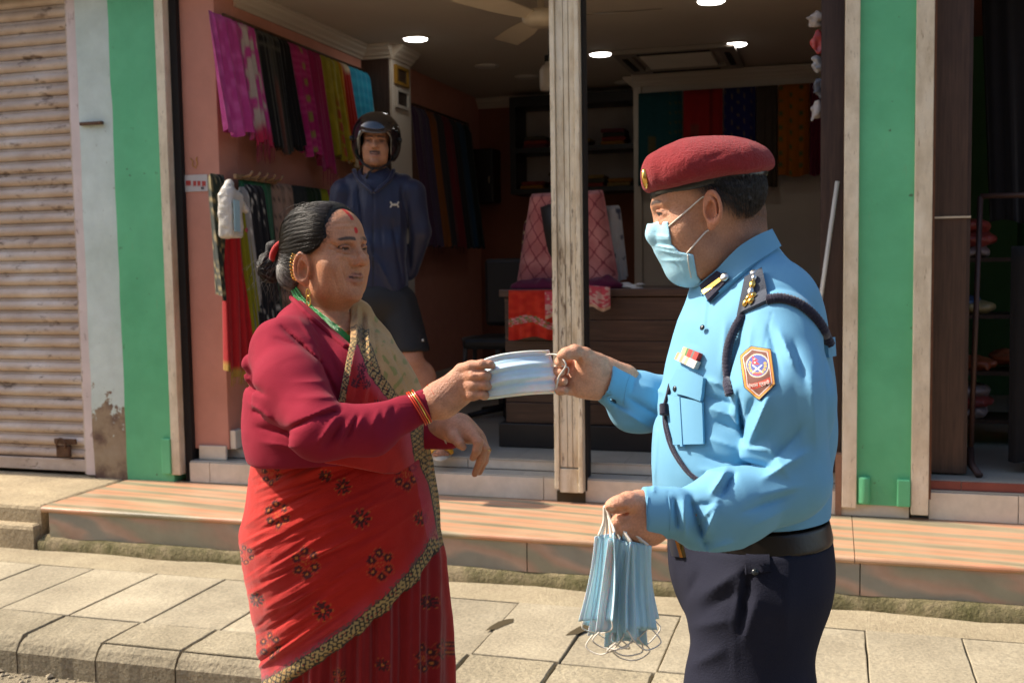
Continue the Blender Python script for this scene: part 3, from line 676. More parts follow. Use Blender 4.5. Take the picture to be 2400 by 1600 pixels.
# white package in a clear carrier bag
BAG = thing('plastic_bag', onX(545, 560, -2.80), 'crumpled clear plastic bag with a white and blue package', 'bag')
M_BAG = mat('milky plastic', (.62, .58, .52), rough=.35, spec=.5, trans=.25, var=.12, vscale=30, bump=.8, bscale=22)
def bagfn(P):
    c = onX(540, 505, -2.80); q = P-c.astype(f32)
    d = sd_box(P, c, (.040, .058+.0, .11), .018); d = smin(d, sd_cap(P, c+[0, -.02, .12], c+[0, .0, .15], .03, .022), .03)
    d = smin(d, sd_cap(P, c+[0, .03, .10], c+[.02, .11, .03], .024, .016), .025); return d-.004*fbm(P, 24, 2)-.004*np.abs(vnoise(P, 34, 3))
_c = onX(540, 505, -2.80); sdf_obj('wrapping', bagfn, _c-.22, _c+.24, .007, M_BAG, BAG, None, None)
MB().box(_c[0]+.052, _c[0]+.056, _c[1]-.055, _c[1]-.005, _c[2]-.08, _c[2]+.07).build('label_strip', mat('pale blue print', (.30, .45, .50), rough=.5), BAG)
MB().lathe([(.0, 0), (.012, 0), (.012, .002)], (_c[0]+.058, _c[1]+.045, _c[2]-.07), 12, 0).build('printed_mark', mat('red print', (.35, .05, .06)), BAG)
# wall sign and chalk mark on the pier
SG = thing('notice_sticker', (-3.1, 4.855, 1.84), 'small white notice with red lettering on the pink wall pier', 'sign')
a_ = onY(433, 411, 4.859); b_ = onY(487, 448, 4.859)
MB().box(a_[0], b_[0], 4.857, 4.861, b_[2], a_[2]).build('board', mat('sign white', (.50, .46, .44), rough=.5), SG)
M_REDP = mat('red lettering', (.42, .05, .04), rough=.6); M_BLKP = mat('dark lettering', (.06, .06, .07), rough=.6)
def text(body, loc, size, m, parent, rot=(math.pi/2, 0, 0), name='lettering', ext=.0004, align='LEFT'):
    cu = bpy.data.curves.new(name, 'FONT'); cu.body = body; cu.size = size; cu.extrude = ext; cu.align_x = align
    o = bpy.data.objects.new(name, cu); COL.objects.link(o); o.rotation_euler = rot
    dg = bpy.context.evaluated_depsgraph_get(); me = bpy.data.meshes.new_from_object(o.evaluated_get(dg)); bpy.data.objects.remove(o)
    me.transform(Matrix.Translation(loc) @ Matrix.Rotation(rot[2], 4, 'Z') @ Matrix.Rotation(rot[0], 4, 'X'))
    return link_mesh(name, me, m, parent)
for x0, x1, zo in ((.010, .058, 0), (.078, .108, -.003), (.118, .148, -.004), (.160, .196, -.006)):
    x0, x1 = a_[0]+x0*(b_[0]-a_[0])/.21, a_[0]+x1*(b_[0]-a_[0])/.21; zt = a_[2]-.028+zo; n_ = 9; V = np.array([[(x0+(x1-x0)*i/n_, 4.8562, zt-k*(.026+.006*math.sin(i*2.7+x0*50))) for k in (0, 1)] for i in range(n_+1)]); MB().grid(V).build('red_lettering', M_REDP, SG)
V = np.array([[(a_[0]+.095+(b_[0]-a_[0]-.115)*i/12, 4.8562, b_[2]+.022+.003*math.sin(i*2.1)-k*.012) for k in (0, 1)] for i in range(13)]); MB().grid(V).build('dark_lettering', M_BLKP, SG)
_mb = MB(); w0 = onY(455, 378, 4.858)
_mb.tube([w0+np.array(p) for p in ((-.02, -.001, .015), (-.005, -.001, 0), (-.012, -.001, -.02), (.008, -.001, -.035), (.02, -.001, -.012), (.012, -.001, .01), (.02, -.001, .02))], .0022, 6); _mb.build('chalk_mark', mat('yellow mark', (.50, .26, .05), rough=.9), SG)

# back left wall: long hanging saris
BK = [(.075, .030, .018), (.05, .022, .05), (.055, .035, .07), (.18, .055, .008), (.03, .025, .028), (.13, .012, .018), (.02, .02, .022), (.015, .045, .085), (.012, .016, .016)]
BN = ['rust brown', 'dull plum', 'muted violet', 'burnt orange', 'dark grey', 'deep red', 'near black', 'dark blue', 'blackish green']
for i, c_ in enumerate(BK):
    y0 = 7.08+i*.165; drape('sari', BN[i]+' sari hanging folded on the back part of the left wall', (-2.93, y0, 2.6), (-2.93, y0+.155, 2.6), 1.02, out=(.10, 0, 0), thick=.06, nf=2, amp=.015, colfn=plain(c_), cat='sari', group='saris at the back of the left wall', seed=i+30, nu=14, nv=16, tassel=((.12, .015, .02), .06) if i in (2, 5) else None)
_mb = MB().tube([(-2.95, 7.0, 2.62), (-2.95, 8.6, 2.62)], .01, 8); _mb.build('sari_rail', M_RUSTY, label='dark rail carrying the folded saris at the back', cat='rail')
# right rear panel: saris hung flat
def c_teal(u, v): c = mix((.008, .05, .055), (.10, .07, .02), (np.abs(u-.33) < .12*(1-np.abs(v-.75)*1.6))*(v > .48)*.8); return mix(c, (.07, .06, .02), (u > .68)*(np.sin(v*60) > .75)*(np.sin(u*60) > .3))
def c_red2(u, v): return mix(mix((.24, .010, .010), (.15, .03, .02), (np.abs(u-.3) < .1)*(v > .35)), (.12, .006, .006), (np.abs(u-.72) < .03)*1.0)
def c_navy(u, v): return mix((.012, .012, .07), (.11, .08, .05), (np.sin(u*31) > .55)*(np.sin(v*50+(np.floor(u*5) % 2)*3.14) > .45))
def c_oran(u, v): return mix((.26, .075, .005), (.06, .07, .02), (np.sin(u*19) > .6)*(np.sin(v*44+(np.floor(u*3.1) % 2)*3.14) > .5))
RP = [(-1.455, -1.118, c_teal, .72, 'dark teal sari with a gold arch motif on the white rear panel'), (-1.108, -.81, c_red2, .75, 'dark red sari on the white rear panel'), (-.80, -.565, c_navy, .75, 'navy sari with gold sprigs on the white rear panel'),
      (-.56, -.405, plain((.045, .032, .022)), .75, 'plain dark brown sari on the white rear panel'), (-.40, -.175, c_oran, .68, 'orange printed sari on the white rear panel'), (-.17, -.06, plain((.09, .006, .02)), .68, 'narrow maroon sari at the edge of the rear panel')]
for i, (a, b_, cf, dr, lab) in enumerate(RP):
    drape('sari', lab, (a, 8.33, 2.745), (b_, 8.33, 2.745), dr, out=(0, -.03, 0), thick=.05, nf=3, amp=.006, colfn=cf, cat='sari', group='saris on the rear panel', seed=i+50, nu=24, nv=40)
# ------------------------------------------------------------------ fittings
M_LAMP = mat('lamp glass', (.9, .9, .9), var=0, emit=((1, .98, .93), 9.0)); M_PLAST = mat('white plastic', (.55, .50, .44), rough=.4, var=.05)
for i, (x, y, lit, lab) in enumerate(((-2.575, 6.505, 1, 'lit round ceiling downlight nearest the left wall scarves'), (-1.562, 7.438, 1, 'lit round ceiling downlight just right of the shutter post'), (-.64, 7.436, 1, 'lit round ceiling downlight above the rear panel'), (-.662, 6.16, 1, 'lit round ceiling downlight nearest the shop entrance'), (-2.30, 8.15, 0, 'unlit ceiling downlight by the back wall shelf'), (-1.62, 8.7, 0, 'unlit ceiling downlight in front of the shelf unit'), (-2.45, 7.6, 0, 'unlit small ceiling downlight in the rear of the shop'))):
    o = thing('downlight', (x, y, 2.88), lab, 'lamp', 'round downlights in the shop ceiling')
    MB().lathe([(.092, 2.9), (.092, 2.894), (.080, 2.889), (.076, 2.892)], (x, y, 0), 28).build('trim_ring', M_PLAST, o)
    MB().lathe([(.076, 2.892), (.07, 2.886), (.04, 2.882), (0, 2.881)], (x, y, 0), 28).build('diffuser', M_LAMP if lit else M_PLAST, o)
AC = thing('ceiling_air_conditioner', (-1.06, 7.8, 2.85), 'square ceiling air conditioner cassette with pale grille', 'air conditioner')
_mb = MB()
for a, b_, c_, d_ in ((-.42, .42, -.42, -.30), (-.42, .42, .30, .42), (-.42, -.30, -.30, .30), (.30, .42, -.30, .30)): _mb.box(-1.06+a, -1.06+b_, 7.8+c_, 7.8+d_, 2.868, 2.899, .004)
_mb.build('frame', mat('cassette plastic', (.26, .22, .18), rough=.5), AC); MB().box(-1.31, -.81, 7.55, 8.05, 2.872, 2.89).build('grille', mat('cassette grille', (.55, .50, .42), rough=.5, bump=.6, bscale=120), AC)
for i in range(9): MB().box(-1.3, -.82, 7.57+i*.055, 7.575+i*.055, 2.866, 2.872).build('grille_slat', M_PLAST, AC)
for a, b_, c_, d_ in ((-.25, .25, -.375, -.335), (-.25, .25, .335, .375), (-.375, -.335, -.25, .25), (.335, .375, -.25, .25)): MB().box(-1.06+a, -1.06+b_, 7.8+c_, 7.8+d_, 2.864, 2.868).build('air_slot', M_BLACK, AC)
FX, FY, FZ = -1.45, 5.42, 2.695
FAN = thing('ceiling_fan', (FX, FY, FZ), 'cream three bladed ceiling fan at rest', 'fan')
M_FAN = mat('fan enamel', (.52, .44, .33), rough=.4, var=.08)
MB().lathe([(0, -.03), (.07, -.028), (.095, -.01), (.10, .02), (.085, .045), (.03, .06), (.018, .065), (.018, .10)], (FX, FY, FZ), 28).build('hub', M_FAN, FAN)
MB().lathe([(.012, .06), (.012, .17), (.05, .175), (.06, .205)], (FX, FY, FZ), 16).build('down_rod', M_FAN, FAN)
for a in (math.radians(4), math.radians(186-62), math.radians(186+54+8)):
    d = np.array([math.cos(a), math.sin(a)]); p = np.array([-d[1], d[0]]); V = []
    for t in np.linspace(.08, .62, 8):
        w = .028+.042*min(1, (t-.08)/.25); V.append([(FX+d[0]*t+p[0]*w*s, FY+d[1]*t+p[1]*w*s, FZ+.012+s*.014) for s in (-1, 0, 1)])
    V = np.array(V); V2 = V.copy(); V2[..., 2] += .004; mb = MB().grid(V2); mb.grid(V[:, ::-1]); mb.build('blade', M_FAN, FAN)
JAR = thing('hanging_jar', onY(1285, 195, 6.6), 'white plastic jar with a dark cap hanging behind the shutter post', 'jar'); jp = onY(1287, 180, 6.6)
MB().lathe([(.0, -.09), (.055, -.088), (.06, -.06), (.06, .04), (.04, .07), (.025, .075), (.025, .09)], jp, 20).build('body', M_PLAST, JAR)
MB().lathe([(.028, .09), (.028, .13), (0, .132)], jp, 16).build('cap', M_BLACK, JAR); MB().tube([jp+[0, 0, .13], (jp[0], jp[1], 2.9)], .003, 6).build('wire', M_BLACK, JAR)
for (z0, z1, lab, fm, pm) in ((2.655, 2.78, 'small gilt framed picture on the wall column', (.25, .13, .015), (.05, .03, .02)), (2.50, 2.63, 'small white framed picture below the gilt one', (.42, .38, .33), (.035, .025, .02))):
    o = thing('picture_frame', (-2.8, 6.8, z0), lab, 'picture')
    _mb = MB()
    for a, b_, c_, d_ in ((6.69, 6.92, z0, z0+.02), (6.69, 6.92, z1-.02, z1), (6.69, 6.715, z0+.02, z1-.02), (6.895, 6.92, z0+.02, z1-.02)): _mb.box(-2.81, -2.79, a, b_, c_, d_)
    _mb.build('frame', mat('frame', fm, rough=.4), o); MB().box(-2.81, -2.803, 6.715, 6.895, z0+.02, z1-.02).build('print', mat('print', pm, rough=.3), o)
CU = thing('wall_cupboard', (-2.93, 9.0, 1.98), 'black cupboard hung on the terracotta back wall', 'cupboard')
MB().box(-3.0, -2.82, 8.86, 9.09, 1.98, 2.44, .006).build('carcass', mat('black laminate', (.016, .013, .012), rough=.4), CU)
MB().box(-2.96, -2.83, 8.852, 8.86, 2.0, 2.42, .003).build('door', mat('black laminate door', (.02, .016, .015), rough=.4), CU); MB().tube([(-2.85, 8.845, 2.14), (-2.85, 8.835, 2.17), (-2.85, 8.845, 2.2)], .005, 6).build('handle', M_FAN, CU)
SH = thing('shelf_unit', (-2.05, 9.0, 2.03), 'dark framed wall shelf unit with folded cloth', 'shelf')
M_SHELF = mat('shelf black', (.016, .014, .013), rough=.45)
for a, b_, c_, d_ in ((-2.62, -2.57, 2.03, 2.84), (-1.56, -1.505, 2.03, 2.84)): MB().box(a, b_, 8.72, 9.09, c_, d_).build('side', M_SHELF, SH)
for z in (2.03, 2.37, 2.755): MB().box(-2.57, -1.56, 8.72, 9.09, z, z+(.04 if z < 2.7 else .085)).build('shelf', M_SHELF, SH)
MB().box(-2.57, -1.56, 9.06, 9.09, 2.07, 2.755).build('back_panel', mat('shelf back', (.30, .25, .22), rough=.7), SH)
FC = [(.25, .10, .01), (.16, .02, .015), (.03, .025, .02), (.10, .02, .03), (.22, .03, .02), (.06, .05, .03), (.2, .12, .03)]
FCN = ['orange', 'brick red', 'dark brown', 'plum', 'scarlet', 'olive', 'mustard']
for s, (z, xs) in enumerate(((2.07, (-2.45, -2.2, -1.93, -1.7)), (2.41, (-2.42, -2.05, -1.75)))):
    for j, x in enumerate(xs):
        n = 2+(s+j*2) % 3
        for k in range(n):
            c_ = FC[(s*3+j*2+k) % 7]; o = MB().box(x-.10+.008*((k*7) % 3), x+.10+.006*((k*5) % 3), 8.76, 8.98, z+k*.034, z+k*.034+.032, .012).build('folded_cloth', mat('folded cloth', c_, rough=.9, var=.25, vscale=40), label=FCN[(s*3+j*2+k) % 7]+' folded cloth, '+['bottom', 'second', 'third', 'top'][k]+' in the '+['left end', 'left middle', 'right middle', 'right end'][j]+' stack on the '+['lower', 'upper'][s]+' shelf board', cat='cloth', group='folded cloth on the wall shelf')
# counter
CT = thing('shop_counter', (-.9, 5.5, .5), 'dark wood shop counter with horizontal grain and black plinth', 'counter')
M_CNT = mat('counter veneer', fn=lambda t, p, b: t.ramp(t.noise(t.mapv(p, (.9, 6, 16)), 4, 7, .62, .4), [(.3, (.030, .015, .010)), (.55, (.060, .030, .019)), (.72, (.095, .050, .032))]), rough=.42, spec=.45, var=.15, vscale=5)
MB().box(-1.655, .0, 5.225, 5.85, .502, .625, .004).build('plinth', M_SHELF, CT)
zz = [.627, .735, .84, .95, 1.055, 1.16, 1.275]
for a, b_ in zip(zz, zz[1:]): MB().box(-1.62, -.0, 5.252, 5.28, a, b_-.003, .002).build('front_plank', M_CNT, CT)
MB().box(-1.615, -.0, 5.28, 5.82, .627, 1.275).build('carcass', M_DWOOD, CT)
MB().box(-1.645, -.0, 5.235, 5.84, 1.277, 1.315, .004).build('top', M_CNT, CT)
# cloth display on the counter
def c_ogee(u, v):
    uu, vv = u*13.0, v*4.6; k = .5+.32*np.sin(vv*2*np.pi); k2 = .5-.32*np.sin(vv*2*np.pi)
    a = np.abs((uu % 2)/2-.25-.20*np.sin(vv*2*np.pi)); b_ = np.abs((uu % 2)/2-.75+.20*np.sin(vv*2*np.pi))
    ln = np.minimum(a, b_) < .05; return mix(mix((.36, .115, .105), (.44, .17, .15), sstep(-.3, .5, cnoise(u, v, 4))), (.15, .02, .03), ln*.85)
drape('kurta', 'dusty pink kurta with ogee pattern spread on the counter display', (-1.535, 5.50, 1.815), (-1.145, 5.46, 1.82), .475, out=(0, -.03, 0), thick=.17, nf=2, amp=.012, flare=.42, colfn=c_ogee, cat='kurta', seed=3, nu=110, nv=120, hem=.02)
drape('kurta', 'dark maroon kurta with gold buttons behind the pink one', (-1.60, 5.60, 1.68), (-1.45, 5.58, 1.74), .40, out=(-.03, 0, 0), thick=.1, nf=2, flare=.3, colfn=lambda u, v: mix((.07, .006, .018), (.42, .32, .16), (np.abs(u-.12) < .05)*(np.sin(v*45) > .8)), cat='kurta', seed=5)
drape('kurta', 'white kurta with grey flowers beside the pink one', (-1.16, 5.60, 1.745), (-1.085, 5.58, 1.745), .40, out=(.03, -.02, 0), thick=.09, nf=1, flare=.35, colfn=lambda u, v: mix((.34, .31, .28), (.05, .05, .07), (cnoise(u, v, 7, 2) > .55)*1.0), cat='kurta', seed=6)
STD = thing('display_stand', (-1.34, 5.56, 1.315), 'torso shaped display stand under the pink kurta', 'stand')
MB().lathe([(.09, 0), (.10, .01), (.02, .02), (.02, .08)], (-1.34, 5.5, 1.316), 16).build('foot', M_SHELF, STD); MB().lathe([(.05, .08), (.13, .14), (.15, .3), (.16, .42), (.05, .47)], (-1.34, 5.5, 1.316), 20).build('torso', M_SHELF, STD)
def heap(name, lab, c, r, col, seed, cat='cloth'):
    c = np.array(c); fn = lambda P: (sd_ell(P, c, r)-.016*fbm(P*np.array([1, 1, .6], f32), 16, 2, seed)); V, Q = mesh_sdf(fn, c-np.array(r)-.04, c+np.array(r)+.04, .009)
    tag(link_mesh(name, np_mesh(name, V, Q, np.tile(np.array(col, f32), (len(V), 1))), M_CLOTH), lab, cat)
heap('crumpled_cloth', 'crumpled plum maroon cloth lying under the pink kurta', (-1.42, 5.34, 1.325), (.20, .10, .045), (.085, .008, .03), 1)
heap('crumpled_cloth', 'plum maroon cloth bunched on the counter right of the shutter post', (-1.13, 5.34, 1.325), (.12, .09, .045), (.085, .008, .03), 2)
heap('folded_lace', 'white lace cloth lying on the counter top', (-1.0, 5.36, 1.322), (.09, .07, .012), (.45, .42, .38), 4)
def c_redb(u, v):
    w = v+.06*np.sin(u*5); band = (np.abs(w-.66) < .075); fl = np.sin(u*34+2*np.sin(v*30))*np.cos(v*70)
    c = mix((.36, .016, .008), (.44, .03, .012), sstep(-.5, .5, cnoise(u, v, 7))); return mix(c, mix((.48, .20, .20), (.10, .17, .07), (fl > .15)), band*(np.abs(fl) > .12)*1.0)
drape('red_shawl', 'scarlet shawl with a border of pink flowers hanging over the counter front', (-1.585, 5.215, 1.312), (-1.33, 5.215, 1.312), .245, out=(0, -.01, 0), thick=.02, nf=3, amp=.008, colfn=c_redb, cat='shawl', seed=8, nu=60, nv=50)
drape('red_shawl', 'pointed end of a scarlet flowered shawl beside the shutter post', (-1.36, 5.205, 1.20), (-1.25, 5.205, 1.20), .27, out=(.04, -.01, 0), thick=.02, nf=1, amp=.006, flare=-.6, colfn=c_redb, cat='shawl', seed=9, nu=30, nv=40)
def c_pkr(u, v): return mix(mix((.42, .055, .075), (.46, .26, .22), sstep(.1, .4, cnoise(u, v, 7, 4))), (.42, .26, .16), (v > .86)*1.0)
drape('printed_scarf', 'coral pink printed scarf edge hanging left of the shutter post', (-1.39, 5.20, 1.305), (-1.25, 5.20, 1.305), .13, thick=.02, nf=2, amp=.005, colfn=c_pkr, cat='scarf', seed=12, nu=30)
drape('printed_scarf', 'coral pink printed scarf with fringed edge right of the shutter post', (-1.17, 5.20, 1.335), (-1.055, 5.20, 1.325), .115, thick=.02, nf=2, amp=.005, colfn=c_pkr, cat='scarf', seed=13, nu=30)
# back corner furniture
STL = thing('plastic_stool', (-2.25, 6.9, .5), 'dark plastic stool standing in the rear of the shop', 'stool'); M_STL = mat('stool plastic', (.10, .085, .075), rough=.5)
MB().box(-2.40, -2.13, 6.78, 7.02, .93, .955, .008).build('seat', M_STL, STL)
for sx in (-1, 1):
    for sy in (-1, 1): MB().tube([(-2.265+sx*.11, 6.9+sy*.1, .93), (-2.265+sx*.14, 6.9+sy*.12, .5)], [.016, .018], 8).build('leg', M_STL, STL)
CH = thing('office_chair', (-1.95, 6.3, .5), 'black padded chair standing behind the counter end', 'chair'); M_CH = mat('black vinyl', (.014, .013, .013), rough=.5)
MB().box(-2.16, -1.72, 6.1, 6.55, .93, 1.0, .025).build('seat', M_CH, CH); MB().box(-2.14, -1.74, 6.5, 6.57, 1.05, 1.48, .025).build('backrest', M_CH, CH); MB().lathe([(.025, .5), (.025, .95)], (-1.94, 6.3, 0), 12).build('column', M_CH, CH)
for i in range(5): a = i*1.257; MB().tube([(-1.94, 6.3, .56), (-1.94+.25*math.cos(a), 6.3+.25*math.sin(a), .52)], [.022, .016], 8).build('leg', M_CH, CH)
# broom handle leaning in the doorway, packets on the jamb
_mb = MB(); A, B = onY(1963, 425, 4.90), onY(1925, 690, 4.90); B2 = A+(B-A)*2.9; _mb.tube([A, B2], .010, 10); _br = _mb.build('broom', mat('white stick', (.55, .52, .46), rough=.4), label='white broom stick leaning against the dark wooden jamb', cat='broom')
_mb = MB(); d_ = (B2-A)/np.linalg.norm(B2-A)
for i in range(30): o_ = np.array([random.uniform(-.05, .05), random.uniform(-.02, .02), 0]); _mb.tube([B2, B2+d_*.12+o_], .002, 4)
_mb.build('bristles', M_WOODL, _br, kind='stuff')
M_PKT = [mat('packet foil '+str(i), c_, rough=.25, spec=.6, var=.25, vscale=40, bump=.6, bscale=40) for i, c_ in enumerate(((.30, .26, .24), (.35, .035, .03), (.26, .25, .25), (.05, .05, .06)))]
PLB = ['crinkled clear packet with red print at the top of the jamb', 'small red foil packet hung on the jamb', 'silvery packet hung just below the red one on the jamb', 'black packet hung on the jamb', 'lowest crumpled clear packet on the jamb']
for i, (py, ox) in enumerate(((45, 0), (100, 8), (150, 6), (205, 9), (262, 4))):
    c = onY(1912+ox, py, 4.96); V, Q = mesh_sdf(lambda P: sd_ell(P, c, (.028, .018, .042))-.014*fbm(P, 34, 2, i), c-.1, c+.1, .006)
    tag(link_mesh('snack_packet', np_mesh('p', V, Q), M_PKT[i % 4]), PLB[i], 'packet', 'packets hung along the wooden jamb')
# neighbour's goods
RK = thing('garment_rack', (.66, 5.0, .5), 'brown metal garment rack standing inside the neighbouring shop', 'rack'); M_RK = mat('brown steel', (.055, .03, .025), rough=.45, metal=.3)
g = lambda px, py: onY(px, py, 5.05)
a_, b_, e_ = g(2298, 460), g(2275, 1020), g(2420, 460); MB().tube([a_, (b_[0], 5.05, .56)], .012, 10).build('post', M_RK, RK); MB().tube([a_, (1.4, 5.05, a_[2]+.0)], .012, 10).build('top_rail', M_RK, RK)
MB().tube([(b_[0], 5.05, .60), (b_[0]-.005, 4.98, .545), (b_[0]+.02, 4.90, .512)], .016, 10).build('foot', M_RK, RK); MB().tube([(b_[0], 5.05, .60), (b_[0], 5.2, .515)], .014, 10).build('foot', M_RK, RK); MB().tube([(1.4, 5.05, a_[2]), (1.4, 5.05, .5)], .012, 10).build('post', M_RK, RK)
drape('black_coat', 'long black coat hanging on the garment rack', (.74, 5.08, 1.49), (1.25, 5.08, 1.49), .93, thick=.14, nf=3, amp=.02, colfn=plain((.012, .011, .011)), cat='coat', seed=60)
drape('black_trousers', 'black trousers hanging high in the neighbouring shop', (.62, 5.3, 2.85), (.84, 5.3, 2.85), 1.25, out=(.06, 0, 0), thick=.12, nf=2, amp=.02, colfn=plain((.009, .008, .009)), cat='trousers', seed=61)
drape('green_cloth', 'green cloth hanging deep in the neighbouring shop', (.95, 6.3, 2.2), (1.5, 6.3, 2.2), .8, thick=.1, nf=3, amp=.02, colfn=plain((.02, .085, .02)), cat='cloth', seed=62)
SHN = thing('goods_shelf', (.75, 5.85, .5), 'wooden goods shelf behind the garment rack', 'shelf')
for z in (.62, .86, 1.14, 1.42): MB().box(.57, 1.1, 5.7, 6.0, z, z+.02).build('shelf', M_DWOOD, SHN)
MB().box(1.1, 1.12, 5.7, 6.0, .5, 1.7).build('side', M_WOODL, SHN)
GP = [((.34, .09, .035), 'orange'), ((.30, .24, .23), 'silvery'), ((.32, .06, .05), 'red'), ((.35, .27, .12), 'tan'), ((.06, .12, .25), 'blue')]
for i, (z, k, x, w) in enumerate(((.67, 1, .66, 'at the bottom of the lowest pile'), (.72, 2, .68, 'in the middle of the lowest pile'), (.77, 1, .66, 'on top of the lowest pile'), (.91, 0, .70, 'alone by the rack post'), (.94, 0, .86, 'leaning behind the other orange one'), (1.19, 3, .67, 'on the third shelf board'), (1.22, 4, .62, 'beside the tan one'), (1.47, 1, .66, 'under two red ones'), (1.53, 2, .68, 'in the top pile, just above the silvery one'), (1.60, 2, .65, 'topmost of the top pile'))):
    c = np.array([x, 5.82, z]); V, Q = mesh_sdf(lambda P: sd_ell(P, c, (.10, .12, .035))-.014*fbm(P, 22, 2, i+9), c-.2, c+.2, .011)
    tag(link_mesh('wrapped_packet', np_mesh('p', V, Q), mat('wrap', GP[k][0], rough=.3, spec=.6, var=.3, vscale=40, bump=.5, bscale=40)), GP[k][1]+' wrapped packet of goods '+w, 'packet', 'wrapped packets on the goods shelf')
# ------------------------------------------------------------------ people: shared helpers
def frameR(yaw, pitch=0., roll=0.):
    """columns: right, forward, up of someone facing yaw degrees right of 'towards the camera'"""
    t, p, r = map(math.radians, (yaw, pitch, roll)); f = np.array([math.sin(t), -math.cos(t), 0]); rt = np.array([-math.cos(t), -math.sin(t), 0]); u = np.array([0, 0, 1.0])
    f, u = f*math.cos(p)-u*math.sin(p), u*math.cos(p)+f*math.sin(p); rt, u = rt*math.cos(r)+u*math.sin(r), u*math.cos(r)-rt*math.sin(r)
    return np.stack([rt, f, u], 1).astype(f32)
def march(fn, xs, ys, d0=1.2, d1=8.0, it=90):
    """photo pixels -> first points on a surface (people frame)"""
    xs = np.asarray(xs, f32).ravel(); ys = np.asarray(ys, f32).ravel()
    D = (np.stack([(xs-1200)/FPX, -(ys-800)/FPX, np.ones_like(xs)], 1) @ np.stack([_Rl, _Ul, _Fl])).astype(f32); t = np.full(len(xs), d0, f32)
    for _ in range(it):
        d = fn((CAMP+D*t[:, None]).astype(f32)); t = np.minimum(t+np.clip(d, -.02, .2)*.8, d1)
    return (CAMP+D*t[:, None]).astype(f32)
def normals(fn, P, e=.002):
    E = np.eye(3, dtype=f32)*e; n = np.stack([fn(P+E[i])-fn(P-E[i]) for i in range(3)], 1); return n/(np.linalg.norm(n, axis=1)[:, None]+1e-9)
def patch(name, fn, grid, h, m, parent, col=None, back=.004, d0=1.2, bulge=0.):
    """thin shell lying on a surface; grid (a,b,2) of photo pixels"""
    g = np.asarray(grid, f32); a, b = g.shape[:2]; P = march(fn, g[..., 0], g[..., 1], d0); ok = np.abs(fn(P)) < .008
    if not ok.all():
        G = g.reshape(-1, 2); gi = np.where(ok)[0]; bad = np.where(~ok)[0]
        for i in bad: j = gi[np.argmin(((G[gi]-G[i])**2).sum(1))]; P[i] = P[j]
    n = normals(fn, P, .004)
    u = np.linspace(-1, 1, a)[:, None]; v = np.linspace(-1, 1, b)[None]; hh = h+bulge*((1-u**2)*(1-v**2)).ravel()
    T = (P+n*hh[:, None]).reshape(a, b, 3); Bk = (P-n*back).reshape(a, b, 3)
    mb = MB(); mb.grid(T)
    ring = [(i, 0) for i in range(a)]+[(a-1, j) for j in range(1, b)]+[(i, b-1) for i in range(a-2, -1, -1)]+[(0, j) for j in range(b-2, 0, -1)]
    r1 = np.array([T[i] for i in ring]); r2 = np.array([Bk[i] for i in ring]); k = len(ring)
    mb.add(np.concatenate([r1, r2]), [(i, (i+1) % k, (i+1) % k+k, i+k) for i in range(k)])
    me = mb.mesh(name)
    if col is not None:
        c = col(np.linspace(0, 1, a)[:, None]+np.zeros((1, b)), np.linspace(0, 1, b)[None]+np.zeros((a, 1))).reshape(-1, 3)
        ri = np.array([i*b+j for i, j in ring]); set_col(me, np.concatenate([c, c[ri], c[ri]]))
    return link_mesh(name, me, m, parent, None, 'p')
def bil(p00, p01, p10, p11, a=12, b=12):
    u = np.linspace(0, 1, a)[:, None, None]; v = np.linspace(0, 1, b)[None, :, None]; q = [np.array(p, float) for p in (p00, p01, p10, p11)]
    return q[0]*(1-u)*(1-v)+q[1]*(1-u)*v+q[2]*u*(1-v)+q[3]*u*v
def poly_sd(x, y, pts):
    """signed distance (px) to a polygon in the photo plane, negative inside"""
    pts = np.array(pts, float); n = len(pts); d = np.full(len(x), 1e9, f32); ins = np.zeros(len(x), bool)
    for i in range(n):
        x0, y0 = pts[i]; x1, y1 = pts[(i+1) % n]; e, _ = seg_dist(x, y, x0, y0, x1, y1); d = np.minimum(d, e)
        if y0 != y1: c = ((y0 > y) != (y1 > y)) & (x < (x1-x0)*(y-y0)/(y1-y0)+x0); ins ^= c
    return np.where(ins, -d, d)
def smooth_path(pts, n=40):
    P = np.array(pts, float); m = len(P); t = np.linspace(0, m-1, n); out = []
    for s in t:
        i = min(int(s), m-2); f = s-i; p0, p1, p2, p3 = P[max(i-1, 0)], P[i], P[i+1], P[min(i+2, m-1)]
        out.append(.5*((2*p1)+(-p0+p2)*f+(2*p0-5*p1+4*p2-p3)*f*f+(-p0+3*p1-3*p2+p3)*f**3))
    return np.array(out)
def on_path(fn, pts, n=40, lift=.0, d0=1.2):
    g = smooth_path(pts, n); P = march(fn, g[:, 0], g[:, 1], d0); ok = np.abs(fn(P)) < .006; good = np.where(ok)[0]; P = P[[good[np.argmin(np.abs(good-i))] for i in range(n)]] if len(good) and not ok.all() else P; P = P+np.arange(n)[:, None]*1e-6; return P+normals(fn, P)*lift

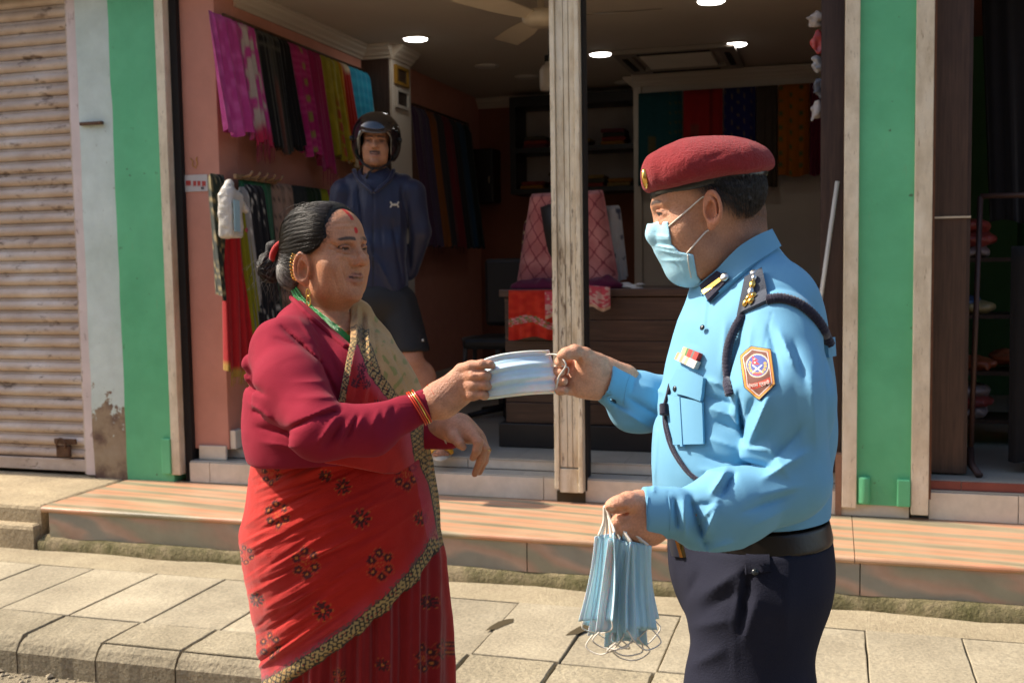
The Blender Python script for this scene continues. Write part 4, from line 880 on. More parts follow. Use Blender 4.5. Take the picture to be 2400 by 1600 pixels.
def fingers(P, g, F, d, k=.008, rs_=.86):
    f = None
    for pts, rs in F:
        e = sd_chain(P, [g(*p) for p in pts], [r*rs_ for r in rs], .004); f = e if f is None else smin(f, e, .0016)
    return smin(d, f, k)
def ear_sdf(q, s, c=(.074, -.012, -.03), sc=1.0, out=24, plate=-.0005, conch=1.0):
    a = math.radians(out); u = np.array([s*math.sin(a), -math.cos(a), 0]); w = np.array([0, -.22, .975]); w -= u*(u @ w); w /= np.linalg.norm(w); nn = np.cross(u, w); nn *= np.sign(nn[0]*s)
    E = np.stack([u, w, nn], 1).astype(f32); p = ((q-np.array([s*c[0], c[1], c[2]], f32)) @ E)/sc; p = p-np.array([.012, 0, 0], f32)
    d = sd_torus(p, (0, .002, .003), .0235, .0048, None, (.70, 1.28)); d = smin(d, sd_torus(p, (-.002, .001, .0035), .0145, .0040, None, (.62, 1.3)), .004)
    d = smin(d, sd_ell(p, (0, .002, plate), (.016, .030, .0045)), .0045); d = smin(d, sd_ell(p, (-.009, -.031, .0), (.008, .010, .005)), .007)
    d = smin(d, sd_ell(p, (-.015, -.006, .002), (.005, .007, .005)), .005)
    d = smin(d, sd_ell(p, (-.012, 0, -.012), (.010, .022, .010)), .008)
    d = smax(d, -sd_ell(p, (-.004, -.006, .006), (.0070*conch, .011*conch, .0065*conch)), .004); return d*sc
def head_sdf(q, jowl=1., nose=1., wide=1., eyes=True, mouth=True, chin=0., tip=1.):
    d = sd_ell(q, (0, -.015, .03), (.073*wide, .095, .077)); d = smin(d, sd_ell(q, (0, .022, -.035), (.060*wide, .064, .078)), .03)
    d = smin(d, sd_ell(q, (0, .035, .04), (.058*wide, .048, .05)), .03); d = smin(d, sd_ell(q, (0, .032-chin*.8, -.078), (.047*jowl*wide, .048, .038)), .03)
    d = smin(d, sd_ell(q, (0, .074-chin, -.098), (.020, .017, .016)), .022)
    for s in (-1, 1):
        d = smin(d, sd_ell(q, (s*.040*wide, .050, -.032), (.030, .030, .034)), .025); d = smin(d, sd_ell(q, (s*.040*wide, .03, -.078), (.024*jowl, .032, .028)), .03)
        d = smin(d, sd_cap(q, (s*.010, .0855, .021), (s*.044, .071, .023), .0075, .006), .014)
    d = smin(d, sd_cap(q, (0, .083, .014), (0, .083+.0185*nose, -.018), .0068, .0095), .012); d = smin(d, sd_ell(q, (0, .083+.0195*nose, -.0235), (.0115*tip, .0115*tip, .0105*tip)), .008)
    for s in (-1, 1): d = smin(d, sd_ell(q, (s*.0135*tip, .0935, -.0275), (.0082*tip, .0110*tip, .0080*tip)), .005)
    for s in (-1, 1): d = smin(d, sd_cap(q, (s*.009, .082, .004), (s*.0135, .0855, -.018), .0065, .0075), .012)
    if eyes:
        for s in (-1, 1):
            d = smax(d, -sd_ell(q, (s*.031, .0905, .006), (.0165, .012, .0095)), .012)
            d = np.minimum(d, sd_ell(q, (s*.031, .0715, .005), (.0128, .0128, .0128)))
            up = [(s*.0165, .0805, .002), (s*.024, .0855, .0085), (s*.033, .086, .0105), (s*.041, .0805, .0085), (s*.048, .0725, .003)]
            lo = [(s*.0165, .0805, .001), (s*.026, .0845, -.003), (s*.035, .0840, -.0035), (s*.048, .0725, .002)]
            d = smin(d, sd_chain(q, up, [.0032]*5), .003); d = smin(d, sd_chain(q, lo, [.0028]*4), .004)
            d = smin(d, sd_ell(q, (s*.032, .080, -.012), (.016, .007, .005)), .010)
        for s in (-1, 1): d = smax(d, -sd_ell(q, (s*.0065, .098, -.0335), (.0035, .005, .003)), .003)
    if mouth:
        d = smin(d, sd_chain(q, [(-.024, .0795, -.0605), (-.010, .0905, -.0565), (0, .0925, -.0575), (.010, .0905, -.0565), (.024, .0795, -.0605)], [.003, .0052, .005, .0052, .003]), .006)
        d = smin(d, sd_chain(q, [(-.022, .0795, -.0625), (-.009, .089, -.0685), (.009, .089, -.0685), (.022, .0795, -.0625)], [.003, .0062, .0062, .003]), .006)
        d = smax(d, -sd_chain(q, [(-.024, .087, -.0612), (0, .098, -.0618), (.024, .087, -.0612)], [.0016]*3), .0025)
        for s in (-1, 1): d = smax(d, -sd_chain(q, [(s*.019, .0975, -.026), (s*.027, .093, -.042), (s*.031, .0865, -.060)], [.0035, .0035, .002]), .011)
    return d
def face_col(q, skin, lip, brow=(.02, .016, .014), iris=(.035, .018, .01), n=None):
    c = np.tile(np.array(skin, f32), (len(q), 1)); f = q[:, 1] > .05
    c *= (1+.10*fbm(q, 55, 3))[:, None]
    c = mix(c, np.array(skin)*np.array([1.08, .86, .80]), .5*sstep(.035, .01, np.linalg.norm(np.abs(q)-np.array([.04, .07, -.03]), axis=1)))
    lipm = sstep(.004, -.001, np.minimum(sd_chain(q, [(-.024, .0795, -.0605), (-.010, .0905, -.0565), (0, .0925, -.0575), (.010, .0905, -.0565), (.024, .0795, -.0605)], [.003, .0052, .005, .0052, .003]), sd_chain(q, [(-.022, .0795, -.0625), (-.009, .089, -.0685), (.009, .089, -.0685), (.022, .0795, -.0625)], [.003, .0062, .0062, .003]))-.002)
    c = mix(c, lip, .6*lipm*f)
    ml = (np.abs(q[:, 2]+.0612-.004*(q[:, 0]/.024)**2) < .0024) & (np.abs(q[:, 0]) < .024) & f; c[ml] = (.05, .018, .014)  # shade between the lips painted as a dark line
    ax = np.abs(q[:, 0]); bz = .0275-.14*np.maximum(ax-.030, 0)-.10*np.maximum(.022-ax, 0)
    bm = sstep(.0058, .0020, np.abs(q[:, 2]-bz)*(1+.5*sstep(.03, .05, ax)))*sstep(.006, .012, ax)*sstep(.054, .044, ax)*f*(.85+.15*vnoise(q, 420)); c = mix(c, brow, (1.15*bm).clip(0, .95))
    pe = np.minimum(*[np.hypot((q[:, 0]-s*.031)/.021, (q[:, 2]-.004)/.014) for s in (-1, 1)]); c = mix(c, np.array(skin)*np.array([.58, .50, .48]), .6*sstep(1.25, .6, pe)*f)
    e = np.minimum(*[np.linalg.norm(q-np.array([s*.031, .0715, .005]), axis=1) for s in (-1, 1)]); em = (e < .01345) & (q[:, 1] > .076) & (np.abs(q[:, 2]-.0035) < .0062)
    c[em] = (.36, .30, .26); ir = np.minimum(*[np.hypot(q[:, 0]-s*.031, q[:, 2]-.004) for s in (-1, 1)]); c[em & (ir < .0066)] = iris; c[em & (ir < .0026)] = (.006, .005, .005)
    lash = (np.abs(e-.0142) < .0022) & (q[:, 1] > .074) & (q[:, 2] > .0035) & (q[:, 2] < .0105); c[lash] = np.array(skin)*.12
    nl = np.minimum(*[np.linalg.norm(q-np.array([s*.0065, .098, -.0335]), axis=1) for s in (-1, 1)]); c = mix(c, np.array(skin)*.12, sstep(.0070, .0035, nl))  # shade in and under the nostrils painted into the skin colour
    return c
def f_skin(t, p, b, c):
    n = t.noise(p, 260, 3, .6); c = t.mixc(1.0, c, t.ramp(n, [(.3, (.88, .86, .85)), (.7, (1.1, 1.1, 1.1))]), 'MULTIPLY'); return c
M_SKIN = mat('skin', attr=True, fn=f_skin, rough=.48, spec=.38, var=.07, vscale=30, bump=.4, bscale=300, sss=.2)
M_HAIR = mat('hair', attr=True, rough=.55, spec=.22, var=.25, vscale=160, bump=.3, bscale=420)
M_GOLD = mat('gold', (.78, .48, .12), rough=.25, metal=1, var=.1, vscale=60); M_SILV = mat('silver', (.62, .60, .56), rough=.3, metal=1, var=.1, vscale=60)
def strands(name, roots, dirs, parent, r=.0005, m=None, seg=5, curl=.012):
    mb = MB()
    for p, d in zip(roots, dirs):
        d = np.array(d, float); p = np.array(p, float); w = RNG.normal(size=3)*curl; mb.tube([p+d*t+w*t*t+np.array([0, 0, -.01])*t*t*3 for t in np.linspace(0, 1, seg)], r*np.linspace(1, .5, seg), 4, cap=False)
    me = mb.mesh(name); set_col(me, np.tile(np.array((.03, .024, .02), f32), (len(me.vertices), 1))); return tag(link_mesh(name, me, m or M_HAIR, parent, None, 'p'), kind='stuff')

def comb(name, parent, roots, target, surf, col, steps=16, step=.011, r=.00045, lift=.0015, stop=.02, down=0., jit=.25):
    """many fine strands that follow a surface from their roots to a target point"""
    P = np.array(roots, f32); n = len(P); d0 = surf(P); N = normals(surf, P); P = P-N*d0[:, None]; paths = []; lf = RNG.uniform(0, lift, n).astype(f32); w = RNG.normal(size=(n, 3)).astype(f32)*jit
    alive = np.ones(n, bool); T = np.broadcast_to(np.asarray(target, f32), P.shape)
    for k in range(steps):
        N = normals(surf, P); P = P-N*(surf(P)-lf)[:, None]; paths.append(P.copy()); D = T-P; L_ = np.linalg.norm(D, axis=1); D = D/(L_[:, None]+1e-6)+w*(.6+.4*math.sin(k)); D[:, 2] -= down; D = D-N*(D*N).sum(1)[:, None]; D /= np.linalg.norm(D, axis=1)[:, None]+1e-6
        alive &= L_ > stop; P = P+D*step*alive[:, None]
    A = np.stack(paths, 1); k3 = 3; T_ = np.gradient(A, axis=1); T_ /= np.linalg.norm(T_, axis=2)[..., None]+1e-7; ref = np.array([.3, .5, .81], f32); U = np.cross(T_, ref); U /= np.linalg.norm(U, axis=2)[..., None]+1e-7; V_ = np.cross(T_, U)
    tp = np.linspace(1, .5, steps)[None, :, None]; R_ = [A+r*tp*(math.cos(a)*U+math.sin(a)*V_) for a in (0, 2.094, 4.189)]; V = np.stack(R_, 2).reshape(-1, 3); idx = np.arange(n*steps*3).reshape(n, steps, 3)
    Q = np.concatenate([np.stack([idx[:, :-1, j], idx[:, :-1, (j+1) % 3], idx[:, 1:, (j+1) % 3], idx[:, 1:, j]], -1).reshape(-1, 4) for j in range(3)]); c = np.repeat(col(A[:, 0], n), steps*3, axis=0)
    return tag(link_mesh(name, np_mesh(name, V, Q, c), M_STRAND, parent, None, 'p'), kind='stuff')
M_STRAND = mat('hair strand', attr=True, rough=.38, spec=.4, var=0)
# ------------------------------------------------------------------ the woman in the red sari
_wb = L(800, 800, 2.42); _wb[2] = 0
WOM = thing('person', _RZ @ _wb, 'woman in a red printed sari and maroon cardigan taking a blue face mask', 'person', rz=YAW)
WH = L(766, 591, 2.42).astype(f32); WR = frameR(58, -1, 0)
WS = (.50, .222, .112); 
_nk0 = L(742, 690, 2.44); _nk1 = L(752, 800, 2.45)
WBR = frameR(46)
wt_chest = (L(762, 905, 2.45), (.172, .128, .165)); wt_belly = (L(790, 1015, 2.43), (.212, .178, .20))
def w_torso(P):
    d = sd_ell(P, wt_chest[0], wt_chest[1], WBR); d = smin(d, sd_ell(P, wt_belly[0], wt_belly[1], WBR), .07)
    d = smin(d, sd_ell(P, L(835, 905, 2.36), (.09, .075, .085), WBR), .07); d = smin(d, sd_ell(P, L(770, 925, 2.32), (.09, .075, .085), WBR), .06)
    d = smin(d, sd_cap(P, L(722, 768, 2.42), L(672, 822, 2.31), .050, .066), .045); d = smin(d, sd_cap(P, L(765, 768, 2.48), L(800, 815, 2.54), .048, .052), .045)
    return d
def w_skin(P):
    q = ((P-WH) @ WR)
    d = head_sdf(q, jowl=.98, wide=1.03, nose=1.18, tip=1.16)
    for s in (-1, 1): d = smin(d, ear_sdf(q, s, (.073, .006, -.036), plate=-.002, conch=1.45), .006)
    d = smin(d, sd_cap(P, L(735, 655, 2.45), L(742, 790, 2.46), .047, .060), .022); d = smin(d, sd_ell(q, (0, .02, -.105), (.034, .040, .018)), .02)
    d = smin(d, sd_ell(P, L(765, 835, 2.44), (.13, .105, .10), WBR), .05)
    x, y = PX(P); wr = [(775, 571, 795, 583, .0012), (772, 585, 793, 586, .0011), (776, 600, 795, 592, .0009), (806, 596, 826, 598, .0012), (785, 525, 832, 522, .0010), (788, 538, 826, 536, .0009), (800, 625, 812, 668, .0012), (840, 640, 846, 668, .0008), (780, 640, 792, 680, .0007)]
    for a0, b0, a1, b1, hh in wr: d = d+1.7*hh*np.exp(-(seg_dist(x, y, a0, b0, a1, b1)[0]/2.6)**2)*(P[:, 1] < 2.45)
    d = d+.0012*np.exp(-(seg_dist(x, y, 795, 745, 835, 730)[0]/3)**2)+.001*np.exp(-(seg_dist(x, y, 780, 765, 825, 752)[0]/3)**2)
    return d
def w_skin_col(V):
    q = (V-WH) @ WR; c = face_col(q, WS, (.34, .13, .095), (.035, .024, .018))
    c = mix(c, (.03, .02, .016), .8*sstep(.012, .0, np.interp(q[:, 2], [-.012, .0, .008, .03, .07, .098, .12], [-.012, .016, .036, .056, .054, .052, .05])+.010-q[:, 1]-.0)*0+.75*sstep(-.014, .002, np.interp(q[:, 2], [-.012, .0, .008, .03, .07, .098, .12], [-.012, .016, .036, .056, .054, .052, .05])-q[:, 1])*(q[:, 2] > -.005)*(vnoise(q, 330) > -.1))
    c = mix(c, np.array(WS)*.80, .6*sstep(.2, .7, fbm(q, 38, 3, 5))); c = mix(c, np.array(WS)*1.12, .5*sstep(.1, .6, fbm(q, 22, 3, 8)))
    t = np.hypot(q[:, 0], (q[:, 2]-.045)*.8); c[(t < .0058) & (q[:, 1] > .06)] = (.55, .012, .012)
    c[(np.abs(q[:, 0]) < .006) & (q[:, 2] > .068) & (q[:, 1] > .02)] = (.5, .02, .015)
    er = (np.abs(q[:, 0]) > .0745) & (q[:, 2] < .01) & (q[:, 1] < .03) & (q[:, 2] > -.085); c[er] *= (1.08, .92, .86)
    return c
WHR = dict(h=2.13)
def w_hand_r(P):
    g = lambda cx, cy, d: L(960+cx/4.127, 760+cy/4.127, d)
    d = sd_cap(P, g(60, 830, 2.15), g(280, 735, 2.135), .031, .0295)
    d = smin(d, sd_cap(P, g(300, 700, 2.13), g(500, 535, 2.12), .027, .027, ((0, 1, 0), .78)), .025); d = smin(d, sd_cap(P, g(330, 760, 2.13), g(500, 660, 2.125), .026, .024, ((0, 1, 0), .8)), .025)
    F = [([(500, 430, 2.115), (600, 400, 2.095), (700, 385, 2.085), (775, 388, 2.085), (800, 398, 2.088)], [.0135, .0118, .0105, .0092, .0078]),
         ([(520, 500, 2.115), (625, 490, 2.090), (715, 488, 2.085), (745, 500, 2.095), (740, 520, 2.112)], [.0135, .0122, .0112, .0105, .0095]),
         ([(520, 590, 2.118), (630, 585, 2.093), (725, 582, 2.088), (752, 592, 2.098), (745, 605, 2.112)], [.0135, .0120, .0108, .0102, .0092]),
         ([(520, 670, 2.122), (630, 676, 2.098), (705, 680, 2.094), (728, 688, 2.102), (722, 700, 2.114)], [.0125, .0108, .0098, .0092, .0082])]
    d = fingers(P, g, F, d)
    d = smin(d, sd_chain(P, [g(380, 640, 2.15), g(520, 560, 2.165), g(690, 470, 2.150), g(800, 425, 2.128)], [.018, .015, .0115, .009], .005), .012)
    for (x0, y0, x1, y1) in ((610, 455, 740, 440), (640, 545, 760, 540), (640, 640, 765, 640)):     # creases between fingers
        e = sd_cap(P, g(x0, y0, 2.080), g(x1, y1, 2.078), .0035); d = smax(d, -e, .003)
    for cx, cy in ((585, 425), (600, 510), (600, 600), (600, 685)): d = smin(d, sd_ell(P, g(cx, cy, 2.098), (.009, .006, .009)), .012)
    x, y = PX(P); d += .0002*np.sin(x*.55+y*.5)*np.exp(-((x-1040)/28)**2)
    return d
def w_hand_l(P):
    g = lambda cx, cy, d: L(960+cx/4.127, 760+cy/4.127, d)
    d = sd_cap(P, g(250, 1010, 2.42), g(440, 1000, 2.37), .031, .028)
    d = smin(d, sd_cap(P, g(450, 1000, 2.37), g(580, 1060, 2.35), .026, .022, ((.3, .95, 0), .8)), .025); d = smin(d, sd_cap(P, g(520, 970, 2.39), g(640, 1070, 2.38), .021, .018), .022)
    F = [([(400, 1010, 2.36), (430, 1090, 2.335), (485, 1150, 2.325), (515, 1185, 2.325)], [.018, .0145, .0125, .0095]),
         ([(610, 1080, 2.34), (665, 1140, 2.325), (650, 1215, 2.325), (612, 1290, 2.335)], [.0150, .0125, .0112, .0085]),
         ([(660, 1090, 2.355), (715, 1190, 2.345), (690, 1310, 2.35), (630, 1445, 2.365)], [.0145, .0122, .0110, .0082]),
         ([(690, 1110, 2.375), (738, 1220, 2.37), (722, 1320, 2.375), (675, 1430, 2.385)], [.0140, .0118, .0105, .0080]),
         ([(690, 1130, 2.395), (735, 1240, 2.40), (715, 1330, 2.405), (690, 1400, 2.41)], [.0125, .0105, .0092, .0072])]
    d = fingers(P, g, F, d)
    return d
def w_hcol(V):
    c = np.tile(np.array((.50, .235, .14), f32), (len(V), 1)); return c*(1+.16*fbm(V, 60, 3))[:, None]
def bb(pts, m): a = np.array(pts); return a.min(0)-m, a.max(0)+m
_h1 = bb([L(955, 830, 2.06), L(955, 960, 2.22), L(1165, 830, 2.06), L(1165, 960, 2.22)], .03); _h2 = bb([L(1010, 960, 2.28), L(1150, 1130, 2.46)], .03)
sdf_join('body', [(w_skin, WH-[.16, .17, .33], WH+[.19, .17, .14], .0023, w_skin_col), (w_hand_r, *_h1, .0019, w_hcol), (w_hand_l, *_h2, .0021, w_hcol)], M_SKIN, WOM, limbs=[([L(752, 800, 2.45), L(662, 818, 2.30), L(750, 1005, 2.10), L(960, 965, 2.135)], .03, (1, 1)), ([L(752, 800, 2.45), L(830, 850, 2.57), L(875, 970, 2.56), L(1020, 1010, 2.42)], .03, (1, 1)), ([L(752, 800, 2.45), L(790, 1000, 2.43), L(795, 1200, 2.42)], .11, (1, 0)), ([L(752, 800, 2.45), L(790, 1200, 2.38), (L(800, 800, 2.42)[0]-.05, 2.38, .06)], .05, (1, 0)), ([L(752, 800, 2.45), L(800, 1200, 2.48), (L(800, 800, 2.42)[0]+.08, 2.46, .06)], .05, (1, 0))])

# hair, bun
_bc = ((0.028, -.128, -.012))
def w_hair(P):
    q = (P-WH) @ WR; z = q[:, 2]
    d = head_sdf(q, 1.06, 1., 1.03, False, False)-.0005-.0065*sstep(.06, .03, q[:, 1])-.0015*sstep(.03, .1, z)*sstep(.06, .0, q[:, 1]); d = smin(d, sd_ell(q, (.008, -.074, -.048), (.056, .050, .050)), .04)
    lim = np.interp(z, [-.12, -.075, -.04, -.012, .0, .008, .03, .07, .098, .12], [-.055, -.05, -.042, -.012, .016, .036, .056, .054, .052, .05])+.004*vnoise(q, 90)+.003*vnoise(q, 240)
    d = smax(d, (q[:, 1]-lim)*.9, .005); d = smax(d, -(z+.092)*.9, .02)
    ph = np.arctan2(q[:, 0], z-.02); fade = sstep(.0, .03, lim-q[:, 1]); d = d-fade*.0003*np.sin(ph*60+3*vnoise(q, 18)+2*q[:, 1]*30)-fade*.0012*vnoise(np.stack([ph*9, q[:, 1]*8, ph*0], -1), 1.0)
    b = sd_ell(q, (.03, -.148, -.030), (.033, .030, .036)); b = smin(b, sd_cap(q, (.02, -.09, .0), (.03, -.145, -.02), .022, .02), .015); b = smin(b, sd_ell(q, (.03, -.138, .012), (.016, .016, .020)), .012)
    an = np.arctan2(q[:, 2]+.03, q[:, 1]+.148); b = b-.0016*np.sin(an*9+q[:, 0]*160+3*vnoise(q, 30))-.002*vnoise(q, 70)
    return smin(d, b, .010)
def w_hair_col(V):
    q = (V-WH) @ WR; ph = np.arctan2(q[:, 0], q[:, 2]-.02); s = vnoise(np.stack([ph*34, q[:, 1]*7, ph*0], -1))
    c = mix((.006, .005, .0045), (.022, .017, .014), sstep(.0, .8, s)); return mix(c, (.17, .155, .14), .8*sstep(-.02, -.085, q[:, 2])*sstep(-.4, .3, s)*(q[:, 1] > -.115))
WHAIR = sdf_obj('hair', w_hair, WH-[.22, .17, .15], WH+[.15, .16, .14], .0024, M_HAIR, WOM, w_hair_col)
def _wroots(n):
    out = []
    while len(out) < n:
        z = RNG.uniform(-.08, .108); sgn = RNG.choice((-1, 1, 1)); li = np.interp(z, [-.12, -.075, -.04, -.012, .0, .008, .03, .07, .098, .12], [-.055, -.05, -.042, -.012, .016, .036, .056, .054, .052, .05]); y = li-.001-abs(RNG.normal())*(.012 if len(out) % 3 else .05)
        x = sgn*.075*math.sqrt(max(0, 1-((z-.03)/.08)**2)) if z > -.02 else sgn*.065; out.append(WH+WR @ np.array([x*RNG.uniform(.85, 1.0), y, z]))
    return out
def _wcol(R0, n):
    q = (R0-WH) @ WR; g = sstep(-.02, -.07, q[:, 2])*.75+.06; k = RNG.random(n) < g; c = mix((.007, .006, .005), (.035, .024, .017), RNG.random(n)**2); c[k] = (.20, .18, .16); return c.astype(f32)
comb('hair_strands', WOM, _wroots(3200), WH+WR @ np.array([.028, -.118, .0]), w_hair, _wcol, 18, .0115, .00042, .0018, .022, .0, .10)
_rt, _dr = [], []
for i in range(150):
    a = RNG.uniform(0, 2*np.pi); b_ = RNG.uniform(-.6, 1); c0 = np.array([.03, -.148, -.028]) if i < 95 else np.array([.03, -.10, -.055]); r0 = .036 if i < 95 else .03
    v = np.array([RNG.normal()*.5, np.cos(a), np.sin(a)]); v /= np.linalg.norm(v); _rt.append(WH+WR @ (c0+v*r0*.9)); _dr.append((WR @ (v*.5+RNG.normal(size=3)*.45))*RNG.uniform(.012, .034))
for i in range(70):
    t = RNG.uniform(0, 1); q0 = np.array([RNG.uniform(-.02, .06), .05-.11*t, .098+.012*math.sin(3*t)-.02*(t < .2)]); _rt.append(WH+WR @ q0); _dr.append((WR @ np.array([RNG.normal()*.3, -1, RNG.uniform(.0, .5)]))*RNG.uniform(.015, .04))
strands('stray_hair', _rt, _dr, WOM, .00045)
_t0 = WH+WR @ np.array([.027, -.118, .004]); _tax = WR @ np.array([.1, -.75, .42]); _tax /= np.linalg.norm(_tax); _n1 = np.cross(_tax, [0, 0, 1]); _n1 /= np.linalg.norm(_n1); _n2 = np.cross(_tax, _n1)
M_REDC = mat('red velvet', (.42, .014, .012), rough=.9, sheen=.4, bump=.4, bscale=200)
_mb = MB().tube([_t0+.024*(math.cos(a)*_n1*1.0+math.sin(a)*_n2) for a in np.linspace(0, 2*np.pi, 24, endpoint=False)], .0085, 10, closed=True); _mb.build('hair_tie', M_REDC, WOM, None, 'p')
# cardigan
S_, E_, F1, F2 = L(668, 828, 2.29), L(752, 1006, 2.09), L(870, 1007, 2.10), L(942, 972, 2.125)
W3 = L(1012, 944, 2.137)
CF = [(660, 765, 752, 850, 5.5, -0.0133), (640, 790, 700, 812, 7.3, -0.006), (752, 850, 800, 950, 8.2, -0.0133), (668, 1012, 735, 975, 7.3, -0.0133), (735, 975, 800, 962, 7.3, -0.0133), (690, 990, 790, 948, 7.3, 0.0091), (700, 930, 790, 930, 8.2, 0.006), (690, 895, 775, 893, 8.2, 0.0045),
      (745, 1040, 790, 975, 7.3, 0.0106), (765, 1045, 806, 985, 5.5, -0.0106), (786, 1050, 830, 975, 6.5, 0.0091), (806, 1035, 838, 975, 4.6, -0.0076), (828, 1020, 852, 972, 5.5, 0.006), (872, 1000, 888, 962, 6.5, 0.006), (900, 990, 908, 955, 6.5, 0.006), (915, 985, 925, 950, 4.6, -0.0045),
      (575, 900, 620, 925, 7.3, -0.0133), (585, 945, 640, 985, 9.2, 0.012), (590, 960, 620, 975, 6.5, -0.0106), (600, 1000, 690, 1020, 9.2, -0.0091), (615, 1035, 700, 1050, 8.2, 0.0076), (568, 862, 585, 885, 6.5, -0.012), (770, 820, 800, 900, 9.2, -0.0091), (700, 745, 745, 815, 6.5, 0.006)]
def w_arm(P):
    d = sd_cap(P, S_, L(687, 912, 2.195), .074, .075); d = smin(d, sd_cap(P, L(687, 912, 2.195), E_, .075, .058), .03); d = smin(d, sd_cap(P, E_, F1, .060, .048), .02); d = smin(d, sd_cap(P, F1, F2, .048, .036), .02)
    d = smin(d, sd_cap(P, F2, W3, .0335, .0315), .010); d = smax(d, -sd_cap(P, L(1004, 947, 2.138), L(1040, 930, 2.13), .028, .03), .003)
    return d
def w_card(P):
    d = w_torso(P)-.006; d = smin(d, sd_ell(P, L(584, 862, 2.33), (.018, .025, .028)), .025); d = smin(d, w_arm(P), .018)
    la = sd_cap(P, L(832, 850, 2.60), L(870, 960, 2.58), .06, .056); la = smin(la, sd_cap(P, L(880, 985, 2.56), L(1000, 1012, 2.44), .055, .045), .03); la = smin(la, sd_cap(P, L(1000, 1012, 2.44), L(1052, 1016, 2.405), .043, .036), .01)
    d = smin(d, la, .02); d = smin(d, sd_cap(P, L(712, 735, 2.43), L(705, 755, 2.41), .032, .042), .03)
    x, y = PX(P)
    nk = poly_sd(x, y, [(684, 668), (690, 690), (720, 716), (760, 752), (824, 808), (850, 790), (862, 690), (780, 600), (690, 610)])*.00095
    d = smax(d, -np.maximum(nk, P[:, 1]-2.49), .004)
    d = smax(d, (L(600, 1092, 2.3)[2]-.012*np.sin(P[:, 0]*6)-P[:, 2]), .008)
    d = d-folds(P, CF)*sstep(2.47, 2.38, P[:, 1])-.0022*fbm(P, 13, 2)-.0016*np.abs(vnoise(P*np.array([1, 1, 2.2], f32), 17, 4))
    rib = ((x > 925) & (x < 1030) & (P[:, 1] < 2.25)); t = (P-F2) @ ((W3-F2)/np.linalg.norm(W3-F2)); d = d-np.where(rib & (t > 0), .0005*np.sin(t*1900), 0)
    d = d+.0016*np.exp(-(seg_dist(x, y, 722, 735, 726, 752)[0]/2)**2)+.0014*np.exp(-(seg_dist(x, y, 726, 752, 752, 790)[0]/2)**2)*(P[:, 1] < 2.45)
    return d
def f_knit(t, p, b, c): return c
M_CARD = mat('maroon knit', (.225, .013, .030), rough=.9, spec=.1, var=.10, vscale=14, bump=.16, bscale=300, sheen=.04)
sdf_obj('cardigan', w_card, *bb([L(545, 660, 2.2), L(1075, 1110, 2.72), L(545, 660, 2.72), L(1010, 1110, 2.03)], .03), .0034, M_CARD, WOM)
# neckband, necklace
WSK = lambda P: np.minimum(w_card(P), w_skin(P))
_nb = smooth_path([(684, 682), (700, 707), (730, 738), (770, 772), (818, 812)], 30)
_P = on_path(WSK, _nb-[6, -3], 30, .001); MB().tube(_P, .0065, 8).build('neckband', M_CARD, WOM, None, 'p')
M_BEAD = mat('green glass beads', (.012, .30, .05), rough=.2, spec=.7, var=.3, vscale=220, bump=.6, bscale=500)
for i in range(9):
    o = (i-4)*1.9; _P = on_path(w_skin, _nb+[8+o*.75, -3-o*.75], 44, .0022+.0012*(i % 3)); _P += RNG.normal(size=_P.shape)*.0004
    MB().tube(_P, .0021*(1+.25*np.sin(np.arange(44)*2.6+i)), 6).build('bead_strand', M_BEAD, WOM, None, 'p')
# earrings, bangles
for i in range(9):
    a = .55+i*.23; q0 = np.array([.0835+.004*math.sin(a), -.012-.015*math.sin(a), -.034+.034*math.cos(a)]); c0 = WH+WR @ q0; MB().tube([c0+.0042*(math.cos(b_)*(WR @ np.array([.8, 0, .6]))+math.sin(b_)*(WR @ np.array([.2, -.9, .2]))) for b_ in np.linspace(0, 6.283, 10, endpoint=False)], .0009, 5, closed=True).build('ear_ring', M_GOLD, WOM, None, 'p')
c0 = WH+WR @ np.array([.080, .012, -.080])
for k in range(2): MB().tube([c0+np.array([.001*k, -.002*k, -.011-.016*k])+(.009+.001*k)*np.array([.45*math.cos(b_), -.2*math.cos(b_), math.sin(b_)*1.1]) for b_ in np.linspace(0, 6.283, 16, endpoint=False)], .0016, 6, closed=True).build('hoop_earring', M_GOLD, WOM, None, 'p')
def ringaround(c, ax, r, rr, name, m, parent, sq=1.0, n=40):
    ax = np.array(ax)/np.linalg.norm(ax); n1 = np.cross(ax, [0, 0, 1.0]); n1 /= np.linalg.norm(n1); n2 = np.cross(ax, n1)
    return MB().tube([c+r*(math.cos(b_)*n1*sq+math.sin(b_)*n2) for b_ in np.linspace(0, 2*np.pi, n, endpoint=False)], rr, 7, closed=True).build(name, m, parent, None, 'p')
M_BANG = mat('red orange bangle', (.55, .045, .012), rough=.25, spec=.6, var=.1); _ax = W3-F2
for k in range(4): ringaround(L(975+k*4.6, 958-k*2.2, 2.131), _ax+[0, 0, .012], .0372, .0017, 'bangle', M_BANG if k != 2 else M_GOLD, WOM)
ringaround(L(1024, 937, 2.135), _ax+[.01, 0, .02], .0345, .0016, 'bangle', M_BANG, WOM); ringaround(L(1018, 939, 2.135), _ax+[.01, 0, .01], .0335, .0010, 'bangle', M_BANG, WOM)
ringaround(L(1068, 1010, 2.385), L(1090, 1035, 2.365)-L(1050, 1000, 2.40)+[0, 0, .012], .0345, .0018, 'bracelet', M_SILV, WOM); ringaround(L(1072, 1014, 2.382), L(1090, 1035, 2.365)-L(1050, 1000, 2.40), .034, .0013, 'bracelet', M_SILV, WOM)
ringaround(L(1137, 1049, 2.372), (-.05, .02, -.12), .0125, .0026, 'finger_ring', M_GOLD, WOM)
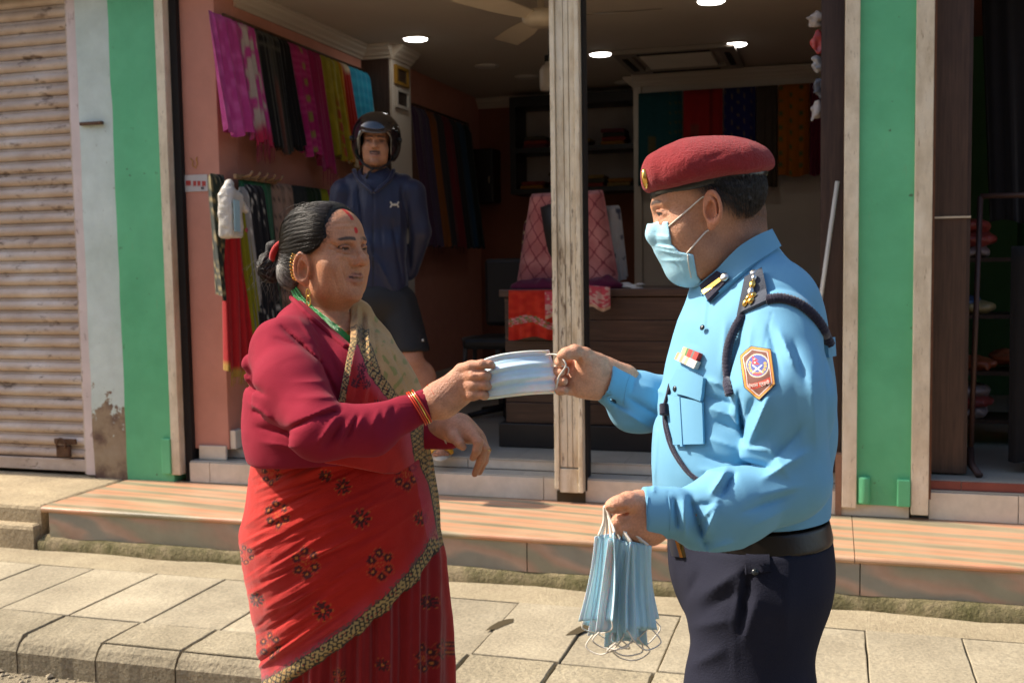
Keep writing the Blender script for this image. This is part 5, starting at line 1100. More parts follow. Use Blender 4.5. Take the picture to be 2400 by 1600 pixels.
# sari: wrapped skirt, outer drape with border, pallu over the far shoulder
_ZY = [1062, 1087, 1130, 1173, 1255, 1327, 1398, 1480, 1600, 1800, 2300]
_CX = [795, 796, 795, 794, 789, 799, 808, 820, 831, 838, 842]; _HW = [.198, .203, .210, .217, .2285, .233, .229, .2265, .2225, .218, .21]
_zz = np.array([L(c, y, 2.42)[2] for c, y in zip(_CX, _ZY)]); _xx = np.array([L(c, y, 2.42)[0] for c, y in zip(_CX, _ZY)]); _o = np.argsort(_zz)
BAND = [(560, 1640), (654, 1592), (743, 1538), (832, 1476), (913, 1409), (966, 1355), (1007, 1302), (1026, 1262), (1045, 1225)]
SF = []
_r = random.Random(3)
for i in range(64):                                       # soft creases sweeping up to the far hip
    y0 = 1085+i*8+_r.uniform(-6, 6); x0 = 560+_r.uniform(0, 90); ln = _r.uniform(120, 330); sl = _r.uniform(.28, .55)+i*.004
    SF.append((x0, y0+20, x0+ln, y0+20-ln*sl, _r.uniform(3.5, 7), _r.choice((1, -1))*_r.uniform(.003, .007)))
SF += [(600, 1150, 800, 1075, 8, .008), (620, 1165, 820, 1095, 6, -.006), (640, 1178, 840, 1105, 6, .006), (560, 1240, 660, 1180, 8, .007), (575, 1260, 700, 1200, 7, -.006), (560, 1275, 640, 1235, 7, .006), (660, 1480, 790, 1400, 6, .005), (600, 1540, 780, 1440, 7, .005), (640, 1560, 800, 1470, 6, -.004), (700, 1380, 900, 1250, 7, .004), (820, 1300, 1000, 1180, 8, .0035), (760, 1230, 950, 1120, 8, .003)]
FLW = [(635, 1110, 26, 0), (650, 1205, 32, 0), (574, 1300, 22, 0), (717, 1318, 36, 0), (891, 1322, 36, 0), (951, 1112, 34, 0), (846, 1214, 24, 1), (601, 1405, 18, 1), (757, 1430, 24, 1), (633, 1512, 30, 0), (987, 1213, 18, 1), (1003, 1545, 32, 0), (1046, 1520, 24, 0), (1015, 1412, 18, 1), (898, 1560, 16, 1), (793, 1588, 20, 0), (803, 1140, 20, 1), (762, 1115, 16, 1)]
def lines_y(pts, x): a = np.array(pts); return np.interp(x, a[:, 0], a[:, 1])
def flower(dx, dy, r, kind, seed=0):
    """dark printed motif: 0 = ring of dark rosettes, 1 = spiky star; returns (dark, orange) masks"""
    rr = np.hypot(dx, dy); an = np.arctan2(dy, dx); dk = np.zeros_like(rr); og = np.zeros_like(rr)
    if kind == 0:
        for k in range(6):
            cx, cy = .62*r*math.cos(k*1.047+.4), .78*r*math.sin(k*1.047+.4); e = np.hypot(dx-cx, dy-cy)/r; ea = np.arctan2(dy-cy, dx-cx)
            dk = np.maximum(dk, sstep(.30, .24, e-.05*np.cos(ea*11))*(e > .10)); og = np.maximum(og, (e <= .09)*.8); og = np.maximum(og, sstep(.05, .02, np.abs(e-.36))*.35*(np.cos(ea*14) > 0))
        og = np.maximum(og, (rr < r*.22)*.5*(np.cos(an*5) > 0))
    else: dk = ((rr < r*(.45+.5*np.abs(np.cos(an*4.5)))) & (rr > r*.2) & (np.abs(np.cos(an*4.5)) > .35))*1.0; og = (rr <= r*.18)*.9+((np.abs(rr-r*.98) < r*.07) & (np.cos(an*9) > .3))*.5
    return dk, og
def border(u, w):
    """woven band pattern: u along in units of its width, w across 0..1"""
    c = np.tile(np.array((.40, .27, .105), f32), (len(u), 1)); fr = np.abs(((u*2.2) % 1)-.5)*2; lat = np.abs(w-.5)*2
    dia = np.abs(((u*2.6+w*2.0) % 1)-.5) < .13; dib = np.abs(((u*2.6-w*2.0) % 1)-.5) < .13; c[(dia | dib) & (lat < .85)] = (.035, .03, .025)
    rd = (np.abs(((u*2.6+w*2.0) % 1)-.0) < .16) & (np.abs(((u*2.6-w*2.0) % 1)-.0) < .16); c[rd & (lat < .8)] = (.33, .045, .03); c[(lat > .86)] = (.05, .04, .03); return c
def w_sari():
    nt, nz = 420, 330; z = np.linspace(.0, _zz.max(), nz); th = np.linspace(0, 2*np.pi, nt, endpoint=False)
    cx = np.interp(z, _zz[_o], _xx[_o]); hw = np.interp(z, _zz[_o], np.array(_HW)[_o]); hd = hw*.86
    T, Z = np.meshgrid(th, z); c_ = np.cos(T); s_ = np.sin(T)
    P = np.stack([cx[:, None]+hw[:, None]*c_, 2.425-.06*0+hd[:, None]*s_, Z], -1).reshape(-1, 3).astype(f32); N = np.stack([c_, s_/.86, 0*c_], -1).reshape(-1, 3); N /= np.linalg.norm(N, axis=1)[:, None]
    x, y = PX(P); fr = sstep(.15, -.2, s_.ravel())
    dy = y-lines_y(BAND, x)                              # >0: below the border, the inner skirt
    low = sstep(8, 22, dy)*fr
    dsp = -.010*low+folds(P, SF)*fr*(1-low)*.85
    pl = np.sin(x*.105+.02*np.sin(y*.02)+.6*np.sin(x*.03)); dsp += low*(.0075*pl+.003*np.sin(x*.27+y*.004))
    dsp += .0022*fbm(P*np.array([1, 1, .7], f32), 16, 3); dsp += (1-fr)*.006*np.sin(T.ravel()*16)
    dsp += .0022*np.exp(-((dy+0)/16)**2)*fr
    V = P+N*dsp[:, None]
    base = mix((.43, .016, .010), (.36, .012, .010), sstep(-.4, .5, fbm(P, 6, 2))); base = mix(base, (.235, .010, .012), low)
    base = mix(base, (.45, .06, .10), (sstep(-78, -22, dy)*(dy < 0)*fr*.55*(.7+.5*vnoise(P, 30))).clip(0, 1))
    dk = np.zeros(len(P)); og = np.zeros(len(P)); u = (T.ravel())*np.repeat(hw, nt)
    for fx, fy, r, k in FLW:
        m = (np.abs(x-fx) < r*1.3) & (np.abs(y-fy) < r*1.3) & (s_.ravel() < .2); a, b_ = flower(x[m]-fx+2*vnoise(P[m], 60), y[m]-fy, r, k); dk[m] = np.maximum(dk[m], a); og[m] = np.maximum(og[m], b_)
    for i in range(26):                                   # the same print on the side turned away
        t0 = _r.uniform(.25, np.pi-.25); z0 = _r.uniform(.05, .98); m = (np.abs((T.ravel()-t0)*.22) < .045) & (np.abs(P[:, 2]-z0) < .045); a, b_ = flower((T.ravel()[m]-t0)*.22, P[m, 2]-z0, .032, i % 2); dk[m] = np.maximum(dk[m], a); og[m] = np.maximum(og[m], b_)
    c = mix(base, (.040, .012, .014), dk*.92); c = mix(c, (.48, .16, .03), og)
    xb = smooth_path(BAND, 200); bm = (np.abs(dy) < 60) & (s_.ravel() < .3)
    dd = np.full(len(P), 99., f32); al = np.zeros(len(P), f32); acc = 0
    for i in range(len(BAND)-1):
        e, t = seg_dist(x, y, *BAND[i], *BAND[i+1]); sg = np.sign(y-lines_y(BAND, x)); ln = math.hypot(BAND[i+1][0]-BAND[i][0], BAND[i+1][1]-BAND[i][1]); up = e < np.abs(dd); dd = np.where(up, e*sg, dd); al = np.where(up, acc+t*ln, al); acc += ln
    m = bm & (np.abs(dd) < 17); c[m] = border(al[m]/34, (dd[m]+17)/34)
    m = bm & (dd < -15) & (dd > -24); c = np.where((m & (vnoise(P, 300) > -.1))[:, None], mix(c, (.10, .07, .06), .75), c)
    # upright border at the far edge of the drape
    xe = np.interp(y, [1000, 1092, 1130, 1230, 1260], [975, 985, 1003, 1020, 1028]); m = (x > xe) & (y < 1262) & (s_.ravel() < .5); c[m] = border(y[m]/34, ((x[m]-xe[m])/46).clip(0, 1)); m2 = m & (x > xe+30); c[m2] = (.42, .27, .12)
    m = (x > xe-26) & (x <= xe) & (y < 1262) & (s_.ravel() < .5); c = np.where(m[:, None], mix(c, (.42, .05, .09), .6), c)
    i, j = np.meshgrid(np.arange(nz-1), np.arange(nt), indexing='ij'); i, j = i.ravel(), j.ravel(); k = (j+1) % nt; Q = np.stack([i*nt+j, i*nt+k, (i+1)*nt+k, (i+1)*nt+j], 1)
    n = len(V); V = np.concatenate([V, [[cx[-1], 2.42, z[-1]-.01]]]); c = np.concatenate([c, [c[0]]]); top = np.stack([(nz-1)*nt+np.arange(nt), (nz-1)*nt+(np.arange(nt)+1) % nt, np.full(nt, n), np.full(nt, n)], 1)[:, :3]
    me = np_mesh('sari', V[:n], Q, c[:n]); return me
M_SARI = mat('sari cotton', attr=True, rough=.8, spec=.18, var=.08, vscale=30, bump=.35, bscale=260, sheen=.2)
link_mesh('sari', w_sari(), M_SARI, WOM, None, 'p')
# waist roll and edge of the drape under the arm
PAL = [(821, 716), (845, 700), (905, 735), (940, 780), (970, 840), (1010, 905), (1030, 985), (1036, 1060), (1036, 1110), (900, 1110), (800, 1090), (760, 1085), (785, 960), (795, 930), (813, 836), (821, 800)]
PF = [(838, 722, 836, 800, 5, .010), (850, 728, 852, 830, 4, -.010), (862, 735, 868, 850, 5, .009), (874, 750, 890, 880, 4, -.006), (836, 800, 812, 930, 5, .007), (855, 830, 830, 940, 5, -.006), (866, 850, 850, 950, 6, .006), (890, 850, 915, 930, 6, .005), (905, 800, 960, 920, 6, -.004), (875, 860, 862, 950, 5, -.005), (890, 890, 880, 960, 5, .004), (820, 1060, 960, 990, 7, .004), (790, 1080, 930, 1000, 6, -.003)]
def w_pal(P):
    x, y = PX(P); d = w_torso(P)-.017; d = smin(d, sd_cap(P, L(836, 735, 2.50), L(862, 800, 2.50), .03, .05), .03); d = smin(d, sd_cap(P, L(836, 728, 2.50), L(850, 770, 2.64), .025, .03), .03); d = d-folds(P, PF)-.0015*fbm(P, 20, 2)
    reg = poly_sd(x, y, PAL)*.00095; return smax(d, np.maximum(reg, P[:, 1]-2.66), .006)
def w_pal_col(V):
    x, y = PX(V); tan = np.array((.44, .255, .105), f32); c = np.tile(tan, (len(V), 1))*(1+.1*fbm(V, 25, 2))[:, None]
    sp = (np.sin(x*.16+2*np.sin(y*.07))*np.sin(y*.09+1.3*np.sin(x*.1)) > .55) & (vnoise(V, 90) > -.35); c[sp & (x > 872)] = (.25, .21, .06)
    e = np.interp(y, [700, 800, 815, 876, 932, 1000, 1100], [848, 850, 858, 878, 922, 975, 990])      # border between red cloth and tan end
    w = (x-(e-16))/32; m = (np.abs(x-e) < 16) & (y > 770); c[m] = border(y[m]/32, w[m].clip(0, 1)); r = (x < e-16) & (y > 805)
    red = mix((.40, .018, .014), (.30, .012, .014), sstep(-.3, .4, fbm(V, 20, 2))); red = mix(red, (.46, .07, .10), sstep(34, 0, e-16-x)*.8); c = np.where(r[:, None], red, c)
    for fx, fy in ((848, 862), (833, 898), (858, 900), (884, 948), (846, 882)):
        a, b_ = flower(x-fx, y-fy, 13, 1); c = mix(c, (.05, .012, .02), (a*r).clip(0, 1)*.9)
    le = np.interp(y, [700, 800, 836, 930, 1000], [820, 822, 812, 795, 785]); w2 = (x-le+6)/22; m = (x < le+16) & (y > 790) & (y < 960); c[m] = border(y[m]/24, w2[m].clip(0, 1)); m = (y > 760) & (y < 800) & (x < 850); c[m & (vnoise(V, 160) > .1)] = (.16, .10, .05)
    return c
sdf_obj('pallu', w_pal, *bb([L(740, 690, 2.16), L(1030, 1125, 2.72), L(740, 690, 2.72), L(1030, 1125, 2.16)], .02), .003, M_SARI, WOM, w_pal_col)
# ------------------------------------------------------------------ the police officer
_pb = L(1760, 800, 1.98); _pb[2] = 0
POL = thing('person', _RZ @ _pb, 'police officer in light blue shirt, maroon beret and face mask holding masks', 'person', rz=YAW)
PHS = 1.03; PHC = L(1653, 491, 1.97).astype(f32); PR = frameR(-95, 9, 0); PS = (.48, .235, .135)
def pq(P): return ((P-PHC) @ PR)/PHS
def p_headonly(P, **k):
    q = pq(P); return head_sdf(q, jowl=1.05, nose=.12, wide=1.04, chin=.016, **k)*PHS
def p_skin(P):
    q = pq(P); d = p_headonly(P, mouth=False)/PHS
    for s in (-1, 1): d = smin(d, ear_sdf(q, s, (.079, .004, -.004), .88, 28, -.0055, 1.35), .006)
    d = d*PHS; d = smin(d, sd_cap(P, L(1708, 560, 1.985), L(1716, 700, 2.0), .058, .066), .02); d = smin(d, sd_cap(P, L(1752, 510, 1.985), L(1738, 620, 2.0), .034, .046), .03); d = smin(d, sd_ell(q, (0, .02, -.10), (.045, .05, .03))*PHS, .03)
    x, y = PX(P); return d+.0010*np.exp(-(seg_dist(x, y, 1772, 505, 1800, 512)[0]/3)**2)
def hairfade(q):                                          # 1 = full hair, 0 = bare skin
    e = np.interp(q[:, 1], [-.12, -.06, -.02, .02, .05], [-.065, -.045, -.012, .022, .07]); return sstep(-.018, .028, q[:, 2]-e)*(q[:, 1] < .062)
def p_skin_col(V):
    q = pq(V); c = face_col(q, PS, (.3, .12, .1)); h = hairfade(q); c = mix(c, (.016, .014, .014), (.86*h*(.85+.15*vnoise(V, 420))).clip(0, 1)*(np.abs(q[:, 0]) < .083))
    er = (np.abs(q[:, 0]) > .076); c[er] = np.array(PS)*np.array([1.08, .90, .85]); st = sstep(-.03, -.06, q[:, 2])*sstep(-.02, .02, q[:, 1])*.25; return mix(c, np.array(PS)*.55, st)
def p_hand_r(P):
    g = lambda cx, cy, d: L(1120+cx/7.84, 780+cy/7.84, d)
    d = sd_cap(P, g(2700, 860, 2.14), g(2230, 850, 2.125), .031, .030, ((0, 1, 0), .8))
    d = smin(d, sd_cap(P, g(2200, 760, 2.125), g(2000, 780, 2.125), .036, .034, ((0, 1, 0), .62)), .03); d = smin(d, sd_cap(P, g(2150, 950, 2.125), g(1850, 960, 2.125), .022, .020, ((0, 1, 0), .8)), .02)
    d = smin(d, sd_ell(P, g(2080, 640, 2.108), (.026, .018, .024)), .014)
    th = [g(2150, 560, 2.115), g(1960, 420, 2.10), g(1780, 345, 2.09), g(1620, 385, 2.086), g(1540, 415, 2.088)]; d = smin(d, sd_chain(P, th, [.021, .0165, .0140, .0120, .0095], .005), .010)
    F = [([(1850, 560, 2.135), (1680, 500, 2.14), (1560, 470, 2.125), (1500, 520, 2.100), (1505, 545, 2.094)], [.0145, .0128, .0115, .0105, .0088]),
         ([(1850, 690, 2.135), (1640, 690, 2.138), (1480, 690, 2.128), (1450, 710, 2.112), (1530, 720, 2.100)], [.0145, .0125, .0118, .0110, .0095]),
         ([(1850, 840, 2.132), (1660, 870, 2.132), (1520, 880, 2.122), (1500, 890, 2.108), (1580, 890, 2.098)], [.0140, .0122, .0112, .0105, .0092]),
         ([(1850, 980, 2.128), (1680, 1040, 2.124), (1530, 1060, 2.114), (1500, 1060, 2.104), (1590, 1050, 2.095)], [.0130, .0110, .0102, .0095, .0085])]
    d = fingers(P, g, F, d, .007, .88)
    for (x0, y0, x1, y1) in ((1660, 780, 1690, 960), (1700, 990, 1790, 1140), (1860, 480, 1900, 1130), (1560, 800, 1680, 815), (1530, 965, 1700, 985)): d = smax(d, -sd_cap(P, g(x0, y0, 2.086), g(x1, y1, 2.088), .0035), .006)
    return d
def p_hand_l(P):
    g = lambda cx, cy, d: L(1380+cx/8.71, 1120+cy/8.71, d)
    d = sd_cap(P, g(1500, 760, 1.70), g(1150, 760, 1.685), .031, .0295)
    d = smin(d, sd_cap(P, g(1130, 660, 1.68), g(1010, 720, 1.674), .030, .026, ((0, 1, 0), .8)), .02); d = smin(d, sd_cap(P, g(1140, 900, 1.685), g(1030, 960, 1.677), .029, .025, ((0, 1, 0), .8)), .02)
    d = smin(d, sd_cap(P, g(980, 1060, 1.68), g(1250, 1080, 1.69), .018, .018), .025)
    d = smin(d, sd_chain(P, [g(980, 500, 1.67), g(800, 490, 1.652), g(640, 530, 1.642), g(520, 560, 1.640), g(462, 575, 1.642)], [.019, .0160, .0138, .0120, .0100], .005), .010)
    F = [([(850, 770, 1.668), (690, 840, 1.655), (585, 900, 1.655), (570, 860, 1.675), (500, 750, 1.695)], [.0160, .0140, .0125, .0112, .0092]),
         ([(850, 900, 1.668), (700, 985, 1.655), (630, 1050, 1.665), (680, 980, 1.69)], [.0155, .0138, .0122, .0105]),
         ([(890, 1000, 1.672), (760, 1105, 1.662), (730, 1145, 1.678), (800, 1060, 1.70)], [.0150, .0130, .0115, .0100]),
         ([(970, 1080, 1.68), (870, 1185, 1.675), (860, 1210, 1.69), (930, 1140, 1.71)], [.0140, .0118, .0105, .0092])]
    d = fingers(P, g, F, d, .008, .88)
    d = smax(d, -sd_cap(P, g(735, 668, 1.632), g(400, 690, 1.632), .0065), .003); d = smax(d, -sd_cap(P, g(735, 668, 1.648), g(400, 690, 1.648), .0065), .003)
    return d
def p_hcol(V): c = np.tile(np.array((.60, .29, .175), f32), (len(V), 1)); return c*(1+.12*fbm(V, 60, 3))[:, None]
def p_hcol_l(V):
    c = p_hcol(V); n = np.linalg.norm(V-L(1380+462/8.71, 1120+572/8.71, 1.638).astype(f32), axis=1); return mix(c, (.62, .42, .34), sstep(.0088, .0066, n))
sdf_join('body', [(p_skin, PHC-[.17, .18, .30], PHC+[.20, .18, .16], .0023, p_skin_col), (p_hand_r, *bb([L(1290, 800, 2.04), L(1470, 950, 2.22)], .02), .0018, p_hcol), (p_hand_l, *bb([L(1415, 1140, 1.62), L(1575, 1285, 1.76)], .02), .0018, p_hcol_l)], M_SKIN, POL, limbs=[([L(1725, 700, 2.0), L(1822, 765, 1.85), L(1860, 1125, 1.785), L(1700, 1190, 1.74), L(1545, 1202, 1.695)], .028, (1, 1)), ([L(1725, 700, 2.0), L(1770, 770, 2.16), L(1640, 952, 2.235), L(1445, 905, 2.14)], .03, (1, 1)), ([L(1725, 700, 2.0), L(1760, 900, 2.0), L(1750, 1280, 1.99)], .10, (1, 0)), ([L(1750, 1250, 1.98), L(1765, 1400, 1.90), (L(1755, 1650, 1.9)[0], 1.92, .08)], .05, (1, 0)), ([L(1750, 1250, 1.98), L(1755, 1400, 2.06), (L(1745, 1650, 2.08)[0], 2.10, .08)], .05, (1, 0))])
def p_hair(P):
    q = pq(P); e = np.interp(q[:, 1], [-.12, -.06, -.02, .02, .05], [-.034, -.004, .026, .052, .09]); d = p_headonly(P, eyes=False, mouth=False)-.0045-.0022*vnoise(P, 260)-.0012*vnoise(P, 520)
    return smax(d, np.maximum((e-q[:, 2])*.8, q[:, 1]-.055), .012)
def p_hair_col(V): return mix((.008, .008, .009), (.05, .05, .055), sstep(.25, .8, vnoise(V*np.array([1, 1, .35], f32), 420)))
sdf_obj('hair', p_hair, PHC-[.15, .15, .12], PHC+[.19, .15, .16], .0024, M_HAIR, POL, p_hair_col)
def _proots(n):
    out = []
    while len(out) < n:
        y = RNG.uniform(-.115, .035); z = RNG.uniform(-.05, .06); e = np.interp(y, [-.12, -.06, -.02, .02, .05], [-.065, -.040, -.004, .03, .07])
        if z < e+RNG.uniform(0, .03): continue
        x = RNG.choice((-1, 1))*.077*math.sqrt(max(0.02, 1-((y+.015)/.1)**2)); out.append(PHC+PR @ (np.array([x, y, z])*PHS))
    return out
comb('hair_strands', POL, _proots(3000), PHC+PR @ np.array([0, -.14, -.20]), lambda P: p_headonly(P, eyes=False, mouth=False)-.002, lambda R0, n: mix((.008, .008, .009), (.06, .06, .07), RNG.random(n)**3).astype(f32), 5, .0035, .0004, .0035, .0, .2, .25)
# beret
def p_beret(P):
    d = sd_ell(P, L(1600, 408, 1.955), (.066, .092, .052)); d = smin(d, sd_ell(P, L(1672, 388, 1.965), (.092, .102, .052)), .035); d = smin(d, sd_ell(P, L(1750, 393, 1.975), (.042, .085, .028)), .045); d = smin(d, sd_ell(P, L(1532, 415, 1.955), (.017, .05, .032)), .035)
    x, y = PX(P); a, b_ = L(1517, 456, 1.96), L(1802, 402, 1.98); t = (b_-a)/np.linalg.norm(b_-a); n = np.cross(t, [0, 1.0, 0]); n = n if n[2] > 0 else -n
    h = (P-a) @ n.astype(f32); d = smax(d, -h, .012); d = d-folds(P, [(1560, 395, 1640, 360, 14, .002), (1650, 375, 1700, 360, 10, -.0035), (1690, 400, 1780, 395, 14, .003), (1600, 430, 1720, 395, 9, -.002)])-.0020*fbm(P, 22, 2)-.0005*vnoise(P, 350)
    return smax(d, -(sd_ell(P, PHC+np.array([.0, 0, -.0]), (.09, .075, .088))), .004)
M_BERET = mat('maroon wool', (.265, .030, .034), rough=.95, spec=.1, var=.14, vscale=60, bump=.7, bscale=260, sheen=.15)
sdf_obj('beret', p_beret, *bb([L(1485, 300, 1.8), L(1830, 470, 2.15)], .02), .0028, M_BERET, POL)
def p_bandf(P):
    a, b_ = L(1519, 455, 1.96), L(1800, 401, 1.98); t = (b_-a)/np.linalg.norm(b_-a); n = np.cross(t, [0, 1.0, 0]); n = n if n[2] > 0 else -n; h = (P-a) @ n.astype(f32)
    e = sd_ell(P, (a+b_)/2, (.1085, .0865, .20)); return smax(smax(e, np.abs(h+.001)-.0085, .004), -(e+.012), .002)
sdf_obj('leather_band', p_bandf, *bb([L(1490, 370, 1.8), L(1830, 480, 2.15)], .02), .003, mat('black leather', (.012, .011, .010), rough=.3, spec=.6), POL)
_P = on_path(p_beret, [(1511, 398), (1513, 415), (1516, 440)], 8, .001)
MB().tube(_P, [.003, .005, .006, .0065, .0065, .006, .005, .003], 8).build('beret_badge', M_GOLD, POL, None, 'p')
# face mask worn
MP = [(1528, 524), (1545, 518), (1566, 519), (1574, 571), (1592, 590), (1625, 596), (1634, 646), (1650, 664), (1645, 700), (1560, 700), (1480, 620), (1490, 524)]
def p_mask(P):
    q = pq(P); d = p_headonly(P, eyes=False, mouth=False)-.0035; d = smin(d, sd_chain(q, [(0, .079, -.004), (0, .081, -.028), (0, .074, -.055), (0, .060, -.088)], [.0165, .0185, .020, .020], .02)*PHS, .03); d = smin(d, sd_ell(q, (0, .02, -.10), (.048, .052, .033))*PHS, .03); x, y = PX(P)
    d = d-folds(P, [(1532, 552, 1572, 556, 3, .0035), (1536, 575, 1580, 584, 3, .0035), (1535, 560, 1575, 562, 4, .003), (1540, 585, 1592, 596, 4, .003), (1552, 610, 1620, 612, 4, .0025), (1540, 572, 1585, 575, 3, -.002), (1575, 600, 1600, 640, 4, -.002)])
    return smax(d, poly_sd(x, y, MP)*.00079, .003)
def f_mask(t, p, b, c=None): return t.ramp(t.noise(p, 30, 3, .5), [(.3, (.30, .55, .68)), (.7, (.36, .61, .73))])
M_MASK = mat('mask fabric', fn=f_mask, rough=.75, spec=.2, var=.05, vscale=60, bump=.25, bscale=400, sss=.15)
M_CORD = mat('white elastic', (.66, .60, .52), rough=.7, var=.05, vscale=80)
PMO = sdf_obj('worn_mask', p_mask, *bb([L(1495, 500, 1.86), L(1665, 675, 2.08)], .02), .0022, M_MASK, POL)
for pa in ([(1566, 533), (1600, 503), (1640, 467), (1650, 462)], [(1610, 594), (1630, 570), (1652, 545), (1660, 540)]):
    _P = on_path(lambda P: p_skin(P), pa, 14, .0015); MB().tube(_P, .0014, 6).build('ear_loop', M_CORD, PMO, None, 'p')
MB().tube(on_path(p_mask, [(1612, 597), (1614, 620), (1620, 650)], 10, .0006), .0012, 5).build('seam', M_CORD, PMO, None, 'p')
# shirt
PBR = frameR(-79)
def p_torso(P):
    d = sd_ell(P, L(1768, 885, 2.0), (.170, .130, .19), PBR); d = smin(d, sd_cap(P, L(1806, 752, 1.91), L(1790, 752, 2.12), .078, .075), .05); d = smin(d, sd_ell(P, L(1733, 1075, 1.985), (.172, .158, .185), PBR), .08)
    d = smin(d, sd_ell(P, L(1748, 1220, 1.985), (.165, .136, .14), PBR), .05); d = smin(d, sd_cap(P, L(1748, 672, 2.0), L(1806, 712, 1.94), .060, .074), .04); d = smin(d, sd_cap(P, L(1728, 630, 1.995), L(1742, 725, 2.0), .080, .105), .035); d = smin(d, sd_ell(P, L(1690, 860, 1.95), (.10, .06, .09), PBR), .08)
    return d
PF_ = [(1826, 775, 1863, 860, 9.3, 0.0112), (1800, 760, 1830, 880, 7.6, -0.0075), (1860, 800, 1890, 900, 8.5, -0.0075), (1700, 760, 1690, 880, 8.5, 0.005), (1880, 1000, 1800, 1090, 11.9, -0.01), (1890, 1060, 1790, 1120, 10.2, 0.01), (1870, 1150, 1740, 1200, 10.2, -0.0075), (1730, 920, 1745, 1040, 5.1, -0.02), (1800, 930, 1752, 1045, 11.9, 0.02), (1770, 930, 1735, 1015, 10.2, -0.0125), (1730, 1082, 1805, 1097, 9.3, -0.025), (1745, 1050, 1800, 1055, 10.2, 0.0088), (1800, 1040, 1850, 1120, 15.3, 0.0075), (1860, 900, 1880, 1080, 18.7, -0.005), (1900, 860, 1915, 1060, 13.6, 0.0063),
       (1704, 1098, 1668, 1155, 6, 0.0137), (1722, 1108, 1690, 1165, 6, -0.0125), (1615, 1185, 1690, 1178, 6, -0.0063), (1640, 1222, 1690, 1165, 7.6, 0.0075), (1582, 1172, 1589, 1235, 5.1, -0.015), (1602, 1172, 1606, 1255, 6, 0.015), (1620, 1170, 1656, 1280, 8.5, -0.0225), (1648, 1265, 1682, 1185, 7.6, 0.015), (1660, 1290, 1720, 1270, 11.9, 0.0075), (1760, 1235, 1850, 1190, 13.6, 0.005), (1780, 1160, 1880, 1140, 17, 0.0063),
       (1652, 925, 1720, 948, 8.5, -0.0088), (1655, 955, 1722, 975, 8.5, 0.005), (1675, 985, 1735, 1012, 8.5, -0.0088), (1655, 1025, 1730, 1050, 9.3, 0.005), (1650, 1068, 1738, 1092, 8.5, -0.01), (1640, 1100, 1715, 1108, 7.6, 0.005), (1655, 890, 1700, 905, 6.8, 0.0063), (1715, 750, 1760, 880, 11.9, -0.0037), (1930, 800, 1945, 1100, 10.2, -0.005), (1760, 760, 1745, 900, 10.2, 0.0063),
       (1470, 930, 1545, 975, 8.5, -0.01), (1500, 900, 1555, 920, 10.2, 0.005), (1455, 960, 1520, 1000, 8.5, 0.0088), (1430, 935, 1470, 960, 6.8, -0.0075), (1495, 870, 1480, 920, 5.1, -0.005)]
PE_ = L(1846, 1122, 1.775)
def p_arm(P):
    d = sd_cap(P, L(1828, 775, 1.84), L(1834, 930, 1.785), .068, .080); d = smin(d, sd_cap(P, L(1834, 930, 1.785), PE_, .080, .064), .03); d = smin(d, sd_cap(P, PE_, L(1705, 1190, 1.735), .064, .060), .03)
    d = smin(d, sd_cap(P, L(1705, 1190, 1.735), L(1600, 1203, 1.71), .058, .040), .03); d = smin(d, sd_ell(P, L(1655, 1245, 1.73), (.035, .03, .032)), .04)
    cf = sd_cap(P, L(1575, 1200, 1.70), L(1490, 1202, 1.68), .0405, .0395); cf = smax(cf, (L(1509, 1200, 1.685)-P)[:, 0]*1.0, .003); d = smin(d, cf, .006)
    return smax(d, -sd_cap(P, L(1524, 1202, 1.69), L(1470, 1202, 1.676), .0315), .003)
def p_farm(P):
    d = sd_cap(P, L(1770, 765, 2.17), L(1640, 950, 2.24), .078, .066); d = smin(d, sd_cap(P, L(1640, 955, 2.24), L(1495, 938, 2.165), .064, .056), .03); d = smin(d, sd_ell(P, L(1490, 965, 2.16), (.05, .045, .04)), .03); d = smin(d, sd_cap(P, L(1490, 928, 2.16), L(1440, 908, 2.14), .050, .043), .02)
    cf = sd_cap(P, L(1470, 915, 2.15), L(1395, 884, 2.12), .0425, .0400); ax = L(1400, 886, 2.125)-L(1470, 915, 2.15); ax /= np.linalg.norm(ax); cf = smax(cf, (P-L(1409, 889, 2.13)) @ ax.astype(f32), .003)
    d = smin(d, cf, .006); return smax(d, -sd_cap(P, L(1425, 896, 2.135), L(1380, 880, 2.115), .036), .003)
_bz = L(1755, 1272, 1.83)[2]
def p_shirt(P):
    d = p_torso(P)-.004; d = smin(d, p_arm(P), .006); d = smin(d, p_farm(P), .02)
    d = smax(d, -sd_cap(P, L(1706, 540, 1.985), L(1712, 650, 1.995), .085, .068), .004); d = smax(d, (_bz-.01)-P[:, 2], .006) if True else d
    x, y = PX(P); arm_ = P[:, 1] < 1.80
    d = d-folds(P, PF_)*sstep(2.3, 2.2, P[:, 1])-.0024*fbm(P, 11, 2)-.0018*np.abs(vnoise(P*np.array([1.5, 1, 1], f32), 15, 3))
    d = d-.0016*np.exp(-(seg_dist(x, y, 1655, 705, 1648, 770)[0]/5)**2)-.0022*np.exp(-(seg_dist(x, y, 1540, 1010, 1532, 1150)[0]/4)**2)
    d = d+.0013*np.exp(-(np.abs(x-1566+ (y-1200)*.02)/1.6)**2)*((y > 1150) & (y < 1260) & (P[:, 1] < 1.8))
    d = d+.0014*np.exp(-(np.minimum(seg_dist(x, y, 1809, 735, 1790, 815)[0], seg_dist(x, y, 1905, 700, 1925, 760)[0])/2)**2)
    return d
M_SHIRT = mat('light blue shirting', (.145, .355, .53), rough=.75, spec=.18, var=.05, vscale=10, bump=.07, bscale=420, sheen=.06)
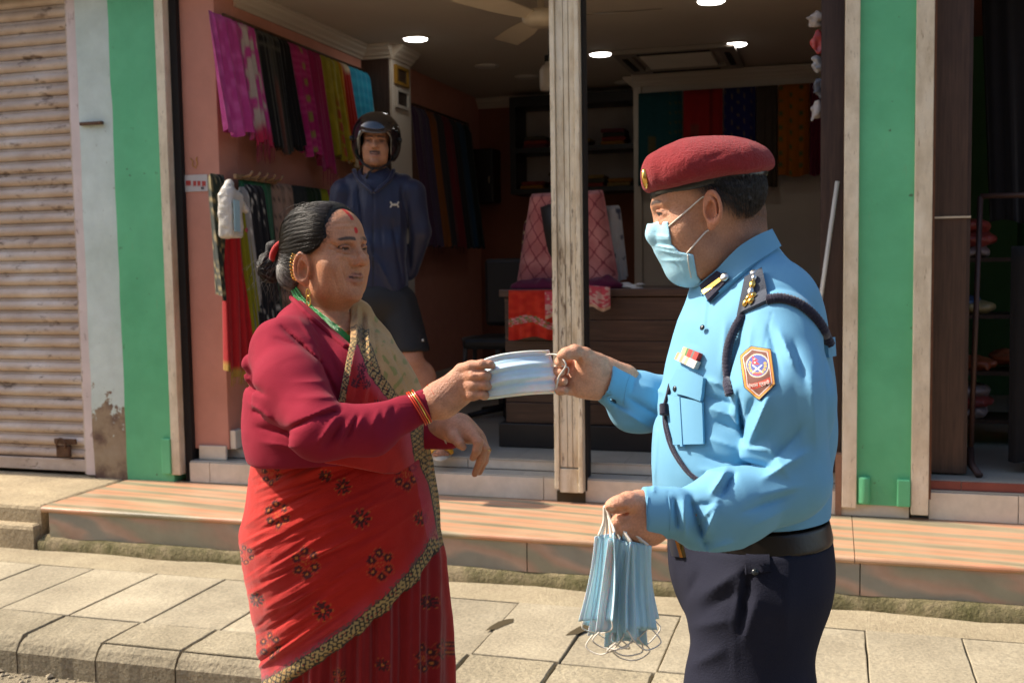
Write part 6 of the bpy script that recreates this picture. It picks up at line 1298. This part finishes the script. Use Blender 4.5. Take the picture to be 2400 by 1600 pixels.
sdf_obj('shirt', p_shirt, *bb([L(1380, 560, 2.35), L(1990, 1290, 1.62), L(1990, 560, 2.35), L(1500, 1300, 1.60)], .02), .0030, M_SHIRT, POL)
# collar
def p_cb(P): d = p_torso(P)-.005; d = smin(d, sd_cap(P, L(1720, 590, 1.99), L(1728, 700, 2.0), .079, .090), .02); return d
ct = smooth_path([(1643, 668), (1681, 634), (1728, 583), (1769, 556), (1803, 541)], 30); cbm = smooth_path([(1661, 709), (1703, 676), (1757, 632), (1796, 602), (1824, 580)], 30)
patch('collar', p_cb, np.stack([ct+(cbm-ct)*t for t in np.linspace(0, 1, 10)], 0), .007, M_SHIRT, POL, back=.006)
patch('collar_stand', p_cb, np.stack([ct+(cbm-ct)*t+np.array([-12, 8])*(1-t) for t in np.linspace(.1, .5, 5)], 0), .003, M_SHIRT, POL, back=.006)
for pa in ([(1567, 1160), (1571, 1200), (1570, 1243)], [(1519, 1163), (1516, 1200), (1522, 1236)], [(1480, 870), (1468, 905), (1462, 950)]): MB().tube(on_path(p_shirt, pa, 16, .0002), .0009, 5).build('cuff_stitching', M_SHIRT, POL, None, 'p')
M_NAVY = mat('navy wool', (.020, .018, .038), rough=.9, sheen=.3, bump=.5, bscale=240); M_SLATE = mat('slate felt', (.052, .062, .085), rough=.9, sheen=.3, bump=.3, bscale=240)
PSF = lambda P: np.minimum(p_shirt(P), p_cb(P)-.006)
tab = patch('collar_tab', PSF, bil((1642, 670), (1682, 635), (1661, 706), (1710, 655), 10, 14), .004, M_NAVY, POL)
patch('gold_stripe', PSF, bil((1648, 684), (1691, 651), (1653, 693), (1697, 658), 4, 10), .0055, M_GOLD, tab)
def stud(name, px, py, fn, r, m, parent, h=.003, sq=1): 
    P = march(fn, [px], [py]); n = normals(fn, P, .005)[0]; c = P[0]; n1 = np.cross(n, [0, 0, 1.0]); n1 /= np.linalg.norm(n1); n2 = np.cross(n, n1); pr = [(1.0, 0), (1.0, .4), (.8, .8), (.35, 1.0), (0, 1.02)]; V = []; k = 14
    for a, b_ in pr: V += [c+n*(b_*h+.0008)+r*a*(math.cos(t)*n1*sq+math.sin(t)*n2) for t in np.linspace(0, 6.283, k, endpoint=False)]
    return MB().add(V, [(i*k+j, i*k+(j+1) % k, (i+1)*k+(j+1) % k, (i+1)*k+j) for i in range(4) for j in range(k)], True).build(name, m, parent, None, 'p')
stud('silver_button', 1698, 650, lambda P: PSF(P)-.005, .0085, M_SILV, tab, .005)
ep = patch('epaulette', PSF, bil((1749, 656), (1787, 634), (1730, 742), (1803, 708), 16, 12), .008, M_SLATE, POL, back=.006)
for i, (px, py, r, m) in enumerate(((1768, 652, .0075, M_SILV), (1764, 668, .009, M_GOLD), (1760, 684, .009, M_SILV), (1757, 699, .008, M_GOLD), (1750, 711, .008, M_GOLD), (1768, 694, .006, M_GOLD), (1762, 706, .007, M_GOLD))): stud('rank_pip', px, py, lambda P: PSF(P)-.009, r, m, ep, .006, .62)
stud('epaulette_button', 1766, 640, lambda P: PSF(P)-.004, .0065, M_SILV, POL, .004)
# lanyard and cord
def rope(name, pts, r, n=70, lift=.004, tw=True):
    P = on_path(PSF, pts, n, lift); return MB().tube(P, r*(1+(.10*np.sin(np.arange(n)*2.4) if tw else 0)), 8).build(name, M_NAVY, POL, None, 'p')
rope('lanyard', [(1800, 706), (1830, 703), (1865, 713), (1895, 734), (1920, 765), (1940, 806)], .0088); rope('lanyard', [(1742, 742), (1725, 770), (1711, 805), (1705, 841), (1707, 883), (1716, 925)], .0080)
_TF = lambda P: p_torso(P)-.0045-folds(P, PF_)*.8
for o in (0, 5): MB().tube(on_path(_TF, [(1574+o, 900), (1567, 930), (1561, 960), (1562+o, 1000), (1577+o, 1052), (1608+o, 1100), (1635+o, 1122), (1690+o, 1150)], 60, .0035), .0031, 8).build('cord', M_NAVY, POL, None, 'p')
rope('cord_knot', [(1560, 948), (1560, 960), (1560, 972)], .0085, 16, .003)
patch('belt_loop_strap', PSF, bil((1935, 800), (1952, 790), (1938, 838), (1955, 834), 6, 4), .004, M_SHIRT, POL)
# pocket
M_SH2 = M_SHIRT
pk = patch('pocket', PSF, np.array([[(1567+(1647-1567)*v+(4 if False else 0), 0) for v in np.linspace(0, 1, 14)]]) if False else bil((1568, 925), (1647, 942), (1580, 1042), (1650, 1040), 16, 14), .0028, M_SH2, POL)
patch('pocket_pleat', PSF, bil((1590, 928), (1597, 930), (1598, 1046), (1603, 1046), 12, 4), .0045, M_SH2, pk)
fl = patch('pocket_flap', PSF, np.stack([smooth_path(a, 14) for a in ([(1592, 866), (1615, 868), (1652, 886)], [(1582, 885), (1612, 892), (1650, 905)], [(1574, 902), (1608, 915), (1648, 925)], [(1580, 921), (1612, 928), (1645, 940)])]), .0055, M_SH2, pk)
stud('flap_button', 1583, 911, lambda P: PSF(P)-.004, .0055, mat('dark button', (.02, .025, .03), rough=.25), pk, .003)
for px, py in ((1647, 768), (1609, 842)): stud('shirt_button', px, py, PSF, .0052, bpy.data.materials['dark button'], POL, .003)
M_RIB = mat('ribbon', attr=True, rough=.7, var=.08, vscale=80)
def stripes(cols): return lambda u, v: np.array(cols, f32)[np.minimum((v*len(cols)).astype(int), len(cols)-1)]
patch('medal_ribbon', PSF, bil((1608, 814), (1644, 828), (1601, 832), (1636, 846), 5, 33), .006, M_RIB, POL, stripes([(.60, .52, .25), (.55, .50, .22), (.10, .20, .08), (.45, .05, .04), (.42, .04, .035), (.15, .15, .14), (.42, .05, .04), (.38, .04, .035)]))
patch('medal_ribbon', PSF, bil((1596, 827), (1640, 848), (1588, 843), (1632, 865), 5, 33), .007, M_RIB, POL, stripes([(.50, .30, .16), (.60, .52, .42), (.50, .30, .18), (.58, .50, .42), (.52, .36, .24), (.55, .55, .55), (.50, .52, .55), (.58, .56, .50)]))
# shoulder badge
HEX = np.array([(1761, 813), (1806, 821), (1818, 901), (1783, 939), (1747, 908), (1737, 836)], float); hc = HEX.mean(0)
def c_badge(px, py):
    c = np.zeros((*px.shape, 3), f32); sd = poly_sd(px.ravel(), py.ravel(), HEX).reshape(px.shape)
    for lim, col in ((9, (.02, .02, .05)), (-1.5, (.55, .28, .05)), (-5.2, (.40, .035, .02)), (-7.0, (.60, .55, .48)), (-8.8, (.155, .055, .038))): c[sd < lim] = col
    r = np.hypot(px-1777, (py-859)*.98); c[r < 26.5] = (.58, .52, .38); c[r < 24] = (.06, .09, .30)
    an = np.arctan2(py-859, px-1777); w = (np.abs(r-18) < 3.2) & ((an > -.5) | (an < -2.6)) & (np.sin(an*16) > -.75); c[w] = (.55, .36, .08)
    f1 = (px > 1765+(py-837)*.12) & (py > 837) & (py < 848) & (px < 1766+(py-837)*1.3); f2 = (px > 1766) & (py > 843) & (py < 857) & (px < 1768+(py-843)*1.1); fl = f1 | f2; c[fl] = (.50, .03, .03); c[(np.hypot(px-1770, py-844) < 1.7) | (np.hypot(px-1771.5, py-852) < 2.1)] = (.62, .58, .52)
    k1 = np.abs((py-866)-(px-1777)*.75) < 1.8; k2 = np.abs((py-866)+(px-1777)*.75) < 1.8; c[(k1 | k2) & (np.abs(px-1777) < 11) & (py > 855) & (py < 878)] = (.62, .60, .55)
    m = (r < 22) & (py > 876) & (np.abs(px-1777) < 10); c[m] = (.42, .06, .08); bd_ = (np.abs(py-(907-(px-1757)*.33+3*np.sin((px-1757)*.065))) < 6.2) & (px > 1757) & (px < 1806) & (sd < -8); c[bd_] = (.52, .055, .03); return c
def hexgrid(n=88):
    g = np.zeros((n, n, 2))                               # polar grid out to the hexagon's edge
    for i, t in enumerate(np.linspace(0, 2*np.pi, n)):
        d = np.array([math.cos(t), math.sin(t)]); lo, hi = 0, 120
        for _ in range(24):
            m = (lo+hi)/2; q = hc+d*m
            if poly_sd(np.array([q[0]]), np.array([q[1]]), HEX)[0] < 0: lo = m
            else: hi = m
        g[i] = hc+d*(np.linspace(.0, lo, n)[:, None])
    return g
_hg = hexgrid(); bd = patch('shoulder_badge', PSF, _hg, .0035, mat('badge', attr=True, rough=.7, var=.05, bump=.2, bscale=400), POL, lambda u, v: c_badge(_hg[..., 0], _hg[..., 1]), back=.003)
_P = march(PSF, [1781], [902])[0]; _n = normals(PSF, _P[None], .01)[0]
def text_on(body, c, right, up, size, m, parent, name='lettering'):
    cu = bpy.data.curves.new(name, 'FONT'); cu.body = body; cu.size = size; cu.extrude = .0003; cu.align_x = 'CENTER'; cu.align_y = 'CENTER'; o = bpy.data.objects.new(name, cu); COL.objects.link(o)
    me = bpy.data.meshes.new_from_object(o.evaluated_get(bpy.context.evaluated_depsgraph_get())); bpy.data.objects.remove(o); n = np.cross(right, up)
    me.transform(Matrix([[right[0], up[0], n[0], c[0]], [right[1], up[1], n[1], c[1]], [right[2], up[2], n[2], c[2]], [0, 0, 0, 1]])); return link_mesh(name, me, m, parent, None, 'p')
_rt = march(PSF, [1804], [901])[0]-march(PSF, [1754], [911])[0]; _rt /= np.linalg.norm(_rt); _up = np.cross(_n, _rt); _up /= np.linalg.norm(_up)
text_on('\u0928\u0947\u092a\u093e\u0932 \u092a\u094d\u0930\u0939\u0930\u0940', _P+_n*.0042, _rt, _up, .0082, mat('badge lettering', (.70, .62, .56), rough=.6), bd)
# belt, trousers
def p_waist(P): d = sd_ell(P, L(1748, 1235, 1.985), (.165, .135, .20), PBR); return smin(d, sd_ell(P, L(1765, 1345, 1.985), (.165, .131, .15), PBR), .06)
def p_belt(P): d = p_waist(P)-.0035; return smax(smax(d, np.abs(P[:, 2]-_bz+.002)-.0195, .003), -(p_waist(P)+.01), .003)
M_BELT = mat('belt leather', (.012, .008, .006), rough=.35, spec=.4, var=.2, vscale=20, bump=.08, bscale=90)
blt = sdf_obj('belt', p_belt, *bb([L(1520, 1180, 1.75), L(1980, 1330, 2.2)], .03), .0036, M_BELT, POL)
PWB = lambda P: p_waist(P)-.0045
for o in (0,): patch('buckle', PWB, bil((1566, 1254), (1588, 1256), (1579, 1302), (1602, 1305), 6, 4), .004, mat('buckle plate', (.02, .025, .04), rough=.3, metal=.4), POL); patch('buckle_edge', PWB, bil((1586, 1256), (1593, 1257), (1600, 1305), (1607, 1305), 6, 3), .006, M_GOLD, POL)
TF = [(1640, 1400, 1745, 1330, 16, 0.0119), (1650, 1430, 1740, 1380, 14, -0.0068), (1620, 1470, 1725, 1450, 14, 0.0068), (1620, 1560, 1700, 1520, 16, 0.0085), (1738, 1340, 1722, 1480, 9, 0.0102), (1752, 1340, 1735, 1480, 12, -0.017), (1775, 1400, 1745, 1500, 10, 0.0085), (1640, 1340, 1610, 1400, 12, -0.0068), (1720, 1500, 1724, 1600, 3, 0.0034), (1850, 1300, 1840, 1500, 18, 0.0051)]
def p_trou(P):
    d = p_waist(P)-.002; leg = sd_cap(P, L(1768, 1400, 1.89), L(1757, 1650, 1.90), .110, .104); leg = smin(leg, sd_chain(P, [L(1755, 1650, 1.90), (L(1755, 1650, 1.90)[0], 1.91, .46), (L(1755, 1650, 1.90)[0]+.01, 1.92, .07)], [.112, .088, .085]), .04)
    fl_ = sd_cap(P, L(1758, 1400, 2.07), L(1752, 1650, 2.08), .108, .10); fl_ = smin(fl_, sd_chain(P, [L(1745, 1650, 2.08), (L(1745, 1650, 2.08)[0], 2.09, .46), (L(1745, 1650, 2.08)[0]-.03, 2.10, .07)], [.105, .088, .085]), .04)
    d = smin(d, leg, .04); d = smin(d, fl_, .04); d = smax(d, P[:, 2]-(_bz-.018), .004); return d-folds(P, TF)*(P[:, 1] < 2.0)-.0015*fbm(P, 12, 2)
M_TROU = mat('navy serge', (.017, .018, .031), rough=.85, spec=.12, var=.08, vscale=12, bump=.25, bscale=300, sheen=.0)
sdf_obj('trousers', p_trou, *bb([L(1540, 1220, 1.70), L(2000, 1420, 2.30), (L(1755, 1650, 1.9)[0]-.2, 1.70, .05), (L(1755, 1650, 1.9)[0]+.2, 2.3, .4)], .02), .006, M_TROU, POL)
patch('belt_tab', p_trou, bil((1752, 1262), (1800, 1258), (1745, 1345), (1805, 1340), 8, 6), .004, M_TROU, POL)
stud('tab_button', 1770, 1340, lambda P: p_trou(P)-.004, .006, bpy.data.materials['dark button'], POL, .004)
for sx, y0 in ((0, 1.92), (-.02, 2.10)):
    xx = L(1755, 1650, 1.9)[0]+sx; fn = lambda P: smax(smin(sd_ell(P, (xx-.07, y0, .045), (.15, .05, .05)), sd_ell(P, (xx+.02, y0, .07), (.07, .048, .06)), .04), -P[:, 2]+.002, .004); sdf_obj('shoe', fn, (xx-.25, y0-.08, -.01), (xx+.13, y0+.08, .15), .008, bpy.data.materials['black leather'], POL)
for sx, y0 in ((-.06, 2.36), (.07, 2.46)):
    fn = lambda P: smax(sd_ell(P, (_wb[0]+sx+.05, y0-.06, .03), (.12, .05, .04)), -P[:, 2]+.002, .004); sdf_obj('sandal', fn, (_wb[0]+sx-.1, y0-.13, -.01), (_wb[0]+sx+.2, y0+.02, .1), .008, bpy.data.materials['black leather'], WOM)
# ------------------------------------------------------------------ bystander in a helmet on the threshold
def dY(px, py, Y): return float((onY(px, py, Y)-CAMP) @ _F)
BD = dY(885, 500, 5.0)
def B(cx, cy, dd=0.): return L(740+cx/3.266, 240+cy/3.266, BD+dd)
_bb = B(470, 600); _bb[2] = .5
BYS = thing('person', _RZ @ _bb, 'man in black helmet, navy jacket and black shorts standing on the shop threshold', 'person', rz=YAW)
BH = B(462, 318, .0).astype(f32); BR = frameR(4, 0, 3); BS = (.40, .19, .105)
def bq(P): return (P-BH) @ BR
bsc = 1.0
def b_skin(P):
    q = bq(P); d = head_sdf(q, jowl=.86, wide=.90); d = smin(d, sd_cap(P, B(460, 430, .03), B(440, 640, .05), .055, .062), .03)
    return d
def b_skin_col(V):
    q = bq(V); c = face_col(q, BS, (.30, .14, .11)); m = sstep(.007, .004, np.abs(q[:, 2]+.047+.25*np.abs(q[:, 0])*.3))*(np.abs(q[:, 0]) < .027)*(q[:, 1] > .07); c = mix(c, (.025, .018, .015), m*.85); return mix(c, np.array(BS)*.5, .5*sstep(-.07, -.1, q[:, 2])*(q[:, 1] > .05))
fl0 = _bb
FEET = {1: onZ(1033, 1071, .512) @ _RZ, -1: onZ(850, 1075, .512) @ _RZ}
def b_leg(P):
    d = None
    for sx, x0 in ((1, 640), (-1, 380)):
        hip = B(x0, 1600, .03); knee = B(x0+(95 if sx > 0 else -25), 1990, -.03); ank = FEET[sx]+np.array([0, .16, .10]); e = sd_chain(P, [hip, knee, ank], [.085, .062, .045], .02); calf = sd_ell(P, (knee+ank)/2+np.array([0, .02, .06]), (.052, .055, .11)); e = smin(e, calf, .03)
        e = smin(e, sd_cap(P, ank+[0, 0, -.05], ank+[.0, -.15, -.075], .034, .026), .03)
        for k in range(5): e = smin(e, sd_cap(P, ank+[-.03+.015*k, -.15, -.083], ank+[-.033+.017*k, -.185+.008*abs(k-1.5), -.086], .009, .0085), .006)
        d = e if d is None else np.minimum(d, e)
    return d
def b_col2(V): return np.tile(np.array((.44, .20, .11), f32), (len(V), 1))*(1+.1*fbm(V, 30, 2))[:, None]
sdf_join('body', [(b_skin, BH-[.13, .14, .26], BH+[.13, .17, .14], .0035, b_skin_col), (b_leg, (_bb[0]-.3, _bb[1]-.45, .49), (_bb[0]+.5, _bb[1]+.25, 1.2), .008, b_col2)], M_SKIN, BYS, limbs=[([B(445, 600, .05), B(470, 1000, .06), B(470, 1500, .05)], .08, (1, 0)), ([B(470, 1450, .05), B(640, 1620, .03)], .06, (1, 1)), ([B(470, 1450, .05), B(380, 1620, .03)], .06, (1, 1))])
def b_helm(P):
    q = bq(P); o = sd_ell(q, (0, -.02, .045), (.122, .140, .118)); o = smin(o, sd_ell(q, (0, -.03, -.02), (.118, .125, .10)), .04); i = sd_ell(q, (0, -.01, .02), (.088, .11, .115)); d = smax(o, -i, .01)
    d = smax(d, -(q[:, 2]+.085), .01); win = sd_box(q, (0, .12, -.06), (.073, .12, .105), .03); d = smax(d, -win, .012); br = smax(smax(np.abs(q[:, 2]-.062+.5*np.maximum(q[:, 1]-.1, 0))-.006, sd_ell(q, (0, .06, .06), (.085, .105, .06)), .006), -(q[:, 1]-.06), .01); return np.minimum(d, br)
def b_helm_col(V): q = bq(V); return mix((.010, .010, .011), (.045, .03, .024), ((q[:, 1] > .09) & (q[:, 2] < .064))*1.0)
HL = sdf_obj('helmet', b_helm, BH-[.15, .20, .14], BH+[.15, .20, .2], .0042, mat('gloss black helmet', attr=True, rough=.12, spec=.6, coat=.8, var=0), BYS, b_helm_col)
M_STRAP2 = mat('dark metal bolt', (.03, .03, .03), rough=.3, metal=.8)
for s in (-1, 1): c = BH+BR @ np.array([s*.12, .03, .02]); MB().lathe([(0, -.010), (.012, -.010), (.012, .010), (0, .010)], c, 12, 0).build('visor_bolt', M_STRAP2, HL, None, 'p')
M_STRAP = mat('black strap', (.012, .011, .011), rough=.7)
MB().tube([BH+BR @ np.array(p) for p in ((.085, .01, -.07), (.06, .035, -.105), (.02, .06, -.128), (-.02, .06, -.128), (-.06, .035, -.105), (-.085, .01, -.07))], .006, 6).build('chin_strap', M_STRAP, HL, None, 'p')
MB().tube([BH+BR @ np.array(p) for p in ((.0, .065, -.128), (.03, .07, -.15), (.04, .065, -.18))], .005, 6).build('strap_end', M_STRAP, HL, None, 'p')
JF = [(840, 430, 850, 560, 4, -0.02), (825, 440, 830, 600, 4, 0.016), (862, 560, 885, 640, 4, 0.016), (890, 500, 900, 620, 5, -0.012), (880, 600, 920, 680, 5, 0.016), (935, 440, 940, 560, 5, 0.012), (955, 470, 960, 640, 5, -0.02), (800, 480, 805, 600, 4, 0.016), (920, 520, 945, 680, 4, -0.012)]
def b_jack(P):
    d = sd_ell(P, B(468, 900, .05), (.165, .12, .26)); d = smin(d, sd_box(P, B(470, 1270, .05), (.15, .115, .17), .08), .06); d = smin(d, sd_cap(P, B(290, 640, .05), B(660, 645, .05), .062, .062), .05); d = smin(d, sd_cap(P, B(448, 540, .05), B(446, 640, .04), .068, .09), .03)
    d = smin(d, sd_chain(P, [B(215, 690, .04), B(178, 990, .07), B(255, 1290, .13)], [.066, .058, .048], .02), .008); d = smin(d, sd_chain(P, [B(735, 690, .04), B(790, 990, .06), B(715, 1290, .13)], [.066, .060, .048], .02), .008)
    d = smax(d, -sd_cap(P, B(450, 380, .03), B(440, 590, .02), .075, .058), .006); d = smax(d, -sd_cap(P, B(442, 500, -.09), B(436, 650, -.13), .045, .006), .006); d = smax(d, B(470, 1500)[2]-P[:, 2], .012)
    x, y = PX(P); d = d-folds(P, JF)-.005*fbm(P*np.array([1.6, 1, .7], f32), 10, 3)-.006*np.abs(vnoise(P*np.array([2, 1, .6], f32), 9, 2))+.006*np.exp(-((x-875)/1.6)**2)*(y > 445); return d
sdf_obj('jacket', b_jack, *bb([B(60, 420, -.2), B(960, 1560, .35)], .03), .0065, mat('navy nylon', (.014, .017, .042), rough=.5, spec=.35, var=.1, bump=.2, bscale=80, sheen=.2), BYS)
_zp = on_path(b_jack, [(740+440/3.266, 240+660/3.266), (740+438/3.266, 240+1000/3.266), (740+436/3.266, 240+1490/3.266)], 30, .001, 3.5); MB().tube(_zp, .0022, 5).build('zip', mat('dark zip', (.012, .011, .010), rough=.6), BYS, None, 'p')
for sgn in (-1, 1): MB().tube(smooth_path([B(445+sgn*150, 520, .02), B(445+sgn*120, 590, -.045), B(445+sgn*50, 650, -.085), B(442+sgn*6, 690, -.10)], 16), [.012]*6+[.011]*6+[.008]*4, 8).build('collar', bpy.data.materials['navy nylon'], BYS, None, 'p')
M_EMB = mat('emblem', (.50, .46, .38), rough=.6)
for k in (-1, 1):                                         # small pale emblem on the chest: two crossing arcs
    _P = on_path(b_jack, [(740+(603+dx)/3.266, 240+(783+k*dy)/3.266) for dx, dy in ((-32, -22), (-20, -4), (0, 4), (20, -4), (32, -22))], 16, .002, 3.5); MB().tube(_P, .0042, 6).build('chest_emblem', M_EMB, BYS, None, 'p')
def b_short(P):
    d = sd_ell(P, B(470, 1520, .05), (.185, .135, .12))
    for sx, x0 in ((1, 630), (-1, 370)): d = smin(d, sd_cap(P, B(x0-10*sx, 1560, .05), B(x0+(80 if sx > 0 else -30), 1905, .01), .11, .105), .03)
    d = smax(d, B(470, 1905)[2]-P[:, 2], .008); return d-.004*fbm(P*np.array([1, 1, .5], f32), 14, 2)
sdf_obj('shorts', b_short, *bb([B(150, 1380, -.2), B(850, 1960, .3)], .04), .009, mat('black shorts', (.014, .013, .013), rough=.7, var=.15), BYS)
MB().tube(on_path(b_short, [(990, 795), (991, 800)], 4, .002, 3.5), .006, 6).build('shorts_emblem', bpy.data.materials['emblem'], BYS, None, 'p')
M_YEL = mat('yellow foam strap', (.62, .30, .02), rough=.5); M_SOLE = mat('cream sole', (.52, .46, .36), rough=.7)
for sx in (1, -1):
    a = np.array([*(FEET[sx]+np.array([0, .16, 0]))[:2], .5]); fn = lambda P: smax(sd_ell(P, a+[0, -.07, .0], (.052, .15, .034)), np.maximum(-(P[:, 2]-.502), P[:, 2]-.524), .004)
    sl = sdf_obj('sandal', fn, a+[-.08, -.26, -.02], a+[.08, .12, .06], .006, M_SOLE, BYS)
    fs = lambda P: smax(smax(sd_ell(P, a+[0, -.115, .02], (.062, .060, .060)), -sd_ell(P, a+[0, -.115, .012], (.047, .14, .044)), .003), .52-P[:, 2], .003); sdf_obj('strap', fs, a+[-.08, -.2, -.02], a+[.08, .0, .1], .005, M_YEL, sl)
# ------------------------------------------------------------------ face masks
def f_pale_mask(t, p, b, c): return c
M_MK = mat('pleated mask', attr=True, rough=.9, spec=.08, var=.04, vscale=80, bump=.15, bscale=500, sss=.3)
def shell(name, V, col, m, parent, th=.0012, frame='p'):
    """two-sided sheet with thickness; V (a,b,3)"""
    a, b = V.shape[:2]; gu = np.gradient(V, axis=0); gv = np.gradient(V, axis=1); n = np.cross(gu, gv); n /= np.linalg.norm(n, axis=2)[..., None]+1e-9
    T, Bk = V+n*th/2, V-n*th/2; N = a*b; P = np.concatenate([T.reshape(-1, 3), Bk.reshape(-1, 3)]); i, j = np.meshgrid(np.arange(a-1), np.arange(b-1), indexing='ij'); i, j = i.ravel(), j.ravel()
    q = np.stack([i*b+j, i*b+j+1, (i+1)*b+j+1, (i+1)*b+j], 1); ring = [k for k in range(b)]+[k*b+b-1 for k in range(1, a)]+[(a-1)*b+k for k in range(b-2, -1, -1)]+[k*b for k in range(a-2, 0, -1)]; r = np.array(ring); s = np.stack([r, np.roll(r, -1), np.roll(r, -1)+N, r+N], 1)
    me = np_mesh(name, P, np.concatenate([q[:, ::-1], q+N, s]), np.concatenate([col.reshape(-1, 3)]*2)); return link_mesh(name, me, m, parent, None, frame)
HM = thing('face_mask', _RZ @ L(1215, 930, 2.11), 'pale blue pleated face mask stretched between the two hands', 'face mask')
na, nb_ = 90, 60; u = np.linspace(0, 1, nb_); top = smooth_path([(1128, 845), (1150, 836), (1184, 828), (1235, 822), (1287, 820)], nb_); bot = smooth_path([(1130, 937), (1160, 934), (1196, 929), (1248, 924), (1303, 922)], nb_)
V = np.zeros((na, nb_, 3)); C_ = np.zeros((na, nb_, 3), f32)
for i, t in enumerate(np.linspace(0, 1, na)):
    row = top*(1-t)+bot*t; row[:, 0] += 7*np.sin(t*2.2)*u
    pl = 0
    for c, w, h in ((.30, .10, .012), (.50, .10, .012), (.70, .10, .011)): s = np.clip((t-c+w/2)/w, 0, 1); pl += h*(s*s*(3-2*s)-s*0)*1.0
    dd = 2.112-.010*np.sin(math.pi*u)-.020*math.sin(math.pi*t)*np.sin(math.pi*u*.9+.1)-.0028*np.sin(t*22+1.2*u+.5)*(1-.3*u)-.0012*np.sin(t*41+2*u)+.0*pl
    for j in range(nb_): V[i, j] = L(row[j, 0], row[j, 1], dd[j])
    C_[i] = mix((.46, .64, .76), (.56, .70, .78), .5+.5*math.sin(t*22+1.0));  # pleat shading painted into the colour: ridges lighter, grooves darker
    if t > .955 or t < .03: C_[i] = (.62, .72, .70)
C_[:, -4:] = (.52, .62, .74)
shell('panel', V, C_, M_MK, HM)
for t0 in (.025, .12, .955): i = int(t0*(na-1)); MB().tube(V[i]+np.array([0, -.0012, 0]), .0008, 5).build('seam', M_CORD, HM, None, 'p')
MB().tube(V[::3, -3]+np.array([0, -.0012, 0]), .0007, 5).build('seam', M_CORD, HM, None, 'p')
MB().tube(smooth_path([L(1279, 832, 2.104), L(1294, 830, 2.100), L(1309, 833, 2.090), L(1322, 845, 2.078), L(1326, 857, 2.078), L(1318, 870, 2.082), L(1309, 884, 2.088), L(1306, 898, 2.094), L(1303, 914, 2.102)], 50), .0016, 8).build('ear_loop', M_CORD, HM, None, 'p')
MB().tube(smooth_path([L(1296, 858, 2.118), L(1312, 857, 2.10), L(1332, 862, 2.104), L(1330, 878, 2.11)], 24), .0014, 8).build('ear_loop', M_CORD, HM, None, 'p')
# the bunch in the other hand, hung by one loop each
HP = L(1426, 1205, 1.664)
def bunch_mask(k, n):
    f = k/(n-1); px = 1424+f*66; ptop = 1250+26*f+8*math.sin(k*2.3); pbot = 1452+50*math.sin(f*2.6)-18*f*f+8*math.sin(k*1.7); d = 1.640+.030*abs(f-.45)+.006*((k*5) % 7)
    yaw = -40+f*86+6*math.sin(k*5); a = math.radians(yaw); w = .066; r = np.array([math.cos(a), math.sin(a), 0]); topc = L(px+6, ptop, d); botc = L(px-15+26*f, pbot, d+.004); dn = botc-topc
    n1 = np.cross(r, dn); n1 /= np.linalg.norm(n1); a_, b_ = 30, 25; V = np.zeros((b_, a_, 3))
    for i, t in enumerate(np.linspace(0, 1, b_)):
        for j, s in enumerate(np.linspace(-1, 1, a_)):
            ww = w*(.46+.30*t)*(1+.05*math.sin(k)); ple = .0042*((s*2.5+k*.3) % 1-.5)+.0018*math.sin(s*5+t*3+k)
            V[i, j] = topc+dn*t+r*s*ww*.62+n1*(ple-.016*s*s+.006*math.sin(math.pi*t))+np.array([0, 0, -.006*s*(1 if k % 2 else -1)])
    o = thing('face_mask', _RZ @ (topc+dn), 'light blue pleated face mask in the bunch hanging from the hand of the officer', 'face mask', 'bunch of face masks'); bl = (.40, .63, .74) if k % 3 else (.50, .71, .79)  # every third panel carries a paler, sunlit tone in its colour
    c = np.zeros((b_, a_, 3), f32)+np.array(bl, f32); c[:, :1] = (.40, .60, .70); c[:, -1:] = (.40, .60, .70); c[:1] = (.36, .56, .68); c[-1:] = (.36, .56, .68)
    shell('panel', V, c, M_MK, o)
    for s, e in ((0, -1), (6, -7)): pass
    lp = [V[0, 3]+n1*.001, V[0, 3]*.45+HP*.55+np.array([0, 0, .004]), HP+np.array([-.006+.0015*(k % 5), -.004+.002*(k % 4), .014]), V[0, -4]*.45+HP*.55+np.array([0, 0, .002]), V[0, -4]]
    MB().tube(smooth_path(lp, 26), .0021, 6).build('ear_loop', M_CORD, o, None, 'p')
    dz = .018+.014*((k*7) % 5)/5; sw = .02*math.sin(k*1.9); bt = [V[-1, 3], V[-1, 3]+np.array([sw, 0, -dz*.7]), botc+np.array([sw*1.3, -.004*(k % 3), -dz*1.15]), V[-1, -4]+np.array([sw, 0, -dz*.7]), V[-1, -4]]
    MB().tube(smooth_path(bt, 26), .0012, 6).build('ear_loop', M_CORD, o, None, 'p')
NM = 9
for k in range(NM): bunch_mask(k, NM)
